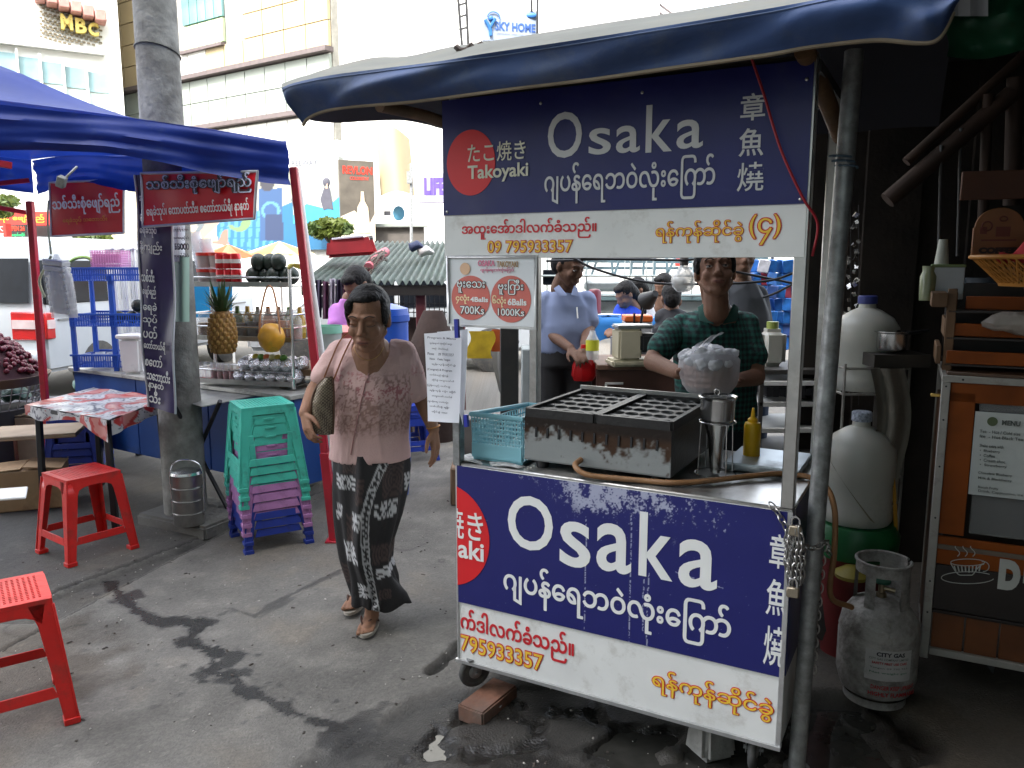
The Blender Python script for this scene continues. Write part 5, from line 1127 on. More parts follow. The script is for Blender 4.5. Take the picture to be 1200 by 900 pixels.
# menu sheet behind the glass
a_, c_, d, e = KPX(1139,530), KPX(1215,530), KPX(1170,484), KPX(1170,583)
mn = thing('menu_sheet', 'white MENU sheet with small print taped inside the dark counter window', 'menu', K(a_[0],-.004,e[1]), KAng)
b = B(); b.box(((c_[0]-a_[0])/2,0,(d[1]-e[1])/2),(c_[0]-a_[0],.002,d[1]-e[1])); part('sheet', b, M('menu_paper', (.55,.57,.55), .5, var=.03), mn)
GG = M('menu_print', (.10,.11,.10), .6)
TK('MENU', 1174, 1196, 493, 499, GG, mn, .004)
for i, (s_, x1, sz) in enumerate((('Tea  - Hot / Cold size',1196,507),('Ice  - Hot Black Tea',1199,513),('Shake extra with',1176,523),('•  Blueberry',1172,529),('•  Coffee',1166,534),('•  Cream choc',1178,540),('•  Strawberry',1180,546),('Chocolate Blueberry',1186,556),('Milk & Blackberry',1186,562),('Biscuit Fruity',1170,572),('Drink. Cappuccino, ice',1199,578))): TK(s_, 1148-(i > 6)*2, x1, sz-1.8, sz+1.8, GG, mn, .001)
b = B(); q = KPX(1163,494,-.007); b.lathe([(.0,0),(.016,0),(.016,.0015),(0,.0015)], (0,0,0), 20, Matrix.Rotation(PI/2,3,'X')); o = part('round_emblem', b, M('emblem_green', (.10,.13,.06), .6), mn); o.location = Vector((q[0]-a_[0], -.002, q[1]-e[1]))
kb('sliding_handle', (-.02,.03,1.10), (.05,.012,.012), M('brass', (.5,.33,.1), .3, 1))
# crates with drawers on the counter, basket above
cr = thing('crate_shelf', 'stack of orange-brown wooden trays on the coffee counter', 'crate', K(-.03,.04,ct+.04), KAng)
for i, z in enumerate((.0,.095,.19,)):
    kb('tray_front', (.50,.0+.03*i,.045+z), (.95-.1*(i==2),.014,.045), ORW, cr); kb('tray_side', (.0+.02*i,.13+.02*i,.05+z), (.016,.25,.065), WOOD, cr); kb('tray_base', (.50,.14,.015+z), (.96,.26,.010), DKW, cr)
for u in (.03,.5,.96): kb('corner_post', (u,.02,.14), (.03,.02,.29), WOOD, cr)
kb('tray_side', (-.01,.10,.245), (.05,.22,.05), WOOD, cr); kb('back_board', (.5,.27,.15), (.96,.012,.30), DKW, cr)
ob = thing('orange_basket', 'shallow orange woven basket holding a red cloth and lemons', 'basket', K(.33,.10,ct+.335), KAng)
OBM = M('orange_cane', (.52,.22,.04), .5, var=.25)
b = B(); n_ = 60
for k in range(n_):
    for sgn_ in (1,-1):
        t0 = 2*PI*k/n_; t1 = t0+sgn_*.22; b.tube([(.19*math.cos(t0),.14*math.sin(t0),.01),(.275*math.cos(t1),.2*math.sin(t1),.095)], .0035, 4)
part('weave', b, OBM, ob); b = B(); b.tube([(.282*math.cos(t),.205*math.sin(t),.10) for t in np.linspace(0,2*PI,48)[:-1]], .008, 8, closed=True); part('rim', b, OBM, ob); b = B(); b.lathe([(0,0),(.19,0),(.195,.012),(0,.012)], n=32, sy=.74); part('base', b, OBM, ob)
b = B(); b.grid(20, 16, lambda s, t: ((s-.5)*.22-.06, (t-.5)*.2-.02, .085+.075*math.exp(-((s-.5)**2+(t-.5)**2)*9)+.014*math.sin(17*s+3*t)+.01*math.sin(19*t))); solo('red_cloth', 'bright red cloth heaped in the orange basket', 'cloth', b, M('scarlet_cloth', (.50,.02,.03), .8), K(.30,.10,ct+.335), KAng, smooth=60)
for i in range(4): b = B(); b.ell((0,0,.025),(.032,.026,.025),12); solo('lemon', ('first','second','third','fourth')[i]+' yellow-green lemon from the left in the orange basket', 'lemon', b, M('lemon_skin', (.40,.32,.03), .45, bump=.2), K(.40+.045*i,.07+.03*(i%2),ct+.41+.01*(i%2)), 0, 'lemons in the orange basket')
b = B(); b.ell((0,0,0),(.15,.05,.04),18,k=10); solo('plastic_film_roll', 'crumpled clear plastic roll lying on the wooden trays', 'plastic roll', b, M('cloudy_film', (.45,.40,.36), .35, alpha=.75, bump=1, bscale=30), K(.24,-.01,ct+.215), KAng, warp=rough(.005,60))
# wooden COFFEE sign
csx = P(1168,272,2.9); cs = thing('coffee_sign', 'arched orange wooden COFFEE sign hanging over the counter', 'sign', P(1168,303,2.9), KAng+.12)
pts = [(-.078,0),(.078,0),(.082,.015),(.082,.11)]+[(.078*math.cos(t),.11+.07*math.sin(t)) for t in np.linspace(0,PI,16)]+[(-.082,.11),(-.082,.015)]
b = B(); b.poly(pts, .014); part('board', b, M('sign_orange_wood', (.22,.08,.02), .5, var=.2, scale=6), cs, bev=.002)
cfr = frame(cs.location, (math.cos(KAng+.12), math.sin(KAng+.12), 0)); text('COFFEE', .1, M('dark_brown_ink', (.03,.015,.01), .6), cs, cfr @ Matrix.Translation((0,0,.001)), .008, fit=(-.06,.06,.018,.04))
b = B(); b.tube([(-.04+.016*math.cos(t),-.003,.115+.016*math.sin(t)) for t in np.linspace(0,2*PI,14)[:-1]], .003, 5, closed=True); b.box((0,-.002,.065),(.11,.004,.006)); b.box((.012,-.002,.095),(.045,.003,.035)); b.box((-.05,-.002,.10),(.022,.003,.025)); b.tube([(.01+.012*math.cos(t),-.003,.14+.008*math.sin(t)) for t in np.linspace(0,2*PI,12)[:-1]], .0025, 5, closed=True); part('painted_beans', b, M('painted_brown', (.14,.03,.015), .6), cs)
kb('hanger_board', (.0,.02,.26), (.26,.02,.10), M('dim_orange_board', (.08,.025,.008), .6), cs)
# containers at the back of the counter
def stand(nm, lb, cat, x, y, Y, prof, m, n=24, **kw):
    return solo(nm, lb, cat, (lambda b: (b.lathe(prof, n=n), b)[1])(B()), m, P(x, y, Y), **kw)
stand('cup_stack', 'tall stack of white paper cups on the counter tin', 'cups', 1103, 312, 3.05, [(0,0),(.026,0),(.015,.10),(.012,.10),(0,.1)], M('dull_white_cup', (.42,.44,.38), .5))
tq = thing('storage_tin', 'pale square tin with a green lid behind the orange basket', 'tin', P(1108,350,3.05), KAng); kb('tin_body', (0,0,.06), (.11,.09,.12), M('pale_tin', (.35,.38,.40), .4), tq); kb('green_lid', (0,0,.124), (.115,.095,.012), M('olive_lid', (.12,.17,.06), .5), tq)
stand('glass_bottle', 'short greenish glass jar beside the pale square tin', 'jar', 1086, 352, 3.05, [(0,0),(.028,0),(.03,.09),(.022,.11),(.024,.13),(0,.13)], M('green_jar', (.22,.25,.14), .15, var=.3))
stand('dark_tub', 'dark clear tub at the back of the coffee counter, right edge', 'tub', 1165, 358, 3.2, [(0,0),(.10,0),(.12,.11),(0,.11)], M('smoky_tub', (.05,.06,.07), .2, var=.3))
# water jugs
JUG = M('milky_jug', (.45,.445,.40), .35, var=.08, scale=3, dirt=.3, dcol=(.26,.25,.2), sss=.1)
def jug(lb, loc, h, capm, r=.135):
    t_ = thing('water_jug', lb, 'water jug', loc); b = B(); b.lathe([(0,0),(r*.94,0),(r,.015),(r,.05),(r*.985,.055),(r*.985,.16),(r,.165),(r,.24),(r*.98,h*.70),(r*.80,h*.80),(r*.45,h*.88),(.034,h*.91),(.031,h)], n=40); part('jug_body', b, JUG, t_)
    b = B(); b.lathe([(.036,h*.955),(.038,h*.96),(.038,h*1.035),(.034,h*1.045),(0,h*1.045)], n=24); part('cap', b, capm, t_)
q1, q2 = P(1010,455,3.3), P(1002,608,3.08)
jug('white water jug with a blue cap on the upper wire shelf', q1, .37, M('blue_cap', (.02,.03,.16), .5), .13)
jug('large white water jug with a checked cloth stopper on the green bin', q2, .42, M('checked_rag', (.30,.33,.40), .9, var=.5, scale=120), .135)
ws = thing('jug_stand', 'thin white wire stand under the upper water jug', 'stand', (q1.x,q1.y,0))
for dx, dy in ((-.13,-.13),(.13,-.13),(.13,.13),(-.13,.13)): b = B(); b.tube([(dx,dy,0),(dx,dy,q1.z+.12)], .006, 6); part('wire_leg', b, CREAM, ws)
for z in (.3,.7,q1.z-.005,q1.z+.10):
    b = B(); b.tube([(-.13,-.13,z),(.13,-.13,z),(.13,.13,z),(-.13,.13,z)], .005, 6, closed=True); b.tube([(-.13,0,z),(.13,0,z)], .004, 6) if z < q1.z+.05 else None; part('wire_ring', b, CREAM, ws)
gb = thing('green_bin', 'green-lidded bin with red body carrying the large jug', 'bin', (q2.x,q2.y,0))
b = B(); b.lathe([(0,q2.z-.004),(.15,q2.z-.004),(.17,q2.z-.05),(.165,q2.z-.13),(0,q2.z-.13)], n=32); part('lid', b, M('green_lid_plastic', (.01,.12,.035), .4, dirt=.2), gb); b = B(); b.lathe([(0,0),(.11,0),(.15,q2.z-.12),(0,q2.z-.12)], n=32); part('tub', b, M('dull_red_tub', (.16,.015,.015), .5), gb)
pot = thing('milk_pan', 'small steel saucepan on a dark stool shelf beside the upper jug', 'saucepan', P(1044,410,3.15)); b = B(); b.lathe([(0,0),(.052,0),(.056,.008),(.056,.066),(.066,.072),(.066,.075),(.056,.073)], n=28); part('pan', b, CHROME, pot); b = B(); b.tube([(.055,0,.065),(.16,.03,.075)], .007, 6); part('handle', b, BLACK, pot)
b = B(); b.box((0,0,-.02),(.22,.2,.05)); b.lathe([(0,-.60),(.05,-.60),(.05,-.05),(0,-.05)],n=12); solo('pan_stand', 'dark little shelf on a post carrying the saucepan', 'stand', b, M('sooty_wood', (.03,.025,.02), .7, var=.4), P(1044,414,3.18))
b = B()
def rag(s, t): p_ = P(lerp(1020,1060,s)+8*math.sin(5*t), lerp(432,600,t)-20*s*(t>.5)*(t-.5), 3.0+.02*math.sin(9*s)+.03*math.sin(4*t)); return p_
b.grid(14, 24, rag); solo('hanging_rag', 'grey-brown rag hanging beside the large water jug', 'cloth', b.W(), M('grey_rag', (.16,.145,.12), .9, var=.2, bump=.5), smooth=60)
b = B(); b.grid(4, 18, lambda s, t: P(lerp(972,1020,t)+6*s, lerp(538,610,t**.9)+ (10-6*t)*s, 2.9)); solo('cloth_strip', 'strip of khaki cloth slanting across the large jug', 'cloth', b.W(), M('khaki_strip', (.22,.19,.13), .8), smooth=60)
# gas cylinders
def gas(lb, c, m, r=.136, h=.40, label=True, rz=0):
    t_ = thing('gas_cylinder', lb, 'gas cylinder', c, rz); b = B()
    b.lathe([(r*.72,0),(r*.78,0),(r*.78,.025),(r*.80,.03)], n=40); b.lathe([(0,.02),(r*.6,.022),(r*.88,.045),(r,.10),(r,h*.62),(r*.985,h*.64),(r,h*.66),(r*.93,h*.78),(r*.7,h*.90),(r*.35,h*.955),(0,h*.96)], n=40); part('shell', b, m, t_)
    b = B(); n_ = 30
    for k in range(n_+1):
        pass
    a0, a1 = -PI*.95-PI/2+PI, PI*.95-PI/2+PI
    vs = []; fs = []; rr2 = r*.68
    for k in range(n_+1):
        t = lerp(a0, a1, k/n_)+PI/2; cut = 1 if abs((k/n_)*4 % 1-.5) > .22 or True else 0
        for q, z in ((rr2,h*.88),(rr2*.97,h*1.30)): vs.append((q*math.cos(t),q*math.sin(t),z))
        for q, z in ((rr2-.004,h*1.30),(rr2-.004,h*.88)): vs.append((q*math.cos(t),q*math.sin(t),z))
    # openings: leave out lower middle faces in front so that the valve shows
    def opening(k): f = k/n_; return .18 < f < .36 or .64 < f < .82 or .42 < f < .58
    for k in range(n_):
        i = k*4
        if opening(k):
            zt = h*1.20; j = len(vs)
            for kk in (k, k+1):
                t = lerp(a0, a1, kk/n_)+PI/2; vs += [(rr2*.98*math.cos(t),rr2*.98*math.sin(t),zt),((rr2-.004)*math.cos(t),(rr2-.004)*math.sin(t),zt)]
            fs += [(j,j+2,i+5,i+1),(i+2,i+6,j+3,j+1),(i+1,i+5,i+6,i+2),(j+1,j+3,j+2,j)]
        else: fs += [(i,i+4,i+5,i+1),(i+2,i+6,i+7,i+3),(i+1,i+5,i+6,i+2)]
    b.add(vs, fs); b.tube([(rr2*.98*math.cos(lerp(a0,a1,k/n_)+PI/2),rr2*.98*math.sin(lerp(a0,a1,k/n_)+PI/2),h*1.30) for k in range(n_+1)], .006, 6); part('collar', b, m, t_)
    b = B(); b.lathe([(0,h*.95),(.018,h*.95),(.018,h*.99),(.012,h*1.0),(.012,h*1.08),(.016,h*1.09),(0,h*1.09)], n=16); b.tube([(0,0,h*1.04),(.04,-.02,h*1.03)], .009, 8); part('valve', b, M('dull_brass', (.25,.20,.13), .4, .8), t_)
    b = B(); b.lathe([(0,h*1.09),(.028,h*1.09),(.030,h*1.11),(.024,h*1.135),(0,h*1.135)], n=14); part('valve_knob', b, M('green_knob', (.02,.10,.06), .5), t_)
    if label:
        def lf(s, t): a = lerp(-.62,.55,s)-PI/2; return ((r+.0012)*math.cos(a), (r+.0012)*math.sin(a), lerp(h*.32,h*.60,t))
        b = B(); b.grid(14, 2, lf); lp = part('paper_label', b, M('label_paper', (.50,.48,.47), .6, dirt=.35, dcol=(.3,.28,.26), dscale=14), t_)
        def bendtext(s_, s0, s1, t0, t1, m_, bd=0):
            me = text_mesh(s_, .1, .0002, bd, res=2); a = coords(me); lo_, hi_ = a.min(0), a.max(0); vs = []
            for v in me.vertices:
                s2 = lerp(s0,s1,(v.co.x-lo_[0])/(hi_[0]-lo_[0])); t2 = lerp(t0,t1,(v.co.y-lo_[1])/(hi_[1]-lo_[1])); a_ = lerp(-.62,.55,s2)-PI/2; q = r+.002; v.co = (q*math.cos(a_), q*math.sin(a_), lerp(h*.32,h*.60,t2))
            put('lettering', me, m_, lp)
        bendtext('CITY GAS', .22,.82,.80,.94, DKL, .004); bendtext('CITY GAS COMPANY LIMITED', .08,.92,.68,.75, GG, .001); bendtext('SAFETY FIRST USE CARE', .14,.88,.54,.62, CRIM, .003); bendtext('Yangon 09 795 933', .1,.9,.38,.45, GG); bendtext('Net weight gas', .1,.9,.22,.30, M('green_ink',(.1,.25,.15),.6), .001); bendtext('DANGER KEEP UPRIGHT', .15,1.15,-.30,-.16, CRIM, .002); bendtext('HIGHLY FLAMMABLE', .1,1.2,-.52,-.38, CRIM, .002)
    return t_
GASM = M('scuffed_gas_paint', (.37,.35,.33), .6, .15, var=.3, scale=8, bump=.5, bscale=50, dirt=.6, dcol=(.10,.085,.075), dscale=13)
gq = G(1042,836); gas('grey gas cylinder with a white paper label standing in front of the coffee counter', (gq.x,gq.y+.12,0), GASM, rz=-.10)
gq = G(990,772); gas('darker gas cylinder behind the labelled one, next to the pole', (gq.x+.02,gq.y+.15,0), M('dark_gas_paint', (.06,.055,.05), .6, .2, dirt=.5), .14, .40, False)
b = B(); b.lathe([(0,0),(.06,0),(.065,.015),(.03,.04),(0,.045)],n=20); solo('yellow_safety_cap', 'dirty yellow plastic cap on top of the dark gas cylinder', 'cap', b, M('dirty_yellow', (.30,.24,.04), .5), P(998,676,2.9))
b = B(); b.tube(bez([P(1042,600,3.0), P(1046,560,3.0), P(1050,620,3.0), P(1048,640,3.0)],6), .008, 6); solo('yellow_strap', 'orange-yellow strap hanging behind the large jug', 'strap', b.W(), M('amber_strap', (.45,.22,.02), .5))
for i, (x, y) in enumerate(((1178,800),)):
    b = B(); b.tube(bez([P(1160,782,2.95), P(1165,800,2.85), P(1180,815,2.8), P(1205,832,2.75)],6), .022, 10); solo('drain_pipe', 'grey bent drain pipe under the coffee counter', 'pipe', b.W(), M('grey_pipe', (.12,.12,.12), .6))
# shed walls, roof and clutter overhead
BLK = M('sooty_wall', (.018,.015,.013), .9, var=.5, scale=3, bump=.6)  # near-black base colour for the shed walls
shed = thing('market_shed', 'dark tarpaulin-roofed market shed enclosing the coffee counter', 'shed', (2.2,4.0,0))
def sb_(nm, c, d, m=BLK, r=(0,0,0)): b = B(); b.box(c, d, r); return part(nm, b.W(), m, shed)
for i in range(9): sb_('back_plank', (1.62+i*.26, 4.05-.02*(i%2), 1.35), (.275,.03,2.7), M('sooty_plank', (.022,.016,.012), .8, var=.6, scale=4, bump=.4))  # planks in a near-black brown
sb_('side_wall', (3.9,-.4,1.4), (.06,9,2.8)); sb_('front_stall_wall', (2.45,-3.2,1.3), (2.9,.06,2.6)); None  # front wall added out of view, side wall extended, to darken the stall
b = B(); b.grid(20, 20, lambda s, t: (lerp(1.0,4.0,s), lerp(-4.6,4.6,t), 2.36+.28*s+.04*math.sin(19*t)*math.sin(PI*s)+.10*t)); part('roof_tarp', b.W(), M('black_roof_tarp', (.02,.02,.02), .8), shed, smooth=60)  # tarp carried forward out of view to keep light off the stall
GT = M('green_tarp', (.012,.085,.04), .5, var=.3, scale=3, bump=.4, bscale=8)
b = B(); b.grid(30, 12, lambda s, t: P(lerp(1108,1290,s)+4*math.sin(9*t), lerp(-30,66,t)-12*s+6*math.sin(7*s), 2.35+.05*math.sin(11*s)+.04*math.sin(9*t))); part('green_tarp', b.W(), GT, shed, smooth=60)
b = B(); b.grid(6, 6, lambda s, t: P(lerp(1116,1158,s), lerp(-14,19,t), 2.26+.01*math.sin(9*s))); solo('white_rag', 'scrap of white cloth over the edge between blue awning and green tarp', 'cloth', b.W(), M('dull_white_cloth', (.42,.42,.44), .8), smooth=60)
for i, (x0, y0, x1, y1, r) in enumerate(((1040,235,1185,110,.035),(1062,190,1205,60,.02),(1150,300,1158,110,.02),(1122,300,1126,150,.006),(1100,300,1103,170,.006),(1185,240,1190,90,.03))):
    b = B(); b.tube([P(x0,y0,3.3), P(x1,y1,3.25)], r, 10); part('rafter' if r > .01 else 'hanging_rod', b.W(), M('shed_timber', (.026,.012,.006), .8, var=.4) if r > .01 else M('shed_rod', (.06,.06,.06), .6), shed)
b = B(); b.add([P(1068,139,3.2), P(1092,138,3.2), P(1093,120,3.2), P(1068,139,3.22), P(1092,138,3.22), P(1093,120,3.22)], [(0,1,2),(5,4,3),(0,3,4,1),(1,4,5,2),(2,5,3,0)]); solo('torn_sheet', 'small grey triangle of torn sheeting high in the dark shed', 'sheet', b.W(), GALV)
# strings of glinting sachets
SAC = M('silver_sachet', (.45,.44,.42), .2, .8, var=.5, scale=30); st_ = thing('sachet_strings', 'hanging strings of glinting silver sachets behind the steel pole', 'sachets', P(990,480,3.45))
b = B(); 
for k in range(150):
    x = RS.uniform(968,1006); y = RS.uniform(245,470); s_ = RS.uniform(.012,.02); b.box(P(x,y,3.45+RS.uniform(-.04,.04)), (s_,.002,s_*1.3), (RS.uniform(-.8,.8),RS.uniform(-.8,.8),RS.uniform(-1,1)))
part('sachets', b.W(), SAC, st_, kind='stuff'); b = B()
for k in range(5): b.tube([P(970+k*9,240,3.45), P(970+k*9,475,3.45)], .0015, 4)
part('strings', b.W(), BLACK, st_)
# ================================================================ PEOPLE
def skin_mat(nm, c): return M(nm, (1,1,1), .62, var=.14, scale=22, attr='tint', bump=.25, bscale=170, sss=.12, spec=.3)
HAIR = M('black_hair', (.006,.005,.005), .6, spec=.25, var=.4, scale=40, bump=.6, bscale=90)
def headB(b, c, Rm, s=1, jaw=1):
    """add head capsules/ellipsoids to builder b; returns map from head space to world"""
    m = Matrix.Translation(c) @ Rm.to_4x4() @ Matrix.Scale(s, 4)
    t = B()
    t.ell((0,.012,.032),(.073,.092,.086),20,k=14); t.ell((0,-.015,-.03),(.060,.072,.078),18,k=12); t.ell((0,-.048,-.088),(.030,.032,.025),12)
    for x in (-1,1):
        t.cap((x*.052,.0,-.045),(x*.022,-.052,-.088),.018,.017); t.ell((x*.036,-.058,-.028),(.024,.022,.024),12); t.ell((x*.074,.012,-.006),(.010,.017,.030),10)
        t.ell((x*.031,-.070,.004),(.0165,.0135,.0095),12,k=8); t.ell((x*.0115,-.0935,-.032),(.0085,.009,.0075),10,k=6)
        t.cap((x*.010,-.081,.026),(x*.046,-.070,.027),.0085,.007)
    t.cap((0,-.078,.018),(0,-.098,-.026),.0075,.0115); t.ell((0,-.086,-.0575),(.023,.0115,.0058),12,k=8); t.ell((0,-.085,-.068),(.0195,.0125,.0068),12,k=8); t.ell((0,-.080,-.062),(.03,.012,.018),12)
    t.cap((0,.015,-.06),(0,.03,-.15),.050,.052)
    b.add(t.v, t.f, m); return m
def face_bits(m, par, eyes='down', brow=True):
    bm_ = M('eyebrow_hair', (.012,.009,.008), .8); LM = M('lid_line', (.01,.007,.006), .5); EW = M('eye_white', (.45,.42,.40), .2); IR = M('iris_dark', (.01,.007,.005), .1)
    for x in (-1,1):
        t = B(); t.tube(bez([(x*.012,-.0885,.0265),(x*.030,-.0865,.0335),(x*.048,-.0745,.027)],4), [.0010]+[.0021]*7+[.0008], 6); t.v = [tuple(m@Vector(v)) for v in t.v]; part('eyebrow', t.W(), bm_, par)
        z0 = -.0035 if eyes == 'down' else .006
        t = B(); t.tube(bez([(x*.0165,-.0795,z0+.001),(x*.024,-.0850,z0-.001),(x*.032,-.0862,z0-.0012),(x*.040,-.0825,z0+.0),(x*.0465,-.0745,z0+.002)],4), .0010, 5); t.v = [tuple(m@Vector(v)) for v in t.v]; part('eyelid', t.W(), LM, par)
        if eyes != 'down':
            t = B(); t.ell((x*.031,-.0745,.0015),(.0125,.0112,.0052),14,k=8); t.v = [tuple(m@Vector(v)) for v in t.v]; e = part('eye', t.W(), EW, par)
            t = B(); t.ell((x*.0315,-.0845,.0018),(.0048,.0028,.0045),12,k=6); t.v = [tuple(m@Vector(v)) for v in t.v]; part('iris', t.W(), IR, e)
    t = B(); t.tube(bez([(-.021,-.0925,-.0628),(-.008,-.0985,-.0622),(.008,-.0985,-.0622),(.021,-.0925,-.0628)],4), .0012, 5); t.v = [tuple(m@Vector(v)) for v in t.v]; part('mouth_line', t.W(), M('mouth_dark', (.05,.015,.015), .6), par)
def handB(b, w, d, n, sd, s=1, curl=.5, spread=1):
    """palm + five bent fingers. w wrist, d finger direction, n palm normal (fingers curl towards it), sd thumb side"""
    w = Vector(w); d = Vector(d).normalized(); n = Vector(n); n = (n-d*n.dot(d)).normalized(); sd = Vector(sd); sd = (sd-d*sd.dot(d)-n*sd.dot(n)).normalized()
    for k, (o, L0, bs) in enumerate(((.030,.066,.082),(.011,.074,.086),(-.009,.069,.083),(-.028,.054,.076))):
        b.cap(w+d*.012*s+sd*o*.45*s, w+d*bs*s+sd*o*s, .0125*s, .0105*s, 10)
        p = w+d*bs*s+sd*o*s*1.02; a = .25*curl+.06*k*curl; dd = d.copy()
        for j, (f, r0, r1) in enumerate(((.45,.0092,.0082),(.30,.0082,.0075),(.25,.0075,.0062))):
            dd = (d*math.cos(a)+n*math.sin(a)+sd*.10*(1.2-k*.8)*spread*(j == 0)).normalized(); q = p+dd*L0*f*s; b.cap(p, q, r0*s, r1*s, 10); p = q; a += .75*curl
    b.cap(w+d*.02*s, w+d*.07*s+sd*.0*s, .021*s, .022*s, 12)
    p = w+d*.022*s+sd*.020*s; q = p+(d*.55+sd*.65+n*.28).normalized()*.036*s; r_ = q+(d*.9+sd*.35+n*.35*curl).normalized()*.030*s; e = r_+(d+n*.4*curl).normalized()*.022*s
    b.cap(p, q, .0135*s, .011*s, 10); b.cap(q, r_, .0105*s, .009*s, 10); b.cap(r_, e, .009*s, .0068*s, 10)
def footB(b, heel, toe, s=1):
    heel, toe = Vector(heel), Vector(toe); d = (toe-heel); d.z = 0; d.normalize(); sd = Vector((d.y,-d.x,0)); 
    b.cap(heel+Vector((0,0,.028))*s, heel+d*.10*s+Vector((0,0,.030))*s, .030*s, .030*s); b.cap(heel+d*.06*s+Vector((0,0,.045*s)), heel+d*.155*s+Vector((0,0,.022*s)), .030*s, .022*s)
    for k, (o, L, r0) in enumerate(((.030,.050,.013),(.011,.048,.0095),(-.004,.042,.009),(-.018,.034,.0085),(-.030,.025,.008))):
        p = heel+d*.15*s+sd*o*s+Vector((0,0,.018*s)); b.cap(heel+d*.10*s+sd*o*.6*s+Vector((0,0,.022*s)), p, .016*s, r0*1.05*s, 10); b.cap(p, p+d*L*s+Vector((0,0,-.004*s)), r0*s, r0*.9*s, 10)
def hairB(m, cuts, voxel, par, nm='hair', noise=.004, mat=None):
    t = B(); 
    for c_, r_ in cuts: t.ell(c_, r_, 18, k=12)
    t.v = [tuple(m@Vector(v)) for v in t.v]; me = blob(t, voxel, 2, 'hair', world_parent=par)
    a = coords(me); nn = np.empty(len(a)*3); me.vertices.foreach_get('normal', nn) if hasattr(me.vertices[0],'normal') else None; nn = nn.reshape(-1,3)
    a = a+nn*((vnoise(a*np.array([1,1,.25]), 170, 3, 2)-.5)*noise*2)[:,None]; me.vertices.foreach_set('co', a.ravel()); me.update()
    return put(nm, me, mat or HAIR, par)
def tinted(base, lips=None, m=None, extra=None, lipcol=(.20,.06,.055)):
    def f(c):
        n = vnoise(c, 18, 4, 3); out = np.array(base)[None,:]*(.88+.24*n[:,None])
        if m is not None:
            q = np.array([tuple(m @ Vector((0,-.09,-.063)))])-0; d = np.linalg.norm((c-q)*np.array([1,1,2.6]), axis=1); w = 1-smooth(d, .018, .028); out = out+(np.array(lipcol)-out)*w[:,None]*.6
        return extra(c, out) if extra else out
    return f
def cloth_folds(me, amp, scale, seed=0, ax=(1,1,1)):
    a = coords(me); nn = np.empty(len(a)*3); me.vertices.foreach_get('normal', nn); nn = nn.reshape(-1,3); w = np.abs(vnoise(a*np.array(ax), scale, seed, 2)-.5)*2
    a = a+nn*((1-w)**2*amp-amp*.4)[:,None]; me.vertices.foreach_set('co', a.ravel()); me.update()
# ---------------------------------------------------------------- walking woman
wb = G(432,728); wom = thing('person', 'woman in a pink embroidered blouse and black patterned longyi walking with a handbag', 'person', (wb.x, wb.y, 0))
SK = (.26,.135,.083)
b = B(); hc = P(431,374,3.17); hR = Euler((.20,0,-.10)).to_matrix(); hm_ = headB(b, hc, hR, 1.09)
neck = P(436,417,3.27); b.cap(hc+Vector((.005,.04,-.07)), neck+Vector((0,.02,-.03)), .052, .058)
b.ell(P(436,430,3.28),(.115,.08,.05),20,k=12)
shR, shL = P(397,415,3.31), P(475,417,3.33)
eR, wR = P(368,460,3.24), P(357,484,3.10); eL, wL = P(496,470,3.36), P(508,503,3.26)
b.cap(shR, eR, .044, .036); b.cap(eR, wR, .036, .024); b.cap(shL, eL, .047, .039); b.cap(eL, wL, .039, .025)
b.cap(neck, P(433,500,3.32), .09, .11)
handB(b, wR, P(362,508,3.06)-wR, (.6,.3,-.2), (.5,-.8,0), .95, .75); handB(b, wL, P(513,550,3.22)-wL, (-.7,.2,0), (-.1,-1,0), 1.0, .45)
kF, aF = P(437,640,3.25), P(436,722,3.25); kB_, aB = P(428,640,3.30), P(425,700,3.50)
b.cap(P(430,560,3.32), kF, .075, .048); b.cap(kF, aF, .050, .030); b.cap(P(425,560,3.34), kB_, .08, .05); b.cap(kB_, aB, .048, .032)
hF = G(436,724,.02); footB(b, hF+Vector((.0,.03,-.01)), hF+Vector((-.004,-.2,0)), .93); b.cap(aF, hF+Vector((0,.0,.04)), .03, .03)
hB_ = G(424,699,.03); footB(b, hB_+Vector((0,.02,.0)), hB_+Vector((-.03,-.2,0)), .93); b.cap(aB, hB_+Vector((0,.0,.04)), .032, .03)
body = blob(b, .0042, 4, 'body', world_parent=wom); hl = wm(wom).inverted() @ hm_
colour(body, tinted(SK, m=hl)); put('body', body, skin_mat('tan_skin', SK), wom); face_bits(hm_, wom)
hairB(hm_, [((0,.028,.042),(.0785,.090,.084)),((0,.06,.0),(.071,.065,.08)),((0,-.004,.086),(.060,.066,.027)),((-.065,.004,.028),(.016,.042,.050)),((.065,.004,.028),(.016,.042,.050)),((-.048,-.052,.060),(.020,.020,.026)),((-.060,-.036,.036),(.012,.020,.026)),((0,.11,.0),(.05,.04,.045))], .0040, wom, noise=.0022)
# blouse
b = B(); BY = 3.31
secs = []
for y, x0, x1, ry in ((541,386,480,.135),(532,387,479,.137),(515,388,478,.138),(490,389,480,.140),(465,389,481,.135),(445,385,484,.128),(428,384,487,.115),(415,388,484,.098),(406,400,472,.075),(400,412,462,.055)):
    l, r_ = P(x0,y,BY), P(x1,y,BY); secs.append((((l.x+r_.x)/2, BY, l.z), (r_.x-l.x)/2, ry))
b.loft(secs[::-1] if False else secs, 40)
b.cap(shR+Vector((.0,0,-.005)), P(381,441,3.27), .054, .056, 16); b.cap(shL+Vector((-.0,0,-.005)), P(485,456,3.34), .054, .058, 16); b.cap(P(398,412,3.31), P(474,413,3.32), .050, .050)
bl = blob(b, .0058, 5, 'blouse', world_parent=wom); cloth_folds(bl, .011, 9, 3, (1,1,.5)); cloth_folds(bl, .004, 30, 5, (1,1,.35))
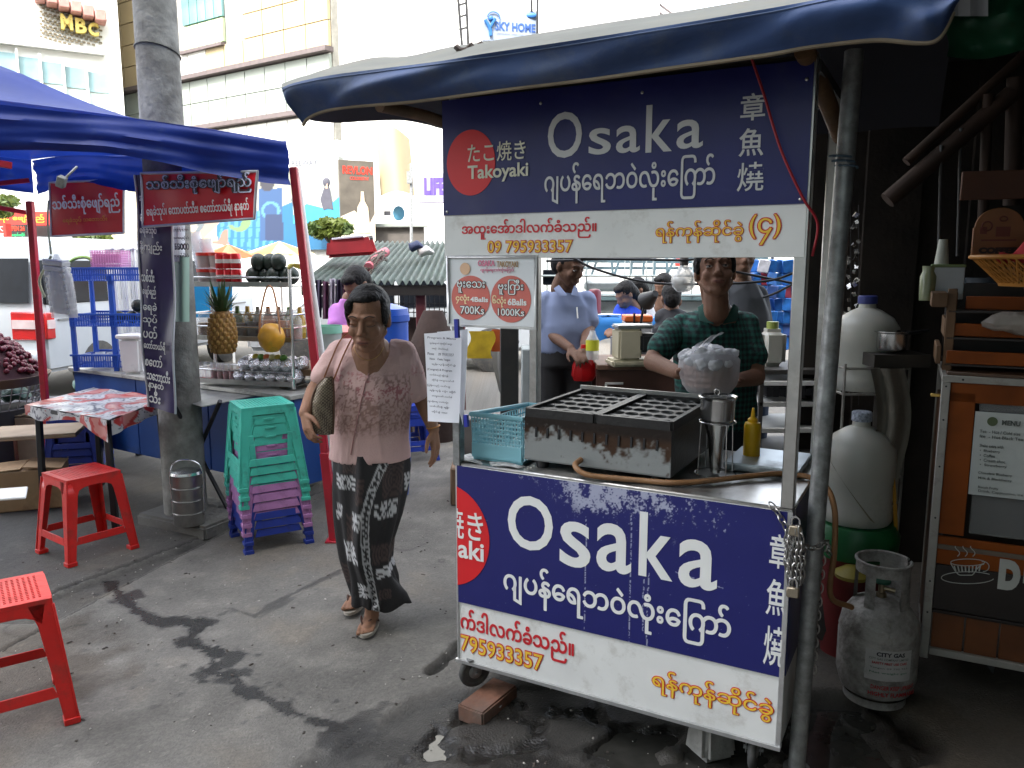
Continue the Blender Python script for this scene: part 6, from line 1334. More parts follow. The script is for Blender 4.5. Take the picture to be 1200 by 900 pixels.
# neckline and hem: remove the cloth above a round neck opening, and the closed bottom
bm = bmesh.new(); bm.from_mesh(bl); nl = P(435,432,3.2)-wom.location; kc = P(434,404,3.25)-wom.location; zb = (P(430,543,3.25)-wom.location).z
dl = [v for v in bm.verts if ((v.co.x-kc.x)/.073)**2+((v.co.z-kc.z)/.078)**2 < 1 and v.co.z < kc.z+.2 or v.co.z < zb+.012]
bmesh.ops.delete(bm, geom=dl, context='VERTS'); bm.to_mesh(bl); bm.free()
lw, lz = wom.location.x, 0
def blouse(c):
    X = c[:,0]+wom.location.x; Z = c[:,2]; base = np.array([.60,.40,.375])*(.93+.14*vnoise(c,7,1,3))[:,None]
    z1, z2 = P(430,446,3.2).z, P(430,507,3.2).z; t = (z1-Z)/(z1-z2); xc = P(434,470,3.2).x
    n1 = vnoise(c,55,7,2); n2 = vnoise(c,26,8,2); env = smooth(t,-.25,.1)*(1-smooth(t,.85,1.15))*(np.abs(X-xc) < .155)
    lines = (np.abs(n1-.5) < .045)|(np.abs(n2-.5) < .03); g = (vnoise(c,120,9,1) > .5)
    base = base+(np.array([.20,.10,.085])-base)*(env*lines*.75)[:,None]; base = base+(np.array([.27,.16,.125])-base)*(env*smooth(t,.25,.6)*.55*(.6+.4*g))[:,None]
    fl = smooth(vnoise(c,15,11,2),.52,.6)*smooth(t,-.35,-.1)*(1-smooth(t,.3,.5))*(X > xc-.15); base = base+(np.array([.42,.10,.14])-base)*(fl*.5*lines)[:,None]
    return base
colour(bl, blouse); bo_ = put('blouse', bl, thin(M('pink_cotton', (1,1,1), .85, var=.08, scale=50, attr='tint', bump=.3, bscale=160), .12), wom); bo_.modifiers.new('s','SOLIDIFY').thickness = .0025
b = B(); b.tube([Vector((kc.x+.086*math.cos(t), 0, kc.z+.088*math.sin(t))) for t in np.linspace(PI*1.08,PI*1.92,24)], .0028, 6)
from mathutils.bvhtree import BVHTree
def drape(b, me, off=.0015, far=5):
    """push builder points (thing space) along +y onto the mesh"""
    tr = BVHTree.FromPolygons([v.co for v in me.vertices], [p.vertices for p in me.polygons]); out = []
    for v in b.v:
        h = tr.ray_cast(Vector((v[0],-far,v[2])), Vector((0,1,0))); out.append((v[0], (h[0].y-off+v[1]) if h[0] else v[1]-.1, v[2]))
    b.v = out
pl_ = B(); xp = P(429,440,3.2)-wom.location
ps = [(P(x,y,3.19)-wom.location) for x,y in ((434,433),(429,447),(425,465),(421,485),(417,505),(414,520),(412,532))]
pl_.tube(bez([(p.x,0,p.z) for p in ps],5), .0028, 6); drape(pl_, bl); part('placket', pl_, M('blouse_seam', (.30,.16,.15), .8), wom)
for y, x in ((442,430),(463,425),(484,421),(505,417)):
    t = B(); q = P(x+1.5,y,3.19)-wom.location; t.ell((q.x,0,q.z),(.0045,.002,.0045),8,k=5); drape(t, bl, .003); part('button', t, M('pink_button', (.45,.25,.25), .3), wom)
# necklace
t = B(); t.tube([Vector((kc.x+.066*math.cos(a), 0, kc.z+.02+.075*math.sin(a))) for a in np.linspace(PI*1.1,PI*1.9,26)], .0011, 5); drape(t, body, .0012); part('necklace', t, M('gold_chain', (.5,.33,.12), .3, 1), wom)
t = B(); wq = wL+ (P(513,550,3.22)-wL).normalized()*-.01-wom.location; t.tube([wq+Vector((.027*math.cos(a),.027*math.sin(a),.006*math.cos(a))) for a in np.linspace(0,2*PI,24)[:-1]], .0028, 6, closed=True); part('bracelet', t, M('orange_beads', (.45,.20,.05), .4, .5), wom)
# longyi
def lsec(y, x0, x1, Yc, ry): l, r_ = P(x0,y,Yc), P(x1,y,Yc); return (((l.x+r_.x)/2, Yc, l.z), (r_.x-l.x)/2, ry)
LS = [lsec(*q) for q in ((526,390,476,3.31,.128),(545,390,477,3.30,.130),(570,390,475,3.29,.128),(600,393,470,3.28,.122),(630,398,462,3.28,.115),(655,403,459,3.28,.112),(675,409,466,3.29,.115),(690,413,468,3.30,.118),(704,416,462,3.30,.118))]
def dens(ss, n=9):
    out = []
    for a_, c_ in zip(ss, ss[1:]):
        for k in range(n): t = k/n; out.append((tuple(lerp(a_[0][i], c_[0][i], t) for i in range(3)), lerp(a_[1],c_[1],t), lerp(a_[2],c_[2],t)))
    return out+[ss[-1]]
def lfn(p, t, s, c):
    d = (p-c); fold = .006*math.sin(5*t+7*s)+.009*math.sin(3*t-4*s+1)+.006*math.sin(11*t+3*s); d = d*(1+fold/.12*(.4+s))
    q = c+d
    fl = max(0, s-.72)/.28; a = math.exp(-((t-5.95)/.33)**2)+math.exp(-((t+.33)/.33)**2)            # tail of cloth kicked out on her left
    q += Vector((.085*fl*a, -.02*fl*a, .035*fl*a)); q.z -= .02*math.sin(t+1.2)*s - .006*math.sin(9*t)*s*s
    w = math.exp(-((t-4.62)/.10)**2)*.012; q += Vector((0,-w,0)); return q
b = B(); b.loft(dens(LS), 260, caps=False, fn=lfn); lg = B(); lg.v = b.v; lg.f = b.f; iv = wm(wom).inverted(); lg.v = [tuple(iv@Vector(v)) for v in lg.v]; lme = lg.mesh('longyi', smooth=180)
def longyi(c):
    X = c[:,0]+wom.location.x; Z = c[:,2]; Yf = 3.19
    px = 600+FPX*X/(Yf*math.cos(TILT)-(Z-CAMH)*math.sin(TILT)); py = 450-FPX*(Yf*math.sin(TILT)+(Z-CAMH)*math.cos(TILT))/(Yf*math.cos(TILT)-(Z-CAMH)*math.sin(TILT))   # cloth chart in print units
    out = np.tile(np.array([.010,.009,.010]), (len(c),1)); W_ = np.array([.48,.48,.49]); BR = np.array([.055,.035,.032])
    n = vnoise(c, 60, 1, 2)
    def rect(x0,x1,y0,y1,sk=0): xx = px+sk*(py-y0); return (xx > x0)&(xx < x1)&(py > y0)&(py < y1)
    for r_ in ((402,419,536,553,0),(450,470,545,583,.05),(407,416,603,638,0),(437,462,637,660,0),(421,429,560,590,.1),(398,408,664,690,0),(445,458,690,702,0),(468,480,600,640,0)):
        k = rect(*r_); cx = (r_[0]+r_[1])/2; cy = (r_[2]+r_[3])/2; rg = np.sin(np.hypot((px-cx)*1.0,(py-cy)*.6)*2.4) > -.2; out[k&rg] = BR; out[k&~rg] = (.018,.013,.013)
    for r_ in ((393,418,556,573,-.05),(394,402,592,609,.1),(415,427,599,619,.05),(441,464,588,607,.1),(402,417,636,659,-.25),(441,478,665,677,-.1),(419,440,684,701,-.1),(384,390,640,660,0),(470,480,560,580,0)):
        k = rect(*r_); cx = (r_[0]+r_[1])/2; cy = (r_[2]+r_[3])/2; an = np.arctan2(py-cy, px-cx); rad = (np.sin(an*14) > -.35)&((np.abs(px-cx) > 3)|(np.abs(py-cy) > 3)); sq = (np.abs(np.maximum(np.abs(px-cx),np.abs(py-cy)*1.2)-3.2) < 1); out[k&(rad|sq)&(n > .22)] = W_
    ys = np.array([540,545,573,600,632,659,690,710]); xs_ = np.array([451,449,437,430,429,431,437,440]); bx = np.interp(py, ys, xs_); d = px-bx
    sn = np.sin(py*.95); band = (np.abs(np.abs(d)-4.1) < .75)|((np.abs(d) < 4)&(np.abs(d-2.6*sn) < 1.0))|((np.abs(d) < 3.6)&(np.abs(np.cos(py*.475)) < .16)); out[(np.abs(d) < 5)] = (.014,.013,.014); out[band] = W_*.8
    return out
colour(lme, longyi); lo_ = put('longyi', lme, M('longyi_cotton', (1,1,1), .8, var=.06, scale=40, attr='tint', bump=.25, bscale=150), wom); lo_.modifiers.new('s','SOLIDIFY').thickness = .003
# sandals
SAN = M('pale_sandal', (.36,.33,.28), .6, dirt=.3)
for h0, dx, rz in ((hF+Vector((0,.03,0)),-.004,0),(hB_+Vector((0,.02,0)),-.03,-.1)):
    b = B(); d = Vector((dx,-.2,0)).normalized(); sd_v = Vector((d.y,-d.x,0)); n_ = 24; pts = []
    for k in range(n_):
        t = 2*PI*k/n_; L = .118*math.cos(t); W_ = (.040+.008*math.cos(t))*math.sin(t); pts.append(h0+d*(.085+L)+sd_v*W_)
    z = h0.z-.012; b.add([(p.x,p.y,z) for p in pts]+[(p.x,p.y,z+.014) for p in pts], [tuple(range(n_))[::-1], tuple(range(n_,2*n_))]+[(k,(k+1)%n_,n_+(k+1)%n_,n_+k) for k in range(n_)]); sa = part('sandal', b.W(), SAN, wom)
    b = B(); tp = h0+d*.145+sd_v*.018+Vector((0,0,.012)); 
    for sgn_ in (-1,1): b.tube(bez([tp, h0+d*.115+sd_v*(.03*sgn_)+Vector((0,0,.045)), h0+d*.06+sd_v*(.036*sgn_)+Vector((0,0,.0))],5), .0045, 6)
    b.v = [tuple(wm(wom).inverted()@Vector(v)) for v in b.v]; b.world = False; o = part('strap', b, M('brown_strap', (.07,.03,.02), .6), sa)
# handbag hanging from her shoulder (a thing of its own)
hb_ = thing('handbag', 'small checked tan handbag with orange straps on the walking woman\'s shoulder', 'handbag', P(379,508,3.14))
def bag_pat(c):
    u = (c[:,0]+c[:,2])/.012; v = (c[:,0]*1-c[:,2])/.012; g = (np.abs(u-np.round(u)) < .17)|(np.abs(v-np.round(v)) < .17); out = np.tile(np.array([.30,.25,.17]),(len(c),1)); out[g] = (.07,.045,.03); return out
b = B(); n_ = 14
q4 = [(P(366,505,3.12),P(391,508,3.16)),(P(366,470,3.12),P(392,470,3.16)),(P(372,452,3.14),P(391,447,3.16)),(P(381,443,3.16),P(389,441,3.16))]
def bg(s, t, side):
    i = min(int(t*3), 2); f = t*3-i; l = q4[i][0].lerp(q4[i+1][0], f); r_ = q4[i][1].lerp(q4[i+1][1], f); p = l.lerp(r_, s); dep = .05*math.sin(PI*min(max(s,.03),.97))**.5*(1-.5*t); p.y += -dep*side; return p
b.grid(44, 70, lambda s, t: bg(s, t, 1)); b.grid(10, 10, lambda s, t: bg(1-s, t, -1)); me = (b.W(), b)[1]; iv = wm(hb_).inverted(); b.v = [tuple(iv@Vector(v)) for v in b.v]; b.world = False
bme = b.mesh('bag_body', smooth=60); colour(bme, bag_pat); put('bag_body', bme, M('bag_canvas', (1,1,1), .6, var=.1, attr='tint'), hb_)
STR = M('orange_leather', (.32,.11,.025), .5, var=.2)
TRM = M('brown_leather', (.09,.04,.02), .5)
b = B(); b.tube(bez([bg(0,0,1),bg(0,.33,1),bg(0,.66,1),bg(0,1,1),bg(1,1,1)],5), .004, 6); b.tube(bez([bg(1,0,1),bg(1,.33,1),bg(1,.66,1),bg(1,1,1)],5), .004, 6); part('piping', b.W(), TRM, hb_)
for l in (((376,458),(381,440),(389,420),(397,402),(404,393),(410,389)),((386,455),(393,440),(401,420),(408,405),(413,396),(418,391))):
    pts = bez([P(x,y,3.19-.0*k) for k,(x,y) in enumerate(l)], 6); iv = wm(wom).inverted(); 
    tt_ = B(); n0 = len(pts); tr = BVHTree.FromPolygons([v.co for v in bl.vertices], [p.vertices for p in bl.polygons]); q = []
    for p in pts:
        lp_ = iv@p; h = tr.ray_cast(Vector((lp_.x,-5,lp_.z)), Vector((0,1,0))); q.append(wm(wom)@Vector((lp_.x, min(lp_.y, (h[0].y-.005) if h[0] else lp_.y), lp_.z)))
    for a_, c_ in zip(q, q[1:]): tt_.bar(a_, c_+(c_-a_)*.2, .004, .013, up=(0,1,0))
    part('strap', tt_.W(), STR, hb_)
# ---------------------------------------------------------------- cook behind the cart
vw = thing('person', 'young cook in a dark green checked shirt behind the cart holding a wrapped bundle', 'person', P(832,520,3.6)*1.0); vw.location.z = 0
b = B(); VY = 3.58; hc = P(838,319,3.50); vR = Euler((-.30,-.06,-.12)).to_matrix(); vm = headB(b, hc, vR, 1.08)
nk = P(842,372,3.60); b.cap(hc+Vector((0,.05,-.06)), nk, .054, .060)
sR, sL = P(784,389,3.60), P(876,389,3.62); eR2, wR2 = P(765,424,3.45), P(795,437,3.22)
b.cap(sR, eR2, .05, .042); b.cap(eR2, wR2, .041, .029); eL2, wL2 = P(886,442,3.55), P(862,446,3.30); b.cap(sL, eL2, .05, .042); b.cap(eL2, wL2, .041, .03)
handB(b, wR2, P(820,440,3.12)-wR2, (.2,0,1), (-.3,-.3,1), 1.0, .45); handB(b, wL2, P(845,450,3.18)-wL2, (0,0,1), (.3,-.5,1), 1.0, .4)
b.cap(nk+Vector((0,0,-.03)), P(838,470,3.62), .10, .12); b.cap(P(820,500,3.62), Vector((P(820,500,3.62).x,3.62,.05)), .09, .05); b.cap(P(862,500,3.62), Vector((P(862,500,3.62).x,3.62,.05)), .09, .05)
for x in (820,862): q = P(x,500,3.62); footB(b, (q.x,3.64,.0), (q.x,3.4,0), 1)
body = blob(b, .0052, 4, 'body', world_parent=vw); colour(body, tinted((.23,.12,.078), m=wm(vw).inverted()@vm)); put('body', body, skin_mat('tan_skin', SK), vw); face_bits(vm, vw, 'open')
hairB(vm, [((0,.022,.045),(.080,.095,.085)),((0,.06,.01),(.074,.065,.075)),((-.02,-.04,.085),(.06,.05,.035)),((.03,-.035,.085),(.05,.05,.035)),((-.068,.0,.035),(.016,.035,.045)),((.068,.0,.035),(.016,.035,.045))], .005, vw)
b = B(); sec = []
for y, x0, x1, ry in ((500,796,884,.125),(470,794,885,.125),(440,792,885,.125),(410,789,884,.125),(390,788,880,.12),(376,798,872,.10),(366,815,868,.075)):
    l, r_ = P(x0,y,VY+.03), P(x1,y,VY+.03); sec.append((((l.x+r_.x)/2, VY+.03, l.z), (r_.x-l.x)/2, ry))
b.loft(sec, 36); b.cap(sR+Vector((.015,0,.005)), P(774,410,3.50), .060, .062, 16); b.cap(sL+Vector((-.01,0,.005)), P(882,416,3.58), .060, .062, 16); b.cap(P(800,380,3.62), P(875,380,3.62), .05, .05)
sh = blob(b, .0062, 4, 'shirt', world_parent=vw); cloth_folds(sh, .012, 8, 4, (1,1,.6)); cloth_folds(sh, .005, 24, 2)
kc2 = P(840,352,3.5)-vw.location; bm = bmesh.new(); bm.from_mesh(sh); bmesh.ops.delete(bm, geom=[v for v in bm.verts if ((v.co.x-kc2.x)/.062)**2+((v.co.z-kc2.z)/.11)**2 < 1], context='VERTS'); bm.to_mesh(sh); bm.free()
def plaid(c):
    x, y, z = c[:,0]+.4*c[:,1], c[:,1], c[:,2]; a = (np.sin(x/.013*PI) > .0); d = (np.sin(z/.013*PI) > .0); g = np.array([.008,.085,.068]); k = np.array([.004,.007,.010]); w = (a.astype(float)+d)/2; out = k+(g-k)*w[:,None]; out[a&d] *= 1.15
    left = (1-smooth(c[:,0], .0, .10))[:,None]; return out*(.35+.65*left) if False else out
colour(sh, plaid); o = put('shirt', sh, M('plaid_cotton', (1,1,1), .85, var=.1, attr='tint', bump=.2, bscale=150), vw); o.modifiers.new('s','SOLIDIFY').thickness = .003
for s_ in (-1,1):
    t = B(); a_ = P(842+s_*18,356,3.52); c_ = P(842+s_*5,380,3.47); d_ = P(842+s_*22,376,3.50); e_ = P(842+s_*24,360,3.56); t.add([a_,c_,d_,e_]+[v+Vector((0,.006,0)) for v in (a_,c_,d_,e_)], [(0,1,2,3),(7,6,5,4),(0,4,5,1),(1,5,6,2),(2,6,7,3),(3,7,4,0)]); part('collar', t.W(), M('green_collar', (.012,.07,.055), .8), vw, bev=.001)
t = B(); t.loft([((P(840,530,3.62).x,3.62,z),.15,.12) for z in (.55,.7,.85,.95)], 24); 
for x in (820,862): q = P(x,500,3.62); t.cap((q.x,3.62,.8),(q.x,3.62,.1),.095,.07)
put('trousers', blob(t, .012, 4, 'trousers', world_parent=vw), M('dark_trousers', (.012,.014,.02), .85), vw)
# bundle: stacked foam trays in a knotted clear bag
bn_ = thing('wrapped_bundle', 'stack of pink foam trays in a knotted clear plastic bag held by the cook', 'bundle', P(830,458,3.14))
FT = M('pink_foam', (.62,.44,.38), .6, var=.08)
for k in range(4):
    b = B(); q = P(831,450-k*7,3.14); s_ = 1-.05*abs(k-2); b.loft([((q.x,q.y,q.z-.010),.085*s_,.07*s_),((q.x,q.y,q.z-.004),.10*s_,.085*s_),((q.x,q.y,q.z+.008),.105*s_,.09*s_)], 28, fn=lambda p,t,s,c: c+(p-c)*(1+.05*math.cos(4*t))); part('foam_tray', b.W(), FT, bn_)
BGM = thin(M('milky_bag', (.72,.72,.76), .22, var=.05, alpha=.10, bump=1, bscale=25), .3)
b = B(); b.loft([((P(831,y,3.14).x,3.14,P(831,y,3.14).z),w,w*.85) for y,w in ((462,.04),(459,.085),(450,.106),(440,.114),(430,.119),(421,.118),(414,.10),(409,.06),(407,.01))], 90, fn=lambda p,t,s,c: c+(p-c)*(1+.018*math.sin(9*t+14*s)+.018*math.sin(23*t-9*s)))
part('bag_film', b.W(), thin(M('clear_film', (.80,.80,.83), .18, var=.04, alpha=.30, bump=1, bscale=30), .3), bn_)
b = B(); 
def ear(s, t): p = P(lerp(812,848,t)-3*s, lerp(411,393,t)+lerp(-5,6,s)*(math.sin(PI*min(t+.15,1))**.6)-12*0, 3.1); p.y += .015*math.sin(12*t+5*s); p.z += .012*t; return p
b.grid(10, 24, ear); part('bag_handle', b.W(), BGM, bn_)
b = B()
for k in range(26): a_ = 2*PI*k/26*1.9; rr_ = .112*math.sqrt((k+1)/27); q = P(831,419,3.14)+Vector((rr_*math.cos(a_),rr_*math.sin(a_)*.8,.028*(1-k/26)-.012*(k>18)+.010*math.sin(k*7))); b.ell(q, (.027+.008*math.sin(k*3),.02,.018+.006*math.sin(k*5)), 10, k=6)
cr_ = blob(b, .005, 2, 'crumpled_top', world_parent=bn_); cloth_folds(cr_, .011, 26, 4); cloth_folds(cr_, .003, 60, 6); put('crumpled_top', cr_, thin(M('bag_crumple', (.80,.81,.84), .25, var=.06, alpha=.95, bump=.8, bscale=40), .35), bn_)
# ---------------------------------------------------------------- generic standing / sitting figures behind
def figure(lb, pts, Y, top, topcol, leg, legcol, skin=(.22,.12,.08), hd=1.0, yaw=0, pitch=0, hair_long=False, sleeve=True, vox=.009, sit=False, hair=True, group=None):
    """pts: dict of photo pixels for head, neck, shoulders (sR,sL), elbows, wrists, hips"""
    g = lambda k: P(pts[k][0], pts[k][1], Y+(pts[k][2] if len(pts[k]) > 2 else 0))
    t_ = thing('person', lb, 'person', (g('hip').x, Y, 0), 0, group)
    b = B(); Rm = Euler((pitch,0,yaw)).to_matrix(); m_ = headB(b, g('head'), Rm, hd); nk = g('neck'); b.cap(g('head')+Vector((0,.02,-.06)), nk, .05, .06)
    for a_, e_, w_ in (('sR','eR','wR'),('sL','eL','wL')):
        if e_ in pts:
            b.cap(g(a_), g(e_), .048, .04); 
            if w_ in pts: b.cap(g(e_), g(w_), .04, .027); dd = (g(w_)-g(e_)).normalized(); handB(b, g(w_), dd+Vector((0,0,-.2)), (0,.2,-1), (0,-1,0), .95, .6)
    b.cap(nk+Vector((0,.02,-.05)), g('hip'), .065, .10)
    if not sit:
        for s_ in (-1,1): h = g('hip'); b.cap(h+Vector((s_*.08,0,0)), (h.x+s_*.09,Y,.06), .08, .045); footB(b, (h.x+s_*.09,Y+.05,0), (h.x+s_*.09,Y-.2,0))
    else:
        h = g('hip'); fd = Vector((math.sin(yaw),-math.cos(yaw),0))
        for s_ in (-1,1):
            sd_2 = Vector((fd.y,-fd.x,0))*.09*s_; kn = Vector((h.x,Y,.48))+sd_2+fd*.38; b.cap(Vector((h.x,Y,.50))+sd_2, kn, .08, .06); b.cap(kn, (kn.x,kn.y,.05), .055, .035)
        b.cap(h, (h.x,Y,.52), .13, .13)
    me = blob(b, vox, 3, 'body', world_parent=t_); colour(me, tinted(skin)); put('body', me, skin_mat('tan_skin', SK), t_)
    if vox < .008: face_bits(m_, t_, 'open')
    if hair:
        hc_ = [((0,.024,.042),(.080,.094,.086)),((0,.06,.0),(.072,.065,.08)),((0,-.035,.082),(.06,.05,.033))]
        if hair_long: hc_ += [((0,.09,-.03),(.06,.04,.10)),((0,.10,-.14),(.045,.03,.12))]
        hairB(m_, hc_, .008, t_)
    b = B(); sr, s_l, hp = g('sR'), g('sL'), g('hip'); cx = (sr.x+s_l.x)/2; w = abs(s_l.x-sr.x)/2
    b.loft([((hp.x,Y+.01,hp.z-.04),.165,.125),((hp.x,Y+.01,hp.z+.12),.16,.125),((cx,Y+.01,sr.z-.12),max(w,.12)+.025,.125),((cx,Y+.01,sr.z-.02),max(w,.1)+.01,.105),((nk.x,Y+.01,nk.z+.0),.075,.07)], 28); b.cap(sr, s_l, .058, .058)
    if sleeve:
        for a_, e_ in (('sR','eR'),('sL','eL')):
            if e_ in pts: b.cap(g(a_), g(a_).lerp(g(e_), .72), .064, .062)
    sm = blob(b, .010, 3, 'shirt', world_parent=t_); cloth_folds(sm, .014, 8, 2, (1,1,.6)); put('shirt', sm, M(top, topcol, .85, var=.12, scale=8), t_)
    if not sit:
        b = B(); b.loft([((hp.x,Y,hp.z+.05),.15,.115),((hp.x,Y,hp.z-.12),.165,.125)], 24)
        for s_ in (-1,1): b.cap((hp.x+s_*.075,Y,hp.z-.1), (hp.x+s_*.09,Y,.10), .092, .068)
        put('trousers', blob(b, .012, 4, 'trousers', world_parent=t_), M(leg, legcol, .85, var=.2), t_)
    else:
        b = B(); b.cap((h.x,Y,hp.z-.05), (h.x,Y,.50), .14, .15)
        for s_ in (-1,1):
            sd_2 = Vector((fd.y,-fd.x,0))*.09*s_; kn = Vector((h.x,Y,.48))+sd_2+fd*.38; b.cap(Vector((h.x,Y,.50))+sd_2, kn, .095, .075); b.cap(kn, (kn.x,kn.y,.15), .07, .06)
        put('trousers', blob(b, .014, 4, 'trousers', world_parent=t_), M('dark_skirt', (.02,.02,.03), .85, var=.2), t_)
        b = B(); b.lathe([(0,0),(.13,0),(.12,.40),(0,.40)],n=12); part_ = solo('low_stool', 'low dark stool under the '+lb[:40].split(' ')[0]+' at hip '+str(len(lb)), 'stool', b, BLU2, (h.x,Y,0)); part_['label'] = 'low blue stool under the '+' '.join(lb.split(' ')[:8])
    return t_, m_
bmn, mm_ = figure('man in a pale blue short-sleeved shirt and black trousers looking down at his shopping', dict(head=(667,312,-.05),neck=(662,342),sR=(639,354,.03),sL=(686,354,.05),eR=(640,388,-.02),wR=(668,408,-.2),eL=(690,384,.0),wL=(685,404,-.2),hip=(662,405)), 4.7, 'pale_blue_shirt', (.17,.21,.34), 'black_trousers', (.01,.01,.012), (.14,.075,.05), 1.0, .75, .35, vox=.0065)
for s_ in (-1,1):
    t = B(); a_ = P(664+s_*9,334,4.60); c_ = P(667+s_*2,346,4.55); d_ = P(666+s_*12,347,4.57); e_ = P(663+s_*14,338,4.62); t.add([a_,c_,d_,e_]+[v+Vector((0,.006,0)) for v in (a_,c_,d_,e_)], [(0,1,2,3),(7,6,5,4),(0,4,5,1),(1,5,6,2),(2,6,7,3),(3,7,4,0)]); part('collar', t.W(), MC['pale_blue_shirt'], bmn, bev=.001)
b = B(); b.tube([P(676,360,4.56), P(677,373,4.555)], .004, 6); solo('pen', 'pen clipped in the pocket of the blue-shirted man', 'pen', b.W(), WHITE)
rb = thing('carrier_bag', 'red plastic carrier bag hanging from the blue-shirted man\'s hand', 'bag', P(684,445,4.45))
b = B(); b.loft([((P(684,y,4.45).x,4.45,P(684,y,4.45).z),w,w*.6) for y,w in ((446,.05),(440,.068),(428,.062),(418,.04),(410,.018),(404,.012))], 40, fn=lambda p,t,s,c: c+(p-c)*(1+.08*math.sin(7*t+6*s)+.05*math.sin(17*t))); part('bag_body', b.W(), thin(M('red_bag', (.60,.01,.015), .35, var=.15), .4), rb)
dr = thing('drink_bottle', 'small clear drink bottle with a yellow label in the blue-shirted man\'s hand', 'bottle', P(694,421,4.42)); b = B(); b.lathe([(0,0),(.034,0),(.036,.01),(.036,.11),(.02,.14),(.015,.16),(0,.16)], n=20); part('bottle', b, M('bottle_clear', (.7,.72,.72), .1, alpha=.5), dr); b = B(); b.lathe([(.037,.05),(.037,.11)], n=20); part('label_band', b, M('lime_label', (.55,.55,.03), .5), dr)
figure('person in a dark grey shirt and jeans standing behind the cook', dict(head=(868,300,.0),neck=(868,330),sR=(848,345),sL=(886,348,.1),eL=(893,395,.0),hip=(868,425)), 4.35, 'charcoal_shirt', (.05,.055,.065), 'blue_jeans', (.02,.04,.09), vox=.01)
fgs = 'people eating at the street table'
figure('seated girl in a bright blue shirt with her hair tied back', dict(head=(733,346,-.05),neck=(736,356),sR=(729,364),sL=(745,366,.1),eR=(724,380,-.1),wR=(716,385,-.35),hip=(738,392)), 6.8, 'royal_blue_shirt', (.008,.05,.42), '', (0,0,0), hd=.95, yaw=-1.2, pitch=.5, hair_long=True, sit=True, group=fgs)
figure('person with black hair and white top seated behind the blue-shirted girl', dict(head=(746,340),neck=(749,350),sR=(742,357),sL=(760,358,.1),eR=(750,375,-.1),hip=(752,388)), 7.6, 'white_top', (.55,.56,.60), '', (0,0,0), hd=.95, yaw=-1.2, pitch=.4, hair_long=True, sit=True, group=fgs)
figure('man in glasses seated across the table, face turned left', dict(head=(777,335),neck=(780,345),sR=(768,354),sL=(792,354),eR=(766,370,-.1),wR=(774,376,-.3),hip=(780,385)), 8.0, 'brown_top', (.10,.05,.03), '', (0,0,0), hd=1, yaw=-.9, pitch=.3, sit=True, group=fgs)
figure('black-haired diner with back to the camera in front of the bulb', dict(head=(786,349),neck=(787,362),sR=(776,372),sL=(798,372),hip=(787,398)), 6.2, 'dark_top', (.02,.02,.025), '', (0,0,0), hd=.95, yaw=PI, sit=True, group=fgs)
figure('woman in a lilac shirt bending behind the walking woman', dict(head=(418,334,-.05),neck=(410,350),sR=(396,366),sL=(432,366),eR=(393,386,-.1),hip=(412,400)), 5.9, 'lilac_shirt', (.42,.16,.48), '', (0,0,0), hd=1.08, yaw=-.6, pitch=.7, hair_long=False, sit=True)
# ================================================================ STREET BEHIND
def tower(name, label, cat='building', loc=(0,0,0)): return thing(name, label, cat, loc)
CRP = M('cream_cladding', (.40,.32,.19), .6, var=.06, scale=.6); GRP_ = M('grey_green_cladding', (.26,.29,.26), .6, var=.06, scale=.6); WHR = M('white_render', (.74,.74,.70), .7, var=.05, scale=.5, dirt=.15, dcol=(.5,.48,.44), dscale=.6)
LEDGE = M('dark_ledge', (.10,.08,.08), .7); GLZ = M('green_glazing', (.12,.24,.24), .12, var=.25, scale=2); GLW = M('pale_glazing', (.24,.36,.38), .1, var=.2, scale=1.5)
# central clad building: the face runs back to the left from its corner at the right
E0, E1 = P(395,300,26), P(140,300,33); E0.z = E1.z = 0; EU = (E1-E0).normalized(); EN = Vector((EU.y,-EU.x,0)); EN = EN if EN.y < 0 else -EN; EL = (E1-E0).length
bl1 = tower('office_building', 'cream and grey panelled office building rising behind the utility pole', loc=E0)
def Ez(y, x=395, Y=26): return P(x, y, Y).z
def epix(x, y):
    d = ray(x, y); o = Vector((0,0,CAMH)); s = (E0-o).dot(EN)/d.dot(EN); q = o+d*s; return (q-E0).dot(EU), q.z
pm_cache = {}
def epanel(u0, u1, z0, z1, m, nm='panel', out=0, th=.12, parent=bl1):
    key = (nm, round(u1-u0,2), round(z1-z0,2), m.name); me = pm_cache.get(key)
    if me is None:
        b = B(); b.box((0,0,0),(round(u1-u0,2)-.035,th,round(z1-z0,2)-.035)); me = b.mesh(nm, smooth=0); me.materials.append(m); pm_cache[key] = me
    c_ = E0+EU*((u0+u1)/2)+EN*(out)+Vector((0,0,(z0+z1)/2)); o = put(nm, me, None, parent, c_-E0, (0,0,math.atan2(EU.y,EU.x))); return o
b = B(); c_ = E0+EU*(EL/2)-EN*4.1; 
b.box(c_+Vector((0,0,9))-E0, (EL,8,18), (0,0,math.atan2(EU.y,EU.x))); part('core', b, M('joint_grey', (.30,.29,.26), .8), bl1)
zl1, zl2 = Ez(60), Ez(128); zt = 16.0; rh = .78; cw = 1.02
wu0, wu1 = epix(262,30)[0], epix(214,30)[0]; wz = epix(238,60)[1]
k = 0; z = zl1+.15
while z < zt-.1:
    u = .0
    while u < EL-.4:
        if not (wu0-.9 < u+cw/2 < wu1+.3 and z+rh/2 > wz): epanel(u, u+cw, z, z+rh, CRP if u < wu0+.2 or u > wu1 else WHR)
        u += cw
    z += rh
for za, zb, m_ in ((zl2+.12, zl1-.06, GRP_),(zl2-.12-rh*5, zl2-.12, WHR)):
    n_ = max(1, round((zb-za)/rh)); h2 = (zb-za)/n_
    for j in range(n_):
        u = 0
        while u < EL-.4: epanel(u, u+cw, za+j*h2, za+(j+1)*h2, m_); u += cw
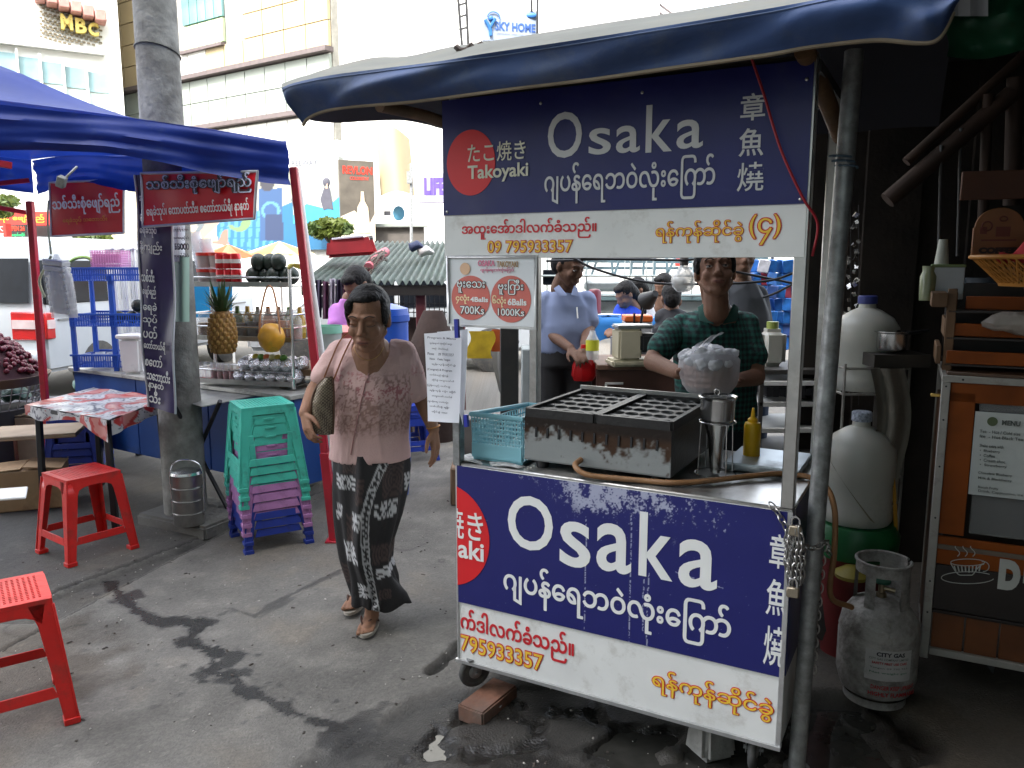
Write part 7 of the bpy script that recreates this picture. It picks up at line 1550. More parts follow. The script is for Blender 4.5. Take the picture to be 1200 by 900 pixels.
for z in (zl1+.04, zl2): epanel(-.1, EL, z-.08, z+.1, LEDGE, 'ledge', .12, .35)
for j in range(5):
    u0 = wu0+(wu1-wu0)*j/5; u1 = wu0+(wu1-wu0)*(j+1)/5
    epanel(u0, u1, wz+.15, wz+.95, M('lime_glass', (.38,.50,.30), .2), 'window', -.02, .1)
    for r_ in range(5): epanel(u0, u1, wz+.98+r_*1.3, wz+.98+(r_+1)*1.3, GLZ, 'window', -.02, .1)
epanel(wu0-.1, wu1+.1, wz-.02, wz+.12, LEDGE, 'sill', .1, .2)
# narrow strip left of the pole
b = B(); F0 = P(395,300,26); side_dir = Vector((.75,.66,0)).normalized(); sn = Vector((side_dir.y,-side_dir.x,0)); L2 = 16
c_ = F0+side_dir*(L2/2)-sn*(-3.9 if sn.y > 0 else 3.9); c_.z = 9; b.box(c_-E0, (L2,7.6,18), (0,0,math.atan2(side_dir.y,side_dir.x))); part('side_wing', b, WHR, bl1)
b = B(); 
for (x, y0, y1, Y) in ((432,8,60,29),(511,30,56,36)): b.bar(P(x,y0,Y), P(x,y1,Y), .05)
for (x0,y0,x1,y1,Y) in ((396,59,422,72,27),): b.bar(P(x0,y0,Y), P(x1,y1,Y), .06)
part('downpipe', b.W(), GALV, bl1)
# curved balcony block above the awning
cb2 = tower('balcony_block', 'overexposed white building with a curved cream balcony above the awning', loc=P(500,300,31))
b = B(); 
def curv(s, t): a = lerp(-.1,1.35,s); p = P(436,lerp(28,-60,t),30); q = P(500,lerp(20,-60,t),27.5); x = lerp(p.x,q.x,math.sin(a)/math.sin(1.35)); y = lerp(30,27.4,s)-1.0*math.sin(PI*s); return Vector((x,y,lerp(P(470,26-12*s,29).z, 14, t)))
b.grid(24, 6, curv); part('curved_balcony', b.W(), CRP, cb2); b = B(); b.box((0,3,8),(9,4,16)); part('block_wall', b, WHR, cb2)
for i in range(4): b = B(); b.box(P(492+i*9,10-i*3,27.2), (.32,.25,.42), (0,.3,.4)); part('condenser', b.W(), M('grey_machine', (.12,.11,.13), .6), cb2, bev=.02)
# mural wall and billboards below
mw = tower('mural_wall', 'street mural of a blue backpack and striped shapes behind the juice stall', 'mural', P(310,290,24))
MUR = M('mural_paint', (1,1,1), .6, var=.06, scale=.8, attr='tint')
b = B(); m0, m1, m2, m3 = P(150,296,25), P(402,292,22.5), P(402,200,22.5), P(150,196,25)
b.grid(170, 70, lambda s, t: m0.lerp(m1, s).lerp(m3.lerp(m2, s), t)); mm3 = b.mesh('painting', smooth=0)
def mural(c):
    x = (c[:,0]-m0.x)/(m1.x-m0.x); z = (c[:,2]-m0.z)/(m3.z-m0.z); px = 150+x*252; py = 296-z*98
    out = np.tile(np.array([.50,.50,.38]),(len(c),1)); n = vnoise(c, .8, 3, 3)
    wv = (py > 252+.35*(px-260)*(-.6)-12*np.sin(px/30)) & (px > 262); out[wv] = (.02,.20,.42)
    st = wv & (np.sin(px*.75+py*.1) > .1)&(np.abs(np.sin(py*.28)) > .25)&(py > 248)&(px < 330); out[st] = (.10,.38,.60)
    lg_ = (((px-262)*.9+(py-246)) > 2)&(((px-262)*.9+(py-246)) < 20)&(py > 225)&(px < 300); out[lg_] = (.52,.38,.30)
    gr_ = (np.hypot(px-288,(py-262)*1.2) < 14); out[gr_&(n > .45)] = (.22,.40,.16)
    b1 = (np.abs(px-325) < 13)&(py > 228)&(py < 284); out[b1] = (.04,.12,.30); b2 = b1&(np.abs(np.hypot(px-325,py-252)-9) < 1.6); out[b2] = (.12,.36,.55); out[b1&(py > 256)&(px > 318)] = (.03,.06,.16)
    hd = (np.hypot(px-322,(py-222)*.9) < 8); out[hd] = (.05,.05,.07)
    ye = (np.abs(px-300) < 7)&(py < 260)&(py > 232)&(np.sin(px*1.1+py*.7) > .2); out[ye] = (.75,.45,.03)
    l2 = (np.abs((px-383)-(py-230)*-.3) < 4)&(py > 215)&(py < 262); out[l2] = (.10,.07,.08); l3 = (np.abs((px-352)-(py-215)*.1) < 3)&(py > 200)&(py < 245); out[l3] = (.05,.05,.06)
    sk = (np.hypot(px-232,(py-258)) < 17)&(n > .42); out[sk] = (.18,.22,.24); out[(px > 255)&(px < 275)&(py > 262)&(n > .5)] = (.42,.24,.18)
    return out
colour(mm3, lambda c: mural(c)*.5); iv = wm(mw).inverted(); mm3.transform(iv); put('painting', mm3, MUR, mw)
b = B(); b.box(((m0+m1)/2+Vector((0,.45,-3))),((m1-m0).length,.5,12),(0,0,math.atan2((m1-m0).y,(m1-m0).x))); part('wall', b.W(), WHR, mw)
def board(name, label, x0, x1, y0, y1, Y, m, cat='billboard', depth=.3, lines=(), rot=0, frame_m=None, cols=None):
    t_ = thing(name, label, cat, P((x0+x1)/2, y1, Y)); a_, c_ = P(x0,y1,Y), P(x1,y1,Y+rot); z1 = P(x0,y0,Y).z; d = (c_-a_); d.z = 0; L = d.length
    f = frame((a_.x,a_.y,a_.z), d); b = B(); b.add([f@Vector(v) for v in ((0,0,0),(L,0,0),(L,z1-a_.z,0),(0,z1-a_.z,0),(0,0,-depth),(L,0,-depth),(L,z1-a_.z,-depth),(0,z1-a_.z,-depth))], [(0,1,2,3),(7,6,5,4),(0,4,5,1),(1,5,6,2),(2,6,7,3),(3,7,4,0)])
    part('panel', b.W(), m, t_)
    h = z1-a_.z
    for s_, u0, u1, v0, v1, lm_, bd in lines: text(s_, .1, lm_, t_, f, bd, fit=(L*u0, L*u1, h*v0, h*v1), off=.01)
    return t_, f, L, h
t_, f, L, h = board('hoarding', 'white hoarding with thin grey lettering and printed figures, above the mural', 344, 399, 185, 262, 21.6, M('hoarding_white', (.36,.39,.37), .6, var=.05), lines=[('FREEWAY',-.05,.56,.88,.96,GRP,.001),('the way of the world',-.02,.55,.80,.84,GRP,0)], rot=-.3)
FG = M('printed_figure', (.06,.06,.08), .6); FS = M('printed_skin', (.40,.26,.20), .6)
for cx in (.12,.74):
    b = B(); b.ell(f@Vector((L*cx,h*.62,.02)), (.10,.02,.12), 12); b.add([f@Vector((L*(cx+dx),h*y,.03)) for dx,y in ((-.05,.54),(.06,.55),(.10,.36),(.13,.20),(.02,.22),(-.08,.20),(-.14,.36))], [(0,1,2,3,4,5,6)]); part('printed_figure', b.W(), FG, t_)
    b = B(); b.add([f@Vector((L*(cx+dx),h*y,.035)) for dx,y in ((-.02,.60),(.03,.60),(.03,.52),(-.02,.52))], [(0,1,2,3)]); part('printed_face', b.W(), FS, t_)
b = B(); b.add([f@Vector((L*u,h*v,.02)) for u,v in ((0,.0),(1,.0),(1,.40),(.7,.22),(.3,.30),(0,.12))], [(0,1,2,3,4,5)]); part('blue_wave_print', b.W(), M('wave_blue', (.03,.25,.45), .6), t_)
t_, f, L, h = board('cosmetics_billboard', 'dark brown billboard with red lettering and a pale bottle print', 400, 440, 187, 282, 21.2, M('brown_hoarding', (.11,.095,.075), .5, var=.25, scale=3), lines=[('REVLON',.10,.95,.83,.93,M('revlon_red', (.70,.04,.02), .5),.003),('COLORSTAY',.3,.85,.76,.80,MC['revlon_red'],.001)], rot=.4)
b = B(); b.add([f@Vector((L*u,h*v,.03)) for u,v in ((.45,.10),(.85,.10),(.80,.42),(.70,.50),(.68,.62),(.60,.62),(.58,.50),(.48,.42))], [tuple(range(8))]); part('printed_bottle', b.W(), M('print_cream', (.62,.50,.36), .6), t_)
b = B(); b.add([f@Vector((L*u,h*v,.02)) for u,v in ((0,0),(1,0),(1,.35),(.8,.2),(.4,.38),(0,.3))], [(0,1,2,3,4,5)]); part('printed_glow', b.W(), M('print_gold', (.62,.55,.42), .6), t_)
t_, f, L, h = board('life_sign', 'pale violet sign with big violet capitals left of the cart', 490, 535, 203, 237, 20, M('violet_pale', (.36,.34,.45), .6), 'sign', .3, [('LIFE',.16,.72,.25,.85,M('violet_ink', (.10,.06,.30), .5),.006)])
# pale shop building right of the billboards with its opening and blue emblem
sb2 = tower('shop_building', 'pale bleached shop building with a dark shop opening above the corrugated roof', loc=P(480,290,23.5))
b = B(); b.box((2.6,1.3,6.5),(9,2.4,14.5)); part('wall', b, WHR, sb2)
b = B(); b.box(P(468,276,22.2), (1.35,.12,.45)); part('shop_opening', b.W(), M('opening_dark', (.10,.09,.08), .9), sb2); b = B(); b.box(P(466,264,22.15), (1.6,.3,.08)); part('canopy_edge', b.W(), GRP_, sb2)
def cream_fan(s, t): return P(lerp(440,480,s)+6*t, lerp(145,230,t)+18*s*(1-t)-6*math.sin(PI*s), 22-.6*math.sin(PI*s)*1.0)
b = B(); b.grid(10, 12, cream_fan); part('flared_column', b.W(), CRP, sb2)
b = B(); q = P(467,250,22.1); b.ell(q, (.17,.03,.20), 7); part('blue_emblem', b.W(), M('emblem_blue', (.05,.17,.26), .5), sb2, warp=None); b = B(); b.box(P(454,250,22.1), (.18,.04,.12)); part('small_plate', b.W(), M('print_dark', (.05,.05,.06), .5), sb2)
FLW = [(.7,.45,.02),(.7,.35,.45),(.6,.1,.2)]
b = B(); b.tube([P(482,284,19), P(482,192,19.2)], .035, 8); q = P(480,208,19.1); b.box(q, (.12,.1,.28)); solo('lamp_post', 'slim grey street post in front of the pale shop building', 'post', b.W(), GALV)
# left white building
lw_ = tower('white_building', 'bright white building with red canopy and a latticed screen at the upper left', loc=P(60,300,28))
A0, A1 = P(-260,300,24.5), P(158,300,29.5); A0.z = A1.z = 0; AU = (A1-A0).normalized(); AN = Vector((AU.y,-AU.x,0)); AN = AN if AN.y < 0 else -AN; AR = math.atan2(AU.y,AU.x); AL = (A1-A0).length
def apix(x, y): d = ray(x, y); o = Vector((0,0,CAMH)); s = (A0-o).dot(AN)/d.dot(AN); q = o+d*s; return (q-A0).dot(AU), q.z
def abox(nm, x0, x1, y0, y1, m, out=.1, th=.2, bev=0):
    a_, c_ = apix(x0,(y0+y1)/2), apix(x1,(y0+y1)/2); za, zb = apix((x0+x1)/2,y1)[1], apix((x0+x1)/2,y0)[1]; c3 = A0+AU*((a_[0]+c_[0])/2)+AN*out+Vector((0,0,(za+zb)/2)); b = B(); b.box(c3, (c_[0]-a_[0],th,zb-za), (0,0,AR)); return part(nm, b.W(), m, lw_, bev=bev)
b = B(); b.box((A0+A1)/2-AN*4+Vector((0,0,9)), (AL,8,18), (0,0,AR)); part('wall', b.W(), WHR, lw_)
for k in range(5):
    x0 = -4+k*27; abox('window', x0, x0+25, 62+k*6, 88+k*5.2, GLW, .02, .1); abox('window', x0, x0+25, 90+k*5.2, 116+k*5, M('frosted_glazing', (.45,.55,.52), .3), .02, .1); abox('mullion', x0+24, x0+27, 58+k*6, 118+k*5, WHITE, .1, .16)
abox('string_course', -40, 121, 50, 57, M('grey_render', (.42,.42,.40), .8), .12, .3)
for i in range(6): abox('canopy_tile', 40+i*14, 53+i*14, -8+i*5, 5+i*5, M('red_canopy', (.40,.19,.16), .6), .35, .7, .03)
BRC = M('screen_block', (.16,.13,.08), .8)
for r_ in range(11):
    for k in range(13):
        x = 46+k*5.6+(r_%2)*2.8; y = 6+r_*3.6+k*1.55
        if x < 117 and y < 52: abox('screen_block', x, x+3.6, y, y+1.7, BRC, .06, .06)
YL = M('yellow_letter', (.62,.48,.12), .5)
for ch, x0, x1, y0, y1 in (('M',71,85,19,37),('B',88,101,24,41),('C',103,115,29,44)):
    a_, c_ = apix(x0,(y0+y1)/2), apix(x1,(y0+y1)/2); f = frame(A0, AU); me = text_mesh(ch, .1, .012, .004); 
    a = coords(me); lo_, hi_ = a.min(0), a.max(0); za, zb = apix((x0+x1)/2,y1)[1], apix((x0+x1)/2,y0)[1]
    me.transform(Matrix.Translation(((a_[0]+c_[0])/2,(za+zb)/2,.2)) @ Matrix.Diagonal(((c_[0]-a_[0])/(hi_[0]-lo_[0]), (zb-za)/(hi_[1]-lo_[1]), 8, 1)) @ Matrix.Translation((-(lo_[0]+hi_[0])/2,-(lo_[1]+hi_[1])/2,0))); me.transform(f if f.col[2][1] < 0 else f); me.transform(wm(lw_).inverted()); put('letter', me, YL, lw_)
# roof sign and the towers on the right
b_, f, L, h = board('roof_sign', 'pale blue sign with blue lettering and figure logo above the awning', 566, 629, 9, 47, 17, M('sign_pale_blue', (.26,.31,.40), .5, var=.04), 'sign', .2, [('Sky Home'.upper(),.22,.97,.33,.60,M('sign_ink_blue', (.03,.09,.30), .5),.003),('JAPANESE LIFESTYLE',.25,.75,.20,.25,GRP,0)], rot=.25)
b = B(); fr2 = f
for pts, r_ in (([(.04,.62),(.08,.50),(.13,.34),(.14,.14)],.035),([(.22,.68),(.17,.52),(.13,.40)],.03)): b.tube([f@Vector((L*u,h*v,.03)) for u,v in pts], r_, 6)
b.ell(f@Vector((L*.14,h*.68,.03)), (.05,.03,.05), 8); b.tube([f@Vector((L*(.19+.11*math.cos(t)),h*(.72+.16*math.sin(t)),.03)) for t in np.linspace(-.3,PI,12)], .012, 5); b.ell(f@Vector((L*.9,h*.86,.02)), (.12,.02,.05), 12); part('figure_logo', b.W(), M('logo_blue', (.02,.12,.34), .5), b_, kind='stuff')
b = B(); b.bar(f@Vector((L*1.0,-.5,.05)), f@Vector((L*1.0,h*1.6,.05)), .05); b.bar(f@Vector((L*.9,h,.0)), f@Vector((L*.9,h*1.6,.0)), .05); part('support', b.W(), BLACK, b_)
rt = tower('louvred_tower', 'grey louvred tower block behind the pale blue sign', loc=P(600,300,34))
b = B(); b.box((0,2,8),(4.4,4,20)); part('wall', b, WHR, rt)
for k in range(5): b = B(); b.box(P(569+k*15,0,31.9), (.38,.12,3.2)); part('louvre', b.W(), M('louvre_grey', (.22,.24,.22), .6), rt)
rt2 = tower('balcony_tower', 'pale apartment tower with green windows above the middle of the awning', loc=P(670,300,40))
b = B(); b.box((1,2,9),(9,4,22)); part('wall', b, WHR, rt2)
for k in range(3): b = B(); b.box(P(650,14+k*9,37.9), (.55,.12,.30)); part('window', b.W(), M('green_window', (.25,.42,.32), .2), rt2); b = B(); b.box(P(672,20+k*9,37.9), (.4,.12,.30)); part('window', b.W(), GLZ, rt2)
for k in range(7): b = B(); b.bar(P(680+k*13,-6,37.5), P(712+k*13,18,37.5), .07); part('roof_strut', b.W(), LEDGE, rt2)
tl = thing('lattice_mast', 'dark lattice mast rising above the awning left of the sign', 'mast', P(545,300,15))
for x0, x1 in ((536,542),(546,549)): b = B(); b.bar(P(x0,-12,15), P(x1,60,15), .045); part('upright', b.W(), BLACK, tl)
for y in (-5,6,20,35): b = B(); b.bar(P(538,y,15), P(548,y-3,15), .03); part('brace', b.W(), BLACK, tl)
# ---------------------------------------------------------------- small tree beyond the stall
def foliage(name, label, trunk, crown, Y, n_, sz, m, m2):
    t_ = thing(name, label, 'tree', P(trunk[0],trunk[1],Y)); b = B()
    for (x0,y0,x1,y1,r) in crown[1]: b.tube([P(x0,y0,Y), P((x0+x1)/2+1,(y0+y1)/2,Y), P(x1,y1,Y)], [r,r*.8,r*.5], 7)
    part('trunk', b.W(), M('bark', (.08,.06,.045), .9, var=.3), t_)
    b = B(); b2 = B()
    for k in range(n_):
        cx, cy, rx, ry = crown[0][k % len(crown[0])]; a_ = RS.uniform(0,2*PI); q = RS.rand()**.6; p = P(cx+rx*q*math.cos(a_), cy+ry*q*math.sin(a_), Y+RS.uniform(-.9,.9)); s_ = sz*RS.uniform(.6,1.3); u = Vector(RS.normal(0,1,3)).normalized(); v = u.cross(Vector(RS.normal(0,1,3))).normalized()
        (b if k % 3 else b2).add([p-u*s_, p+v*s_*.45, p+u*s_, p-v*s_*.45], [(0,1,2,3)])
    part('crown', b.W(), m, t_, smooth=0); part('crown', b2.W(), m2, t_, smooth=0)
LG, DG = thin(M('sunlit_leaf', (.10,.13,.02), .6, var=.4, scale=3), .4), thin(M('deep_leaf', (.06,.10,.02), .6, var=.4), .3)  # two leaf greens mixed through the whole crown
foliage('street_tree', 'small yellow-green leafy tree beyond the corrugated roof', (388,300), ([(368,268,9,7),(382,262,11,6),(396,264,10,7),(405,268,7,5),(375,274,8,4),(390,272,9,4)], [(388,300,388,275,.09),(388,285,372,268,.05),(389,282,402,266,.05)]), 16, 4200, .075, LG, DG)
foliage('roadside_bush', 'leafy green shrub glimpsed above the van roof', (110,300), ([(95,279,9,6),(108,275,12,7),(122,280,8,5),(8,236,14,7),(5,248,10,6)], [(108,300,108,280,.05)]), 15.5, 1800, .07, LG, DG)
# red signs beyond the van
board('red_shopfront', 'red shop fascia with yellow writing at the far left', -30, 62, 248, 264, 19, M('fascia_red', (.55,.03,.02), .5, var=.2), 'sign', .3, [('ရန်ကုန် ဆိုင်',.1,.45,.2,.8,YEL,.002),('ဖျော်ရည်',.5,.9,.2,.8,YEL,.002)])
board('led_sign', 'black shop sign with red and green lit-up stripes', 9, 32, 263, 280, 18.5, M('sign_black', (.02,.02,.02), .5), 'sign', .2, [('OPEN 24',.08,.92,.55,.9,M('led_red', (.8,.05,.02), .5),.004),('အရောင်းဆိုင်',.08,.92,.1,.42,M('led_green', (.03,.6,.2), .5),.002)])
board('red_pillar_sign', 'narrow vertical red sign with white characters at the left edge', -6, 8, 262, 282, 18, MC['fascia_red'], 'sign', .2, [('大',.2,.8,.55,.95,LETW,0),('福',.2,.8,.05,.45,LETW,0)])
board('grey_hoarding', 'grey shop wall between the red signs and the yellow wall', 34, 62, 262, 284, 19.5, M('shop_grey', (.16,.15,.15), .8), 'wall', .3); board('yellow_wall', 'pale yellow shop wall behind the tent centre', 118, 168, 225, 290, 19, M('pale_yellow_wall', (.60,.54,.36), .8), 'wall', .3)
# ---------------------------------------------------------------- white minivan
vc = P(47,330,9.0); van = thing('minivan', 'white minivan with dark windows and red-white tail lamp parked behind the stall', 'van', (vc.x, vc.y, 0), 1.38)
VWp = M('van_white_paint', (.50,.53,.56), .3, var=.03, coat=.4); VGL = M('van_dark_glass', (.008,.010,.014), .3, var=.3, spec=.15)
Hs = [(.32,.0),(.55,-.02),(1.0,-.01),(1.12,.02),(1.62,.12),(1.80,.20),(1.87,.40)]
b = B(); L_, W__ = 4.7, 1.7
secs_ = []
for z, ins in Hs: secs_.append([(ins,ins*.6,z),(L_-ins*1.4,ins*.6,z),(L_-ins*1.4,W__-ins*.6,z),(ins,W__-ins*.6,z)])
vs = [v for s_ in secs_ for v in s_]; fs = [(i*4+k,i*4+(k+1)%4,(i+1)*4+(k+1)%4,(i+1)*4+k) for i in range(len(Hs)-1) for k in range(4)]+[(3,2,1,0),tuple(range(len(vs)-4,len(vs)))]
b.add(vs, fs); part('van_body', b, VWp, van, bev=.05, seg=3)
for x0, x1 in ((.04,1.42),(1.50,2.8),(2.88,4.0)):
    b = B(); b.add([(x0,-.012,1.10),(x1,-.012,1.10),(x1-.04,.062,1.60),(x0+.06,.062,1.60),(x0,.03,1.10),(x1,.03,1.10),(x1-.04,.10,1.60),(x0+.06,.10,1.60)], [(0,1,2,3),(7,6,5,4),(0,4,5,1),(1,5,6,2),(2,6,7,3),(3,7,4,0)]); part('side_window', b, VGL, van, bev=.01)
b = B(); b.add([(-.025,.15,1.12),(-.025,1.55,1.12),(.085,1.5,1.62),(.085,.2,1.62)], [(0,3,2,1)]); part('rear_window', b, VGL, van)
b = B(); b.box((-.015,.20,.86),(.05,.40,.32)); b.box((.06,-.02,.86),(.14,.04,.30)); tlm = part('tail_lamp', b, M('tail_red', (.55,.01,.01), .15, coat=.5), van, bev=.012); b = B(); b.box((-.045,.20,.88),(.02,.34,.10)); b.box((.06,-.045,.88),(.11,.015,.10)); part('lamp_lens', b, M('lens_white', (.7,.55,.55), .15), tlm)
for x in (.85, 3.75):
    for y in (.06, W__-.06): b = B(); b.lathe([(0,-.1),(.22,-.1),(.31,-.08),(.31,.08),(.22,.1),(0,.1)], (x,y,.31), 28, Matrix.Rotation(PI/2,3,'X')); w = part('wheel', b, RUB, van); b = B(); b.lathe([(0,-.115),(.19,-.11),(.19,-.09),(0,-.09)], (x,y,.31), 20, Matrix.Rotation(PI/2,3,'X')); part('rim', b, ALU, w)
b = B(); b.box((2.3,-.02,.92),(4.2,.015,.02)); b.box((1.46,-.012,.9),(.012,.02,1.0)); part('body_seam', b, M('seam_grey', (.2,.2,.2), .6), van); b = B(); b.box((-.05,.85,.5),(.12,1.6,.16)); part('bumper', b, VWp, van, bev=.03)
# white car seen under the corrugated roof
car = thing('white_car', 'white saloon car glimpsed through the wire mesh under the corrugated roof', 'car', P(450,360,11.5)); car.location.z = 0
b = B(); prof = [(-2.2,.3),(-2.25,.75),(-1.5,.9),(-.8,1.38),(.7,1.40),(1.4,.95),(2.1,.88),(2.2,.6),(2.2,.3)]; b.poly(prof, 1.6); part('car_body', b, VWp, car, bev=.06, seg=3)
b = B(); b.poly([(-1.35,.93),(-.75,1.3),(-.05,1.32),(-.05,.93)], .02, Matrix.Translation((0,-.012,0))); part('side_window', b, VGL, car); b = B(); b.poly([(.03,.93),(.03,1.32),(.62,1.32),(1.15,.95)], .02, Matrix.Translation((0,-.012,0))); part('side_window', b, VGL, car)
for x in (-1.4, 1.35):
    b = B(); b.lathe([(0,-.1),(.24,-.1),(.32,-.07),(.32,.08),(.24,.1),(0,.1)], (x,.05,.32), 28, Matrix.Rotation(PI/2,3,'X')); w = part('wheel', b, RUB, car); b = B(); b.lathe([(0,-.12),(.2,-.11),(.2,-.09),(0,-.09)], (x,.05,.32), 20, Matrix.Rotation(PI/2,3,'X')); part('rim', b, ALU, w)
for x in (-.35,.6): b = B(); b.box((x,-.02,.86),(.16,.03,.03)); part('door_handle', b, CHROME, car)
car.location.x += .2
# ---------------------------------------------------------------- corrugated stall roof, bags on it
cs_ = thing('corrugated_stall', 'low stall with weathered green corrugated roof on maroon posts', 'market stall', P(445,330,7.2)); cs_.location.z = 0
COR2 = M('corrugated_green', (.075,.10,.085), .6, .1, var=.35, scale=4, dirt=.4, dcol=(.17,.18,.17), dscale=5)
e0, e1, f0, f1 = P(352,331,7.1), P(545,331,7.1), P(418,284,9.6), P(552,284,9.6)
def cor(s, t): p = e0.lerp(e1, s).lerp(f0.lerp(f1, s), t); return p+Vector((0,0,.022*math.sin(2*PI*23*s)))
b = B(); b.grid(23*8, 3, cor); vs = b.v[:]; b.v += [(x,y,z-.006) for x,y,z in vs]; n_ = len(vs); b.f += [tuple(i+n_ for i in f_[::-1]) for f_ in b.f]; part('roof_sheet', b.W(), COR2, cs_, smooth=60)
b = B(); b.bar(e0+Vector((0,.04,-.07)), e1+Vector((0,.04,-.07)), .05, .09); part('eave_beam', b.W(), M('sooty_timber', (.02,.016,.014), .8), cs_)
for x, w in ((493,.085),(414,.05),(540,.07)): q = P(x,335,7.2); b = B(); b.box((q.x,7.2,.68),(w,w,1.36)); part('post', b.W(), M('maroon_paint', (.09,.015,.02), .6, var=.2), cs_, bev=.006)
b = B()
for x in range(455, 548, 6): q0, q1 = P(x,335,7.6), P(x,385,7.6); b.bar(q0, q1, .008)
for y in (337,346,356,366,376): b.bar(P(452,y,7.6), P(548,y,7.6), .008)
part('wire_mesh', b.W(), BLACK, cs_)
b = B()
for k in range(9): b.bar(P(508+k*4,308,8.3), P(508+k*4,326,8.3), .022)
part('roof_slats', b.W(), BLACK, cs_)
rbag = thing('red_shopping_bag', 'red and white shopping bag lying on the corrugated roof', 'bag', P(412,302,7.9))
b = B(); q = P(408,297,7.8); b.box((0,0,.10),(.50,.30,.17),(0,-.12,.15),taper=.85); part('bag_body', b, M('glossy_red_bag', (.26,.010,.016), .5, var=.2), rbag, bev=.03, seg=2, warp=lambda v: v+Vector((0,0,.015*math.sin(18*v.x)))); b = B(); b.box((-.02,-.02,.19),(.30,.2,.02),(0,-.1,.1)); part('white_panel', b, M('bag_white', (.55,.52,.60), .5), rbag, bev=.004)
b = B(); b.tube([P(432,313,7.5), P(440,302,7.7), P(452,295,7.9)], .045, 10); part('rolled_pink_end', b.W(), M('coral_pink', (.55,.15,.18), .5), rbag)
b = B()
for k in range(14): a_ = RS.uniform(-1,1); b.tube(bez([P(428+RS.uniform(-6,8),318+RS.uniform(-4,4),7.5), P(440+RS.uniform(-8,8),305+RS.uniform(-8,6),7.55), P(450+RS.uniform(-6,8),298+RS.uniform(-6,8),7.7)],5), .007, 5)
solo('rope_coil', 'tangled grey rope beside the red bag on the corrugated roof', 'rope', b.W(), M('grey_rope', (.18,.15,.13), .9, var=.3))
for lb, x, y, c_, w in (('dark blue bundle on the corrugated roof', 487,292,(.02,.03,.08),.08),('crumpled white bag next to the dark bundle on the corrugated roof', 498,298,(.5,.48,.47),.09)): b = B(); b.ell((0,0,.03),(w,.08,.05),12,k=8); solo('cloth_bundle', lb, 'bundle', b, M('bundle_%d' % x, c_, .7, var=.3), P(x,y,8.2), warp=lambda v: v+Vector((.01*math.sin(60*v.z),.0,.012*math.sin(50*v.x))))
b = B(); b.tube([P(400,286,8.6), P(437,279,8.6)], .03, 8); solo('black_tube', 'black tube lying behind the red bag', 'tube', b.W(), BLACK)
# things between the walking woman and the roof stall
bb = thing('blue_barrel', 'royal blue plastic barrel behind the walking woman', 'barrel', (P(452,385,5.3).x,5.3,0)); b = B(); zt_ = P(462,356,5.3).z; b.lathe([(0,0),(.13,0),(.15,.2),(.15,zt_-.12),(.16,zt_-.11),(.16,zt_-.07),(0,zt_-.07)], n=28); part('drum', b, BLP, bb); b = B(); b.lathe([(0,zt_-.07),(.155,zt_-.07),(.15,zt_-.03),(.05,zt_),(0,zt_)], n=28); part('lid', b, BLP, bb)
b = B(); z_ = P(403,388,5.2).z; b.lathe([(0,z_-.22),(.11,z_-.22),(.135,z_-.02),(.145,z_),(.15,z_+.005),(.1,z_+.03),(0,z_+.04)], n=28); solo('coral_tub', 'coral pink plastic tub left of the walking woman\'s head', 'tub', b, M('coral_plastic', (.58,.16,.15), .4), (P(403,388,5.2).x,5.2,0))
b = B(); z_ = P(380,390,4.9).z; b.lathe([(0,z_-.18),(.07,z_-.18),(.085,z_),(0,z_)], n=24); solo('milky_tub', 'milky tub with a green rim by the white pipe', 'tub', b, M('milky_plastic', (.5,.52,.5), .4, alpha=.9), (P(384,390,4.9).x,4.9,.0)); b = B(); b.lathe([(.087,z_-.0),(.09,z_+.0),(.09,z_+.045),(.087,z_+.045)], n=24); solo('mint_basket', 'small mint green openwork basket on the milky tub', 'basket', b, M('mint_plastic', (.25,.55,.42), .4), (P(384,390,4.9).x,4.9,0))
pt = thing('low_table', 'rough dark low table carrying tubs behind the walking woman', 'table', (P(420,420,5.2).x,5.25,0)); b = B(); zz_ = P(403,402,5.2).z-.15; b.box((-.1,0,zz_-.02),(.8,.5,.04)); part('tabletop', b, WOOD, pt)
for sx in (-.45,.22):
    for sy in (-.2,.2): b = B(); b.box((sx,sy,(zz_-.04)/2),(.05,.05,zz_-.04)); part('leg', b, WOOD, pt)
for lb, x, y, Y, w in (('bulging dark brown sack right of the walking woman', 508,388,7.0,.24),('second dark brown sack by the maroon post', 484,396,7.4,.24)):
    b = B(); z_ = P(x,y-24,Y).z; b.loft([((0,0,0),w*.8,w*.6),((0,0,z_*.35),w,w*.8),((0,0,z_*.7),w*.95,w*.75),((0,0,z_*.93),w*.5,w*.4),((0,0,z_),w*.35,w*.25)], 24, fn=lambda p,t,s,c: c+(p-c)*(1+.05*math.sin(5*t+6*s))); solo('brown_sack', lb, 'sack', b, M('brown_sacking', (.035,.02,.016), .9, var=.2, bump=.5, bscale=30), (P(x,y,Y).x,Y,0))
# hanging dark goods behind the rack
hg = thing('hanging_goods', 'dark patterned clothes hanging beside the wire rack', 'clothes', P(385,345,6.5))
for k in range(5): b = B(); b.grid(5, 8, lambda s, t, k=k: P(370+k*8+7*s, lerp(328,372,t)+2*math.sin(k*2), 6.5+.03*math.sin(9*s+k))); part('garment', b.W(), M('hanging_%d' % (k%3), ((.03,.02,.05),(.10,.03,.07),(.35,.33,.38))[k%3], .8, var=.5, scale=20), hg, smooth=60)
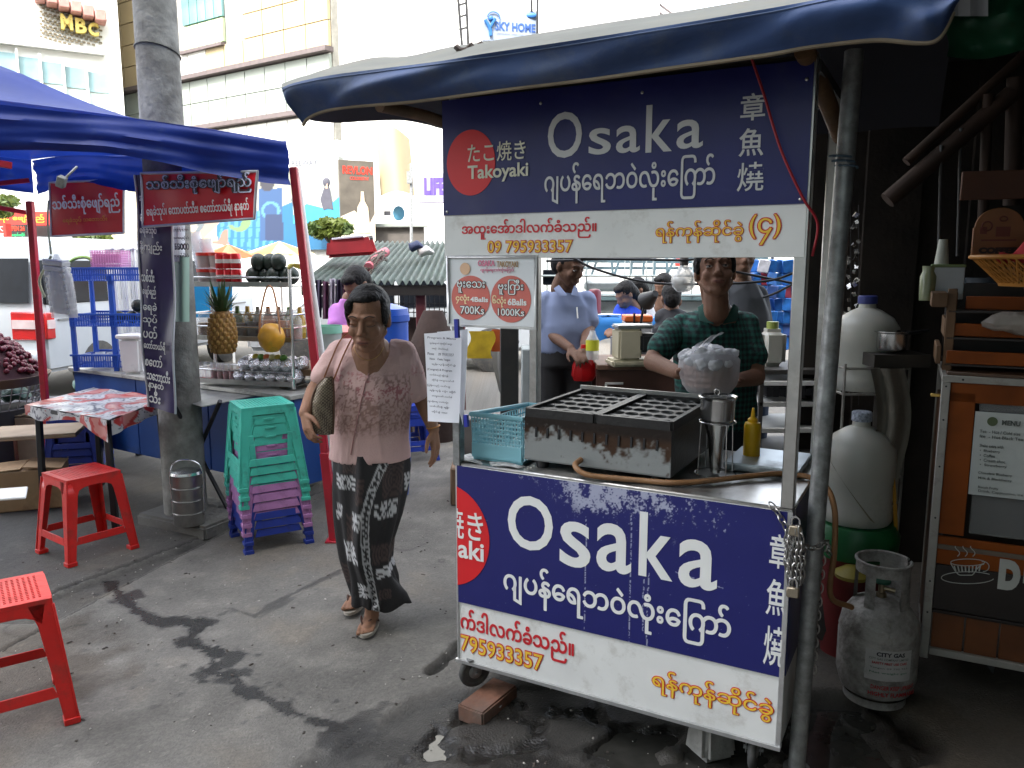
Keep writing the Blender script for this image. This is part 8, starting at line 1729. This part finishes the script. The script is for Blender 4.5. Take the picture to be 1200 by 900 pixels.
# umbrellas beyond the rack
for lb, x, y, Y, c_, r_ in (('pale orange and yellow parasol behind the wire rack', 328,296,11.5,(.72,.40,.14),.50),('orange-red parasol top behind the drink cans', 268,300,11,(.70,.18,.07),.42)):
    t_ = thing('market_parasol', lb, 'parasol', (P(x,y,Y).x,Y,0), 0, 'parasols beyond the rack'); z_ = P(x,y,Y).z
    for k in range(8):
        b = B(); a0, a1 = 2*PI*k/8, 2*PI*(k+1)/8; b.add([(0,0,z_+.16),(r_*math.cos(a0),r_*math.sin(a0),z_-.04),(r_*.98*math.cos((a0+a1)/2),r_*.98*math.sin((a0+a1)/2),z_-.01),(r_*math.cos(a1),r_*math.sin(a1),z_-.04)], [(0,1,2),(0,2,3)]); part('canopy_panel', b, thin(M('parasol_%d%d' % (x, k%2), c_ if k%2 else tuple(min(1,q*1.25) for q in (c_[0],c_[1]*1.5,c_[2]*2)), .7), .4), t_, smooth=0)
    b = B(); b.tube([(0,0,0),(0,0,z_+.16)], .018, 8); part('pole', b, WHITE, t_)
# blue crate screen behind the rack
b = B(); b.lattice(P(224,372,6.6), P(272,372,6.6)-P(224,372,6.6), P(224,335,6.6)-P(224,372,6.6), 12, 8, .03, .01); solo('blue_crate', 'bright blue openwork crate behind the wire rack', 'crate', b.W(), M('sky_blue_plastic', (.02,.25,.50), .4))
# ---------------------------------------------------------------- seen through the cart's opening
wt = thing('brown_table', 'brown wooden table behind the griddle carrying the cream machine', 'table', (P(775,445,4.6).x,4.6,0)); zt_ = P(775,428,4.45).z
x0, x1 = P(697,430,4.45).x, P(800,430,4.45).x; x1 = P(880,430,4.45).x; cx = P(775,445,4.6).x
b = B(); b.box(((x0+x1)/2-cx,0,zt_),(x1-x0,.5,.03)); part('tabletop', b, M('table_brown', (.13,.07,.045), .6, var=.3), wt, bev=.004); b = B(); b.box(((x0+x1)/2-cx,-.22,zt_-.10),(x1-x0-.04,.02,.16)); part('apron_board', b, M('apron_brown', (.08,.035,.025), .6, var=.3), wt)
for sx in (x0-cx+.03, x1-cx-.03):
    for sy in (-.2,.2): b = B(); b.box((sx,sy,zt_/2-.02),(.05,.05,zt_)); part('leg', b, MC['apron_brown'], wt)
b = B(); q = P(710,449,4.2); b.box((x0-cx+.10,-.235,zt_-.09),(.10,.006,.012)); b.box((x0-cx+.055,-.235,zt_-.115),(.012,.006,.05)); part('bracket', b, WHITE, wt)
mc = thing('cream_machine', 'cream enamel ice shaver with black works on the brown table', 'machine', P(740,428,4.35), .15); CRE2 = M('cream_enamel', (.45,.41,.30), .4, var=.08, dirt=.3)
for c_, d, m_, nm in (((0,0,.02),(.26,.16,.04),CRE2,'base'),((-.03,0,.12),(.13,.15,.17),CRE2,'housing'),((-.0,0,.215),(.21,.14,.02),ALU,'top_plate'),((.07,-.03,.13),(.09,.12,.10),BLACK,'gear_block'),((.10,-.05,.08),(.05,.06,.12),BLACK,'spout')): b = B(); b.box((c_[0],c_[1],c_[2]),d); part(nm, b, m_, mc, bev=.012, seg=2)
bx = thing('grey_box', 'grey battery box with orange top behind the cream machine', 'box', P(746,395,5.0)); b = B(); b.box((0,0,.05),(.17,.15,.10)); part('case', b, M('case_grey', (.30,.32,.34), .5), bx, bev=.006); b = B(); b.box((0,0,.12),(.175,.155,.04)); part('orange_top', b, M('orange_top_plastic', (.60,.13,.02), .45), bx, bev=.006); b = B(); b.box((-.03,-.08,.09),(.012,.01,.13)); part('strap', b, BLACK, bx)
b = B(); b.box((0,0,-.42),(.3,.25,.84)); solo('grey_bin', 'grey stand below the battery box behind the table', 'stand', b, M('stand_grey', (.10,.10,.11), .7), P(746,396,5.05))
ld = thing('desk_lamp', 'small black clip lamp with a cone shade behind the cream machine', 'lamp', P(750,390,4.6)); b = B(); b.tube(bez([P(750,392,4.6), P(752,372,4.6), P(755,357,4.6)],4), .008, 6); part('stem', b.W(), BLACK, ld); b = B(); b.lathe([(0,.10),(.02,.10),(.055,0),(.052,0),(.018,.09)], P(757,353,4.6), 20, Euler((.9,.7,0)).to_matrix()); part('lamp_shade', b.W(), BLACK, ld)
bu2 = thing('hanging_bulb', 'unlit round glass bulb on a wire left of the cook\'s head', 'bulb', P(800,302,3.9)); b = B(); q = P(801,328,3.9); b.lathe([(0,-.062),(.03,-.056),(.052,-.035),(.06,-.005),(.055,.025),(.03,.052),(.02,.07),(.02,.075),(0,.075)], q, 24); part('glass_globe', b.W(), M('bulb_glass', (.55,.55,.54), .12, alpha=.62, coat=.5), bu2); b = B(); b.lathe([(0,.07),(.022,.07),(.022,.115),(.012,.13),(0,.13)], q, 16); part('socket', b.W(), M('socket_brown', (.06,.05,.045), .5), bu2)
b = B(); b.tube([P(680,303,3.85), P(801,305,3.88), P(900,296,3.9)], .006, 6); part('wire', b.W(), BLACK, bu2)
for i, pts in enumerate(([(668,300),(700,316),(760,331),(830,333),(900,329),(935,318)],[(860,318),(895,325),(935,333)],[(880,352),(905,345),(935,330)],[(640,306),(720,303),(800,300)])): b = B(); b.tube(bez([P(x,y,4.1+.1*i) for x,y in pts],6), .0065, 6); solo('sagging_cable', ('black cable sagging across the opening behind the cook\'s neck','short black cable at the right of the opening','black cable rising at the right behind the cook','thin black cable just under the upper sign')[i], 'cable', b.W(), BLACK, group='cables behind the cart')
b = B(); q = P(870,335,4.0); 
jb = [((893,432,4.1),.085,.20,'milky jerrycan on the shelf right of the cook')]
for (x,y,Y), r_, h_2, lb in jb: t_ = thing('jerrycan', lb, 'jerrycan', P(903,430,4.1)); b = B(); b.box((0,0,h_2/2+.0),(.13,.12,h_2)); part('can_body', b, JUG, t_, bev=.03, seg=3); b = B(); b.lathe([(0,h_2),(.03,h_2),(.03,h_2+.035),(0,h_2+.035)],n=16); part('cap', b, M('lime_cap', (.25,.30,.06), .5), t_)
sv = thing('side_shelf', 'metal shelf trolley with white boards right of the cook', 'shelf', (P(915,440,4.15).x,4.15,0))
for y, m_ in ((433,M('shelf_dark', (.06,.055,.05), .6)),(446,WHITE),(470,M('pale_board', (.5,.5,.48), .6)),(500,M('pale_board')),(528,MC['shelf_dark'])): z_ = P(915,y,4.05).z; b = B(); b.box((0,0,z_),(.34,.40,.025)); part('shelf_board', b, m_, sv, bev=.003)
for sx in (-.16,.16): b = B(); b.box((sx,-.19,.55),(.02,.02,1.1)); part('upright', b, M('shelf_dark'), sv)
b = B()
for k in range(8): b.box((-.12+k*.033,-.05,P(915,458,4.05).z+.01),(.03,.3,.05+.02*math.sin(k*3)))
part('black_tools', b, BLACK, sv, kind='stuff')
b = B(); b.box((0,0,0),(.09,.1,.14)); solo('teal_canister', 'teal canister on the shelf behind the cook\'s arm', 'canister', b, M('teal_can', (.04,.22,.16), .4), P(884,425,4.3), bev=.01)
# blue hanging packets at the right of the opening
pk = thing('packet_display', 'wall of blue hanging snack packets at the right of the opening', 'display', P(900,345,6.2))
PKM = [M('packet_%d' % i, c_, .3, var=.3, scale=20) for i, c_ in enumerate(((.03,.16,.50),(.10,.35,.60),(.55,.55,.60),(.45,.05,.08),(.06,.12,.35)))]
bxm = B(); bxm.box((0,0,0),(.085,.02,.10)); 
pms = []
for m_ in PKM: me = bxm.mesh('packet', bev=.006); me.materials.append(m_); pms.append(me)
for i in range(8):
    for j in range(7): o = put('packet', pms[RS.randint(0,5) if RS.rand() > .55 else 0], None, pk, P(876+i*9.5, 312+j*15, 6.2+RS.uniform(-.04,.04))-pk.location, (RS.uniform(-.2,.2),RS.uniform(-.2,.2),RS.uniform(-.4,.4)))
b = B()
for x in (873,905,938): b.bar(P(x,300,6.3), P(x,470,6.3), .02)
for y in (306,336,366,396): b.bar(P(870,y,6.3), P(940,y,6.3), .012)
part('display_grid', b.W(), GALV, pk)
# truck behind the eating table
tk = thing('flatbed_truck', 'old pale grey truck with railed sides parked across the street', 'truck', (P(730,340,9.2).x,9.2,0)); TKW = M('truck_grey_white', (.50,.53,.53), .5, var=.08, dirt=.3)
cx = P(730,340,9.2).x
def tbox(nm, x0, x1, y0, y1, Y, d, m_, bev=.01): a_, c_ = P(x0,y1,Y), P(x1,y0,Y); b = B(); b.box(((a_.x+c_.x)/2-cx, Y-9.2, (a_.z+c_.z)/2), (c_.x-a_.x, d, c_.z-a_.z)); return part(nm, b, m_, tk, bev=bev)
tbox('lower_side', 628, 905, 352, 392, 9.2, .2, M('truck_pale', (.42,.46,.46), .5, dirt=.3)); tbox('side_panel', 684, 728, 328, 342, 9.05, .08, TKW, .04); tbox('side_panel', 740, 805, 325, 343, 9.05, .08, TKW, .04); tbox('chassis', 628, 905, 344, 352, 9.15, .25, M('truck_rail_blue', (.20,.30,.32), .5))
for x in (632,640,668,686,731,737,756,764,810,850,880): tbox('stake', x, x+2.2, 298, 350, 9.0, .05, M('truck_stake', (.30,.34,.34), .5))
for y in (322,345): tbox('rail', 628, 905, y, y+2.5, 8.95, .05, MC['truck_stake'])
tbox('cab_window', 636, 662, 316, 334, 9.0, .06, VGL)
b = B(); 
for k in range(16): x = 690+k*13; b.bar(P(x,296,10.5), P(x+RS.uniform(-14,14),322,10.5), .03)
for y in (300,306,314): b.bar(P(660,y,10.6), P(900,y+RS.uniform(-3,3),10.6), .035)
solo('scaffold_rails', 'tangle of blue-grey rails and struts behind the truck', 'railing', b.W(), M('rail_blue', (.16,.24,.28), .5, dirt=.4))
board('street_glare', 'bright white shop wall beyond the truck', 560, 960, 270, 345, 15, WHR, 'wall', .4)  # plain white rendered wall closing the view beyond the truck
for x, c_, lb in ((792,(.6,.05,.04),'red'),(875,(.03,.2,.5),'blue')): board('small_shop_sign', 'small '+lb+' sign spot on the wall beyond the truck', x, x+9, 303, 312, 14.5, M('spot_'+lb, c_, .5), 'sign', .1)
et = thing('eating_table', 'street table under a bright blue cloth with plates and a flask', 'table', (P(705,385,6.6).x,6.7,0)); zt_ = P(705,372,6.7).z; b = B(); b.box((0.05,0,zt_),(.75,.55,.02)); part('tabletop', b, WOOD, et)
b = B(); b.grid(16, 12, lambda s, t: (lerp(-.34,.44,s), -.29 if t < .4 else lerp(-.29,.29,(t-.4)/.6), (zt_+.015-(.4-t)*.5*(1+.2*math.sin(9*s))) if t < .4 else zt_+.015)); part('blue_cloth', b, M('azure_cloth', (.03,.20,.55), .5, var=.2), et, smooth=50)
for sx in (-.28,.38):
    for sy in (-.2,.2): b = B(); b.box((sx,sy,zt_/2),(.03,.03,zt_-.02)); part('leg', b, GALV, et)
b = B(); q = P(697,372,6.6); b.lathe([(0,0),(.055,0),(.055,.20),(.04,.22),(0,.225)], n=20); solo('maroon_flask', 'maroon flask standing on the blue street table', 'flask', b, M('maroon_flask', (.16,.02,.04), .4), (q.x,6.65,zt_+.017))
for i, x in enumerate((704,711,718)): b = B(); b.lathe([(0,0),(.04,0),(.06,.02),(0,.018)], n=16); solo('bowl', ('left','middle','right')[i]+' pale bowl on the blue street table', 'bowl', b, WHITE, (P(x,372,6.6).x,6.52+.06*(i%2),zt_+.017), 0, 'bowls on the street table')
# stacked stands left behind the griddle
ul = thing('folded_parasol', 'folded grey parasol stand leaning behind the price board', 'parasol', (P(590,470,5.0).x,5.0,0))
b = B(); b.loft([((0,0,P(590,460,5).z),.02,.02),((0,0,P(590,430,5).z),.05,.05),((.01,0,P(590,400,5).z),.07,.06),((.02,0,P(590,388,5).z),.03,.03)], 16, fn=lambda p,t,s,c: c+(p-c)*(1+.3*math.cos(6*t))); part('folded_cloth', b, M('grey_cloth', (.16,.16,.15), .9), ul); b = B(); b.tube([(0,0,0),(0,0,1.3)], .02, 8); part('pole', b, GALV, ul)
for k in range(4): a_ = k*PI/2+.5; b = B(); b.tube([(0,0,.25),(.25*math.cos(a_),.25*math.sin(a_),.0)], .014, 6); part('foot', b, GALV, ul)
b = B(); b.box((0,0,.65),(.10,.09,1.3)); solo('dark_post', 'dark square metal post behind the price board', 'post', b, M('dark_post_steel', (.035,.035,.035), .5, .4, dirt=.4), (P(597,450,4.3).x,4.3,0), bev=.005)
b = B(); b.grid(8, 8, lambda s, t: P(lerp(549,578,s)+3*math.sin(6*t), lerp(388,420,t), 4.7)); solo('yellow_cloth', 'yellow printed cloth hanging behind the price board', 'cloth', b.W(), M('yellow_print', (.55,.38,.02), .8, var=.3, scale=12), smooth=60)
b = B(); b.grid(6, 8, lambda s, t: P(lerp(576,590,s), lerp(386,412,t), 4.72)); solo('orange_cloth', 'orange-red cloth beside the yellow one behind the price board', 'cloth', b.W(), M('orange_print2', (.45,.09,.02), .8, var=.3), smooth=60)
for i, (x, y, Y, w, h_2, c_) in enumerate(((575,440,5.6,.5,.5,(.10,.095,.09)),(640,400,6.4,.4,.9,(.16,.18,.18)),(560,500,5.2,.35,.25,(.16,.10,.06)),(648,485,5.3,.25,.2,(.45,.46,.46)))):
    b = B(); q = P(x, y, Y); b.box((0,0,h_2/2),(w,.35,h_2)); solo('stall_crate', ('grey-black crate behind the folded parasol','tall grey cabinet behind the blue-shirted man','small brown carton low behind the price board','pale plastic tub on the ground behind the griddle')[i], 'crate', b, M('crate_%d' % i, c_, .7, var=.3, scale=5), (q.x,Y,0), bev=.01)
# ---------------------------------------------------------------- unseen block added behind the camera to throw shade over the street
bh = tower('market_hall', 'tall grey market hall standing behind the viewer, shading the street', loc=(0,-5,0))
b = B(); b.box((0,-5,12.0),(60,8,24)); part('wall', b, M('hall_render', (.30,.29,.27), .8, var=.15, scale=.5), bh)
b = B(); 
for k in range(-9, 10):
    for j in range(7): b.box((k*3.0,-.98,2.5+j*3.2),(1.6,.06,1.7))
part('windows', b, GLZ, bh, kind='stuff')
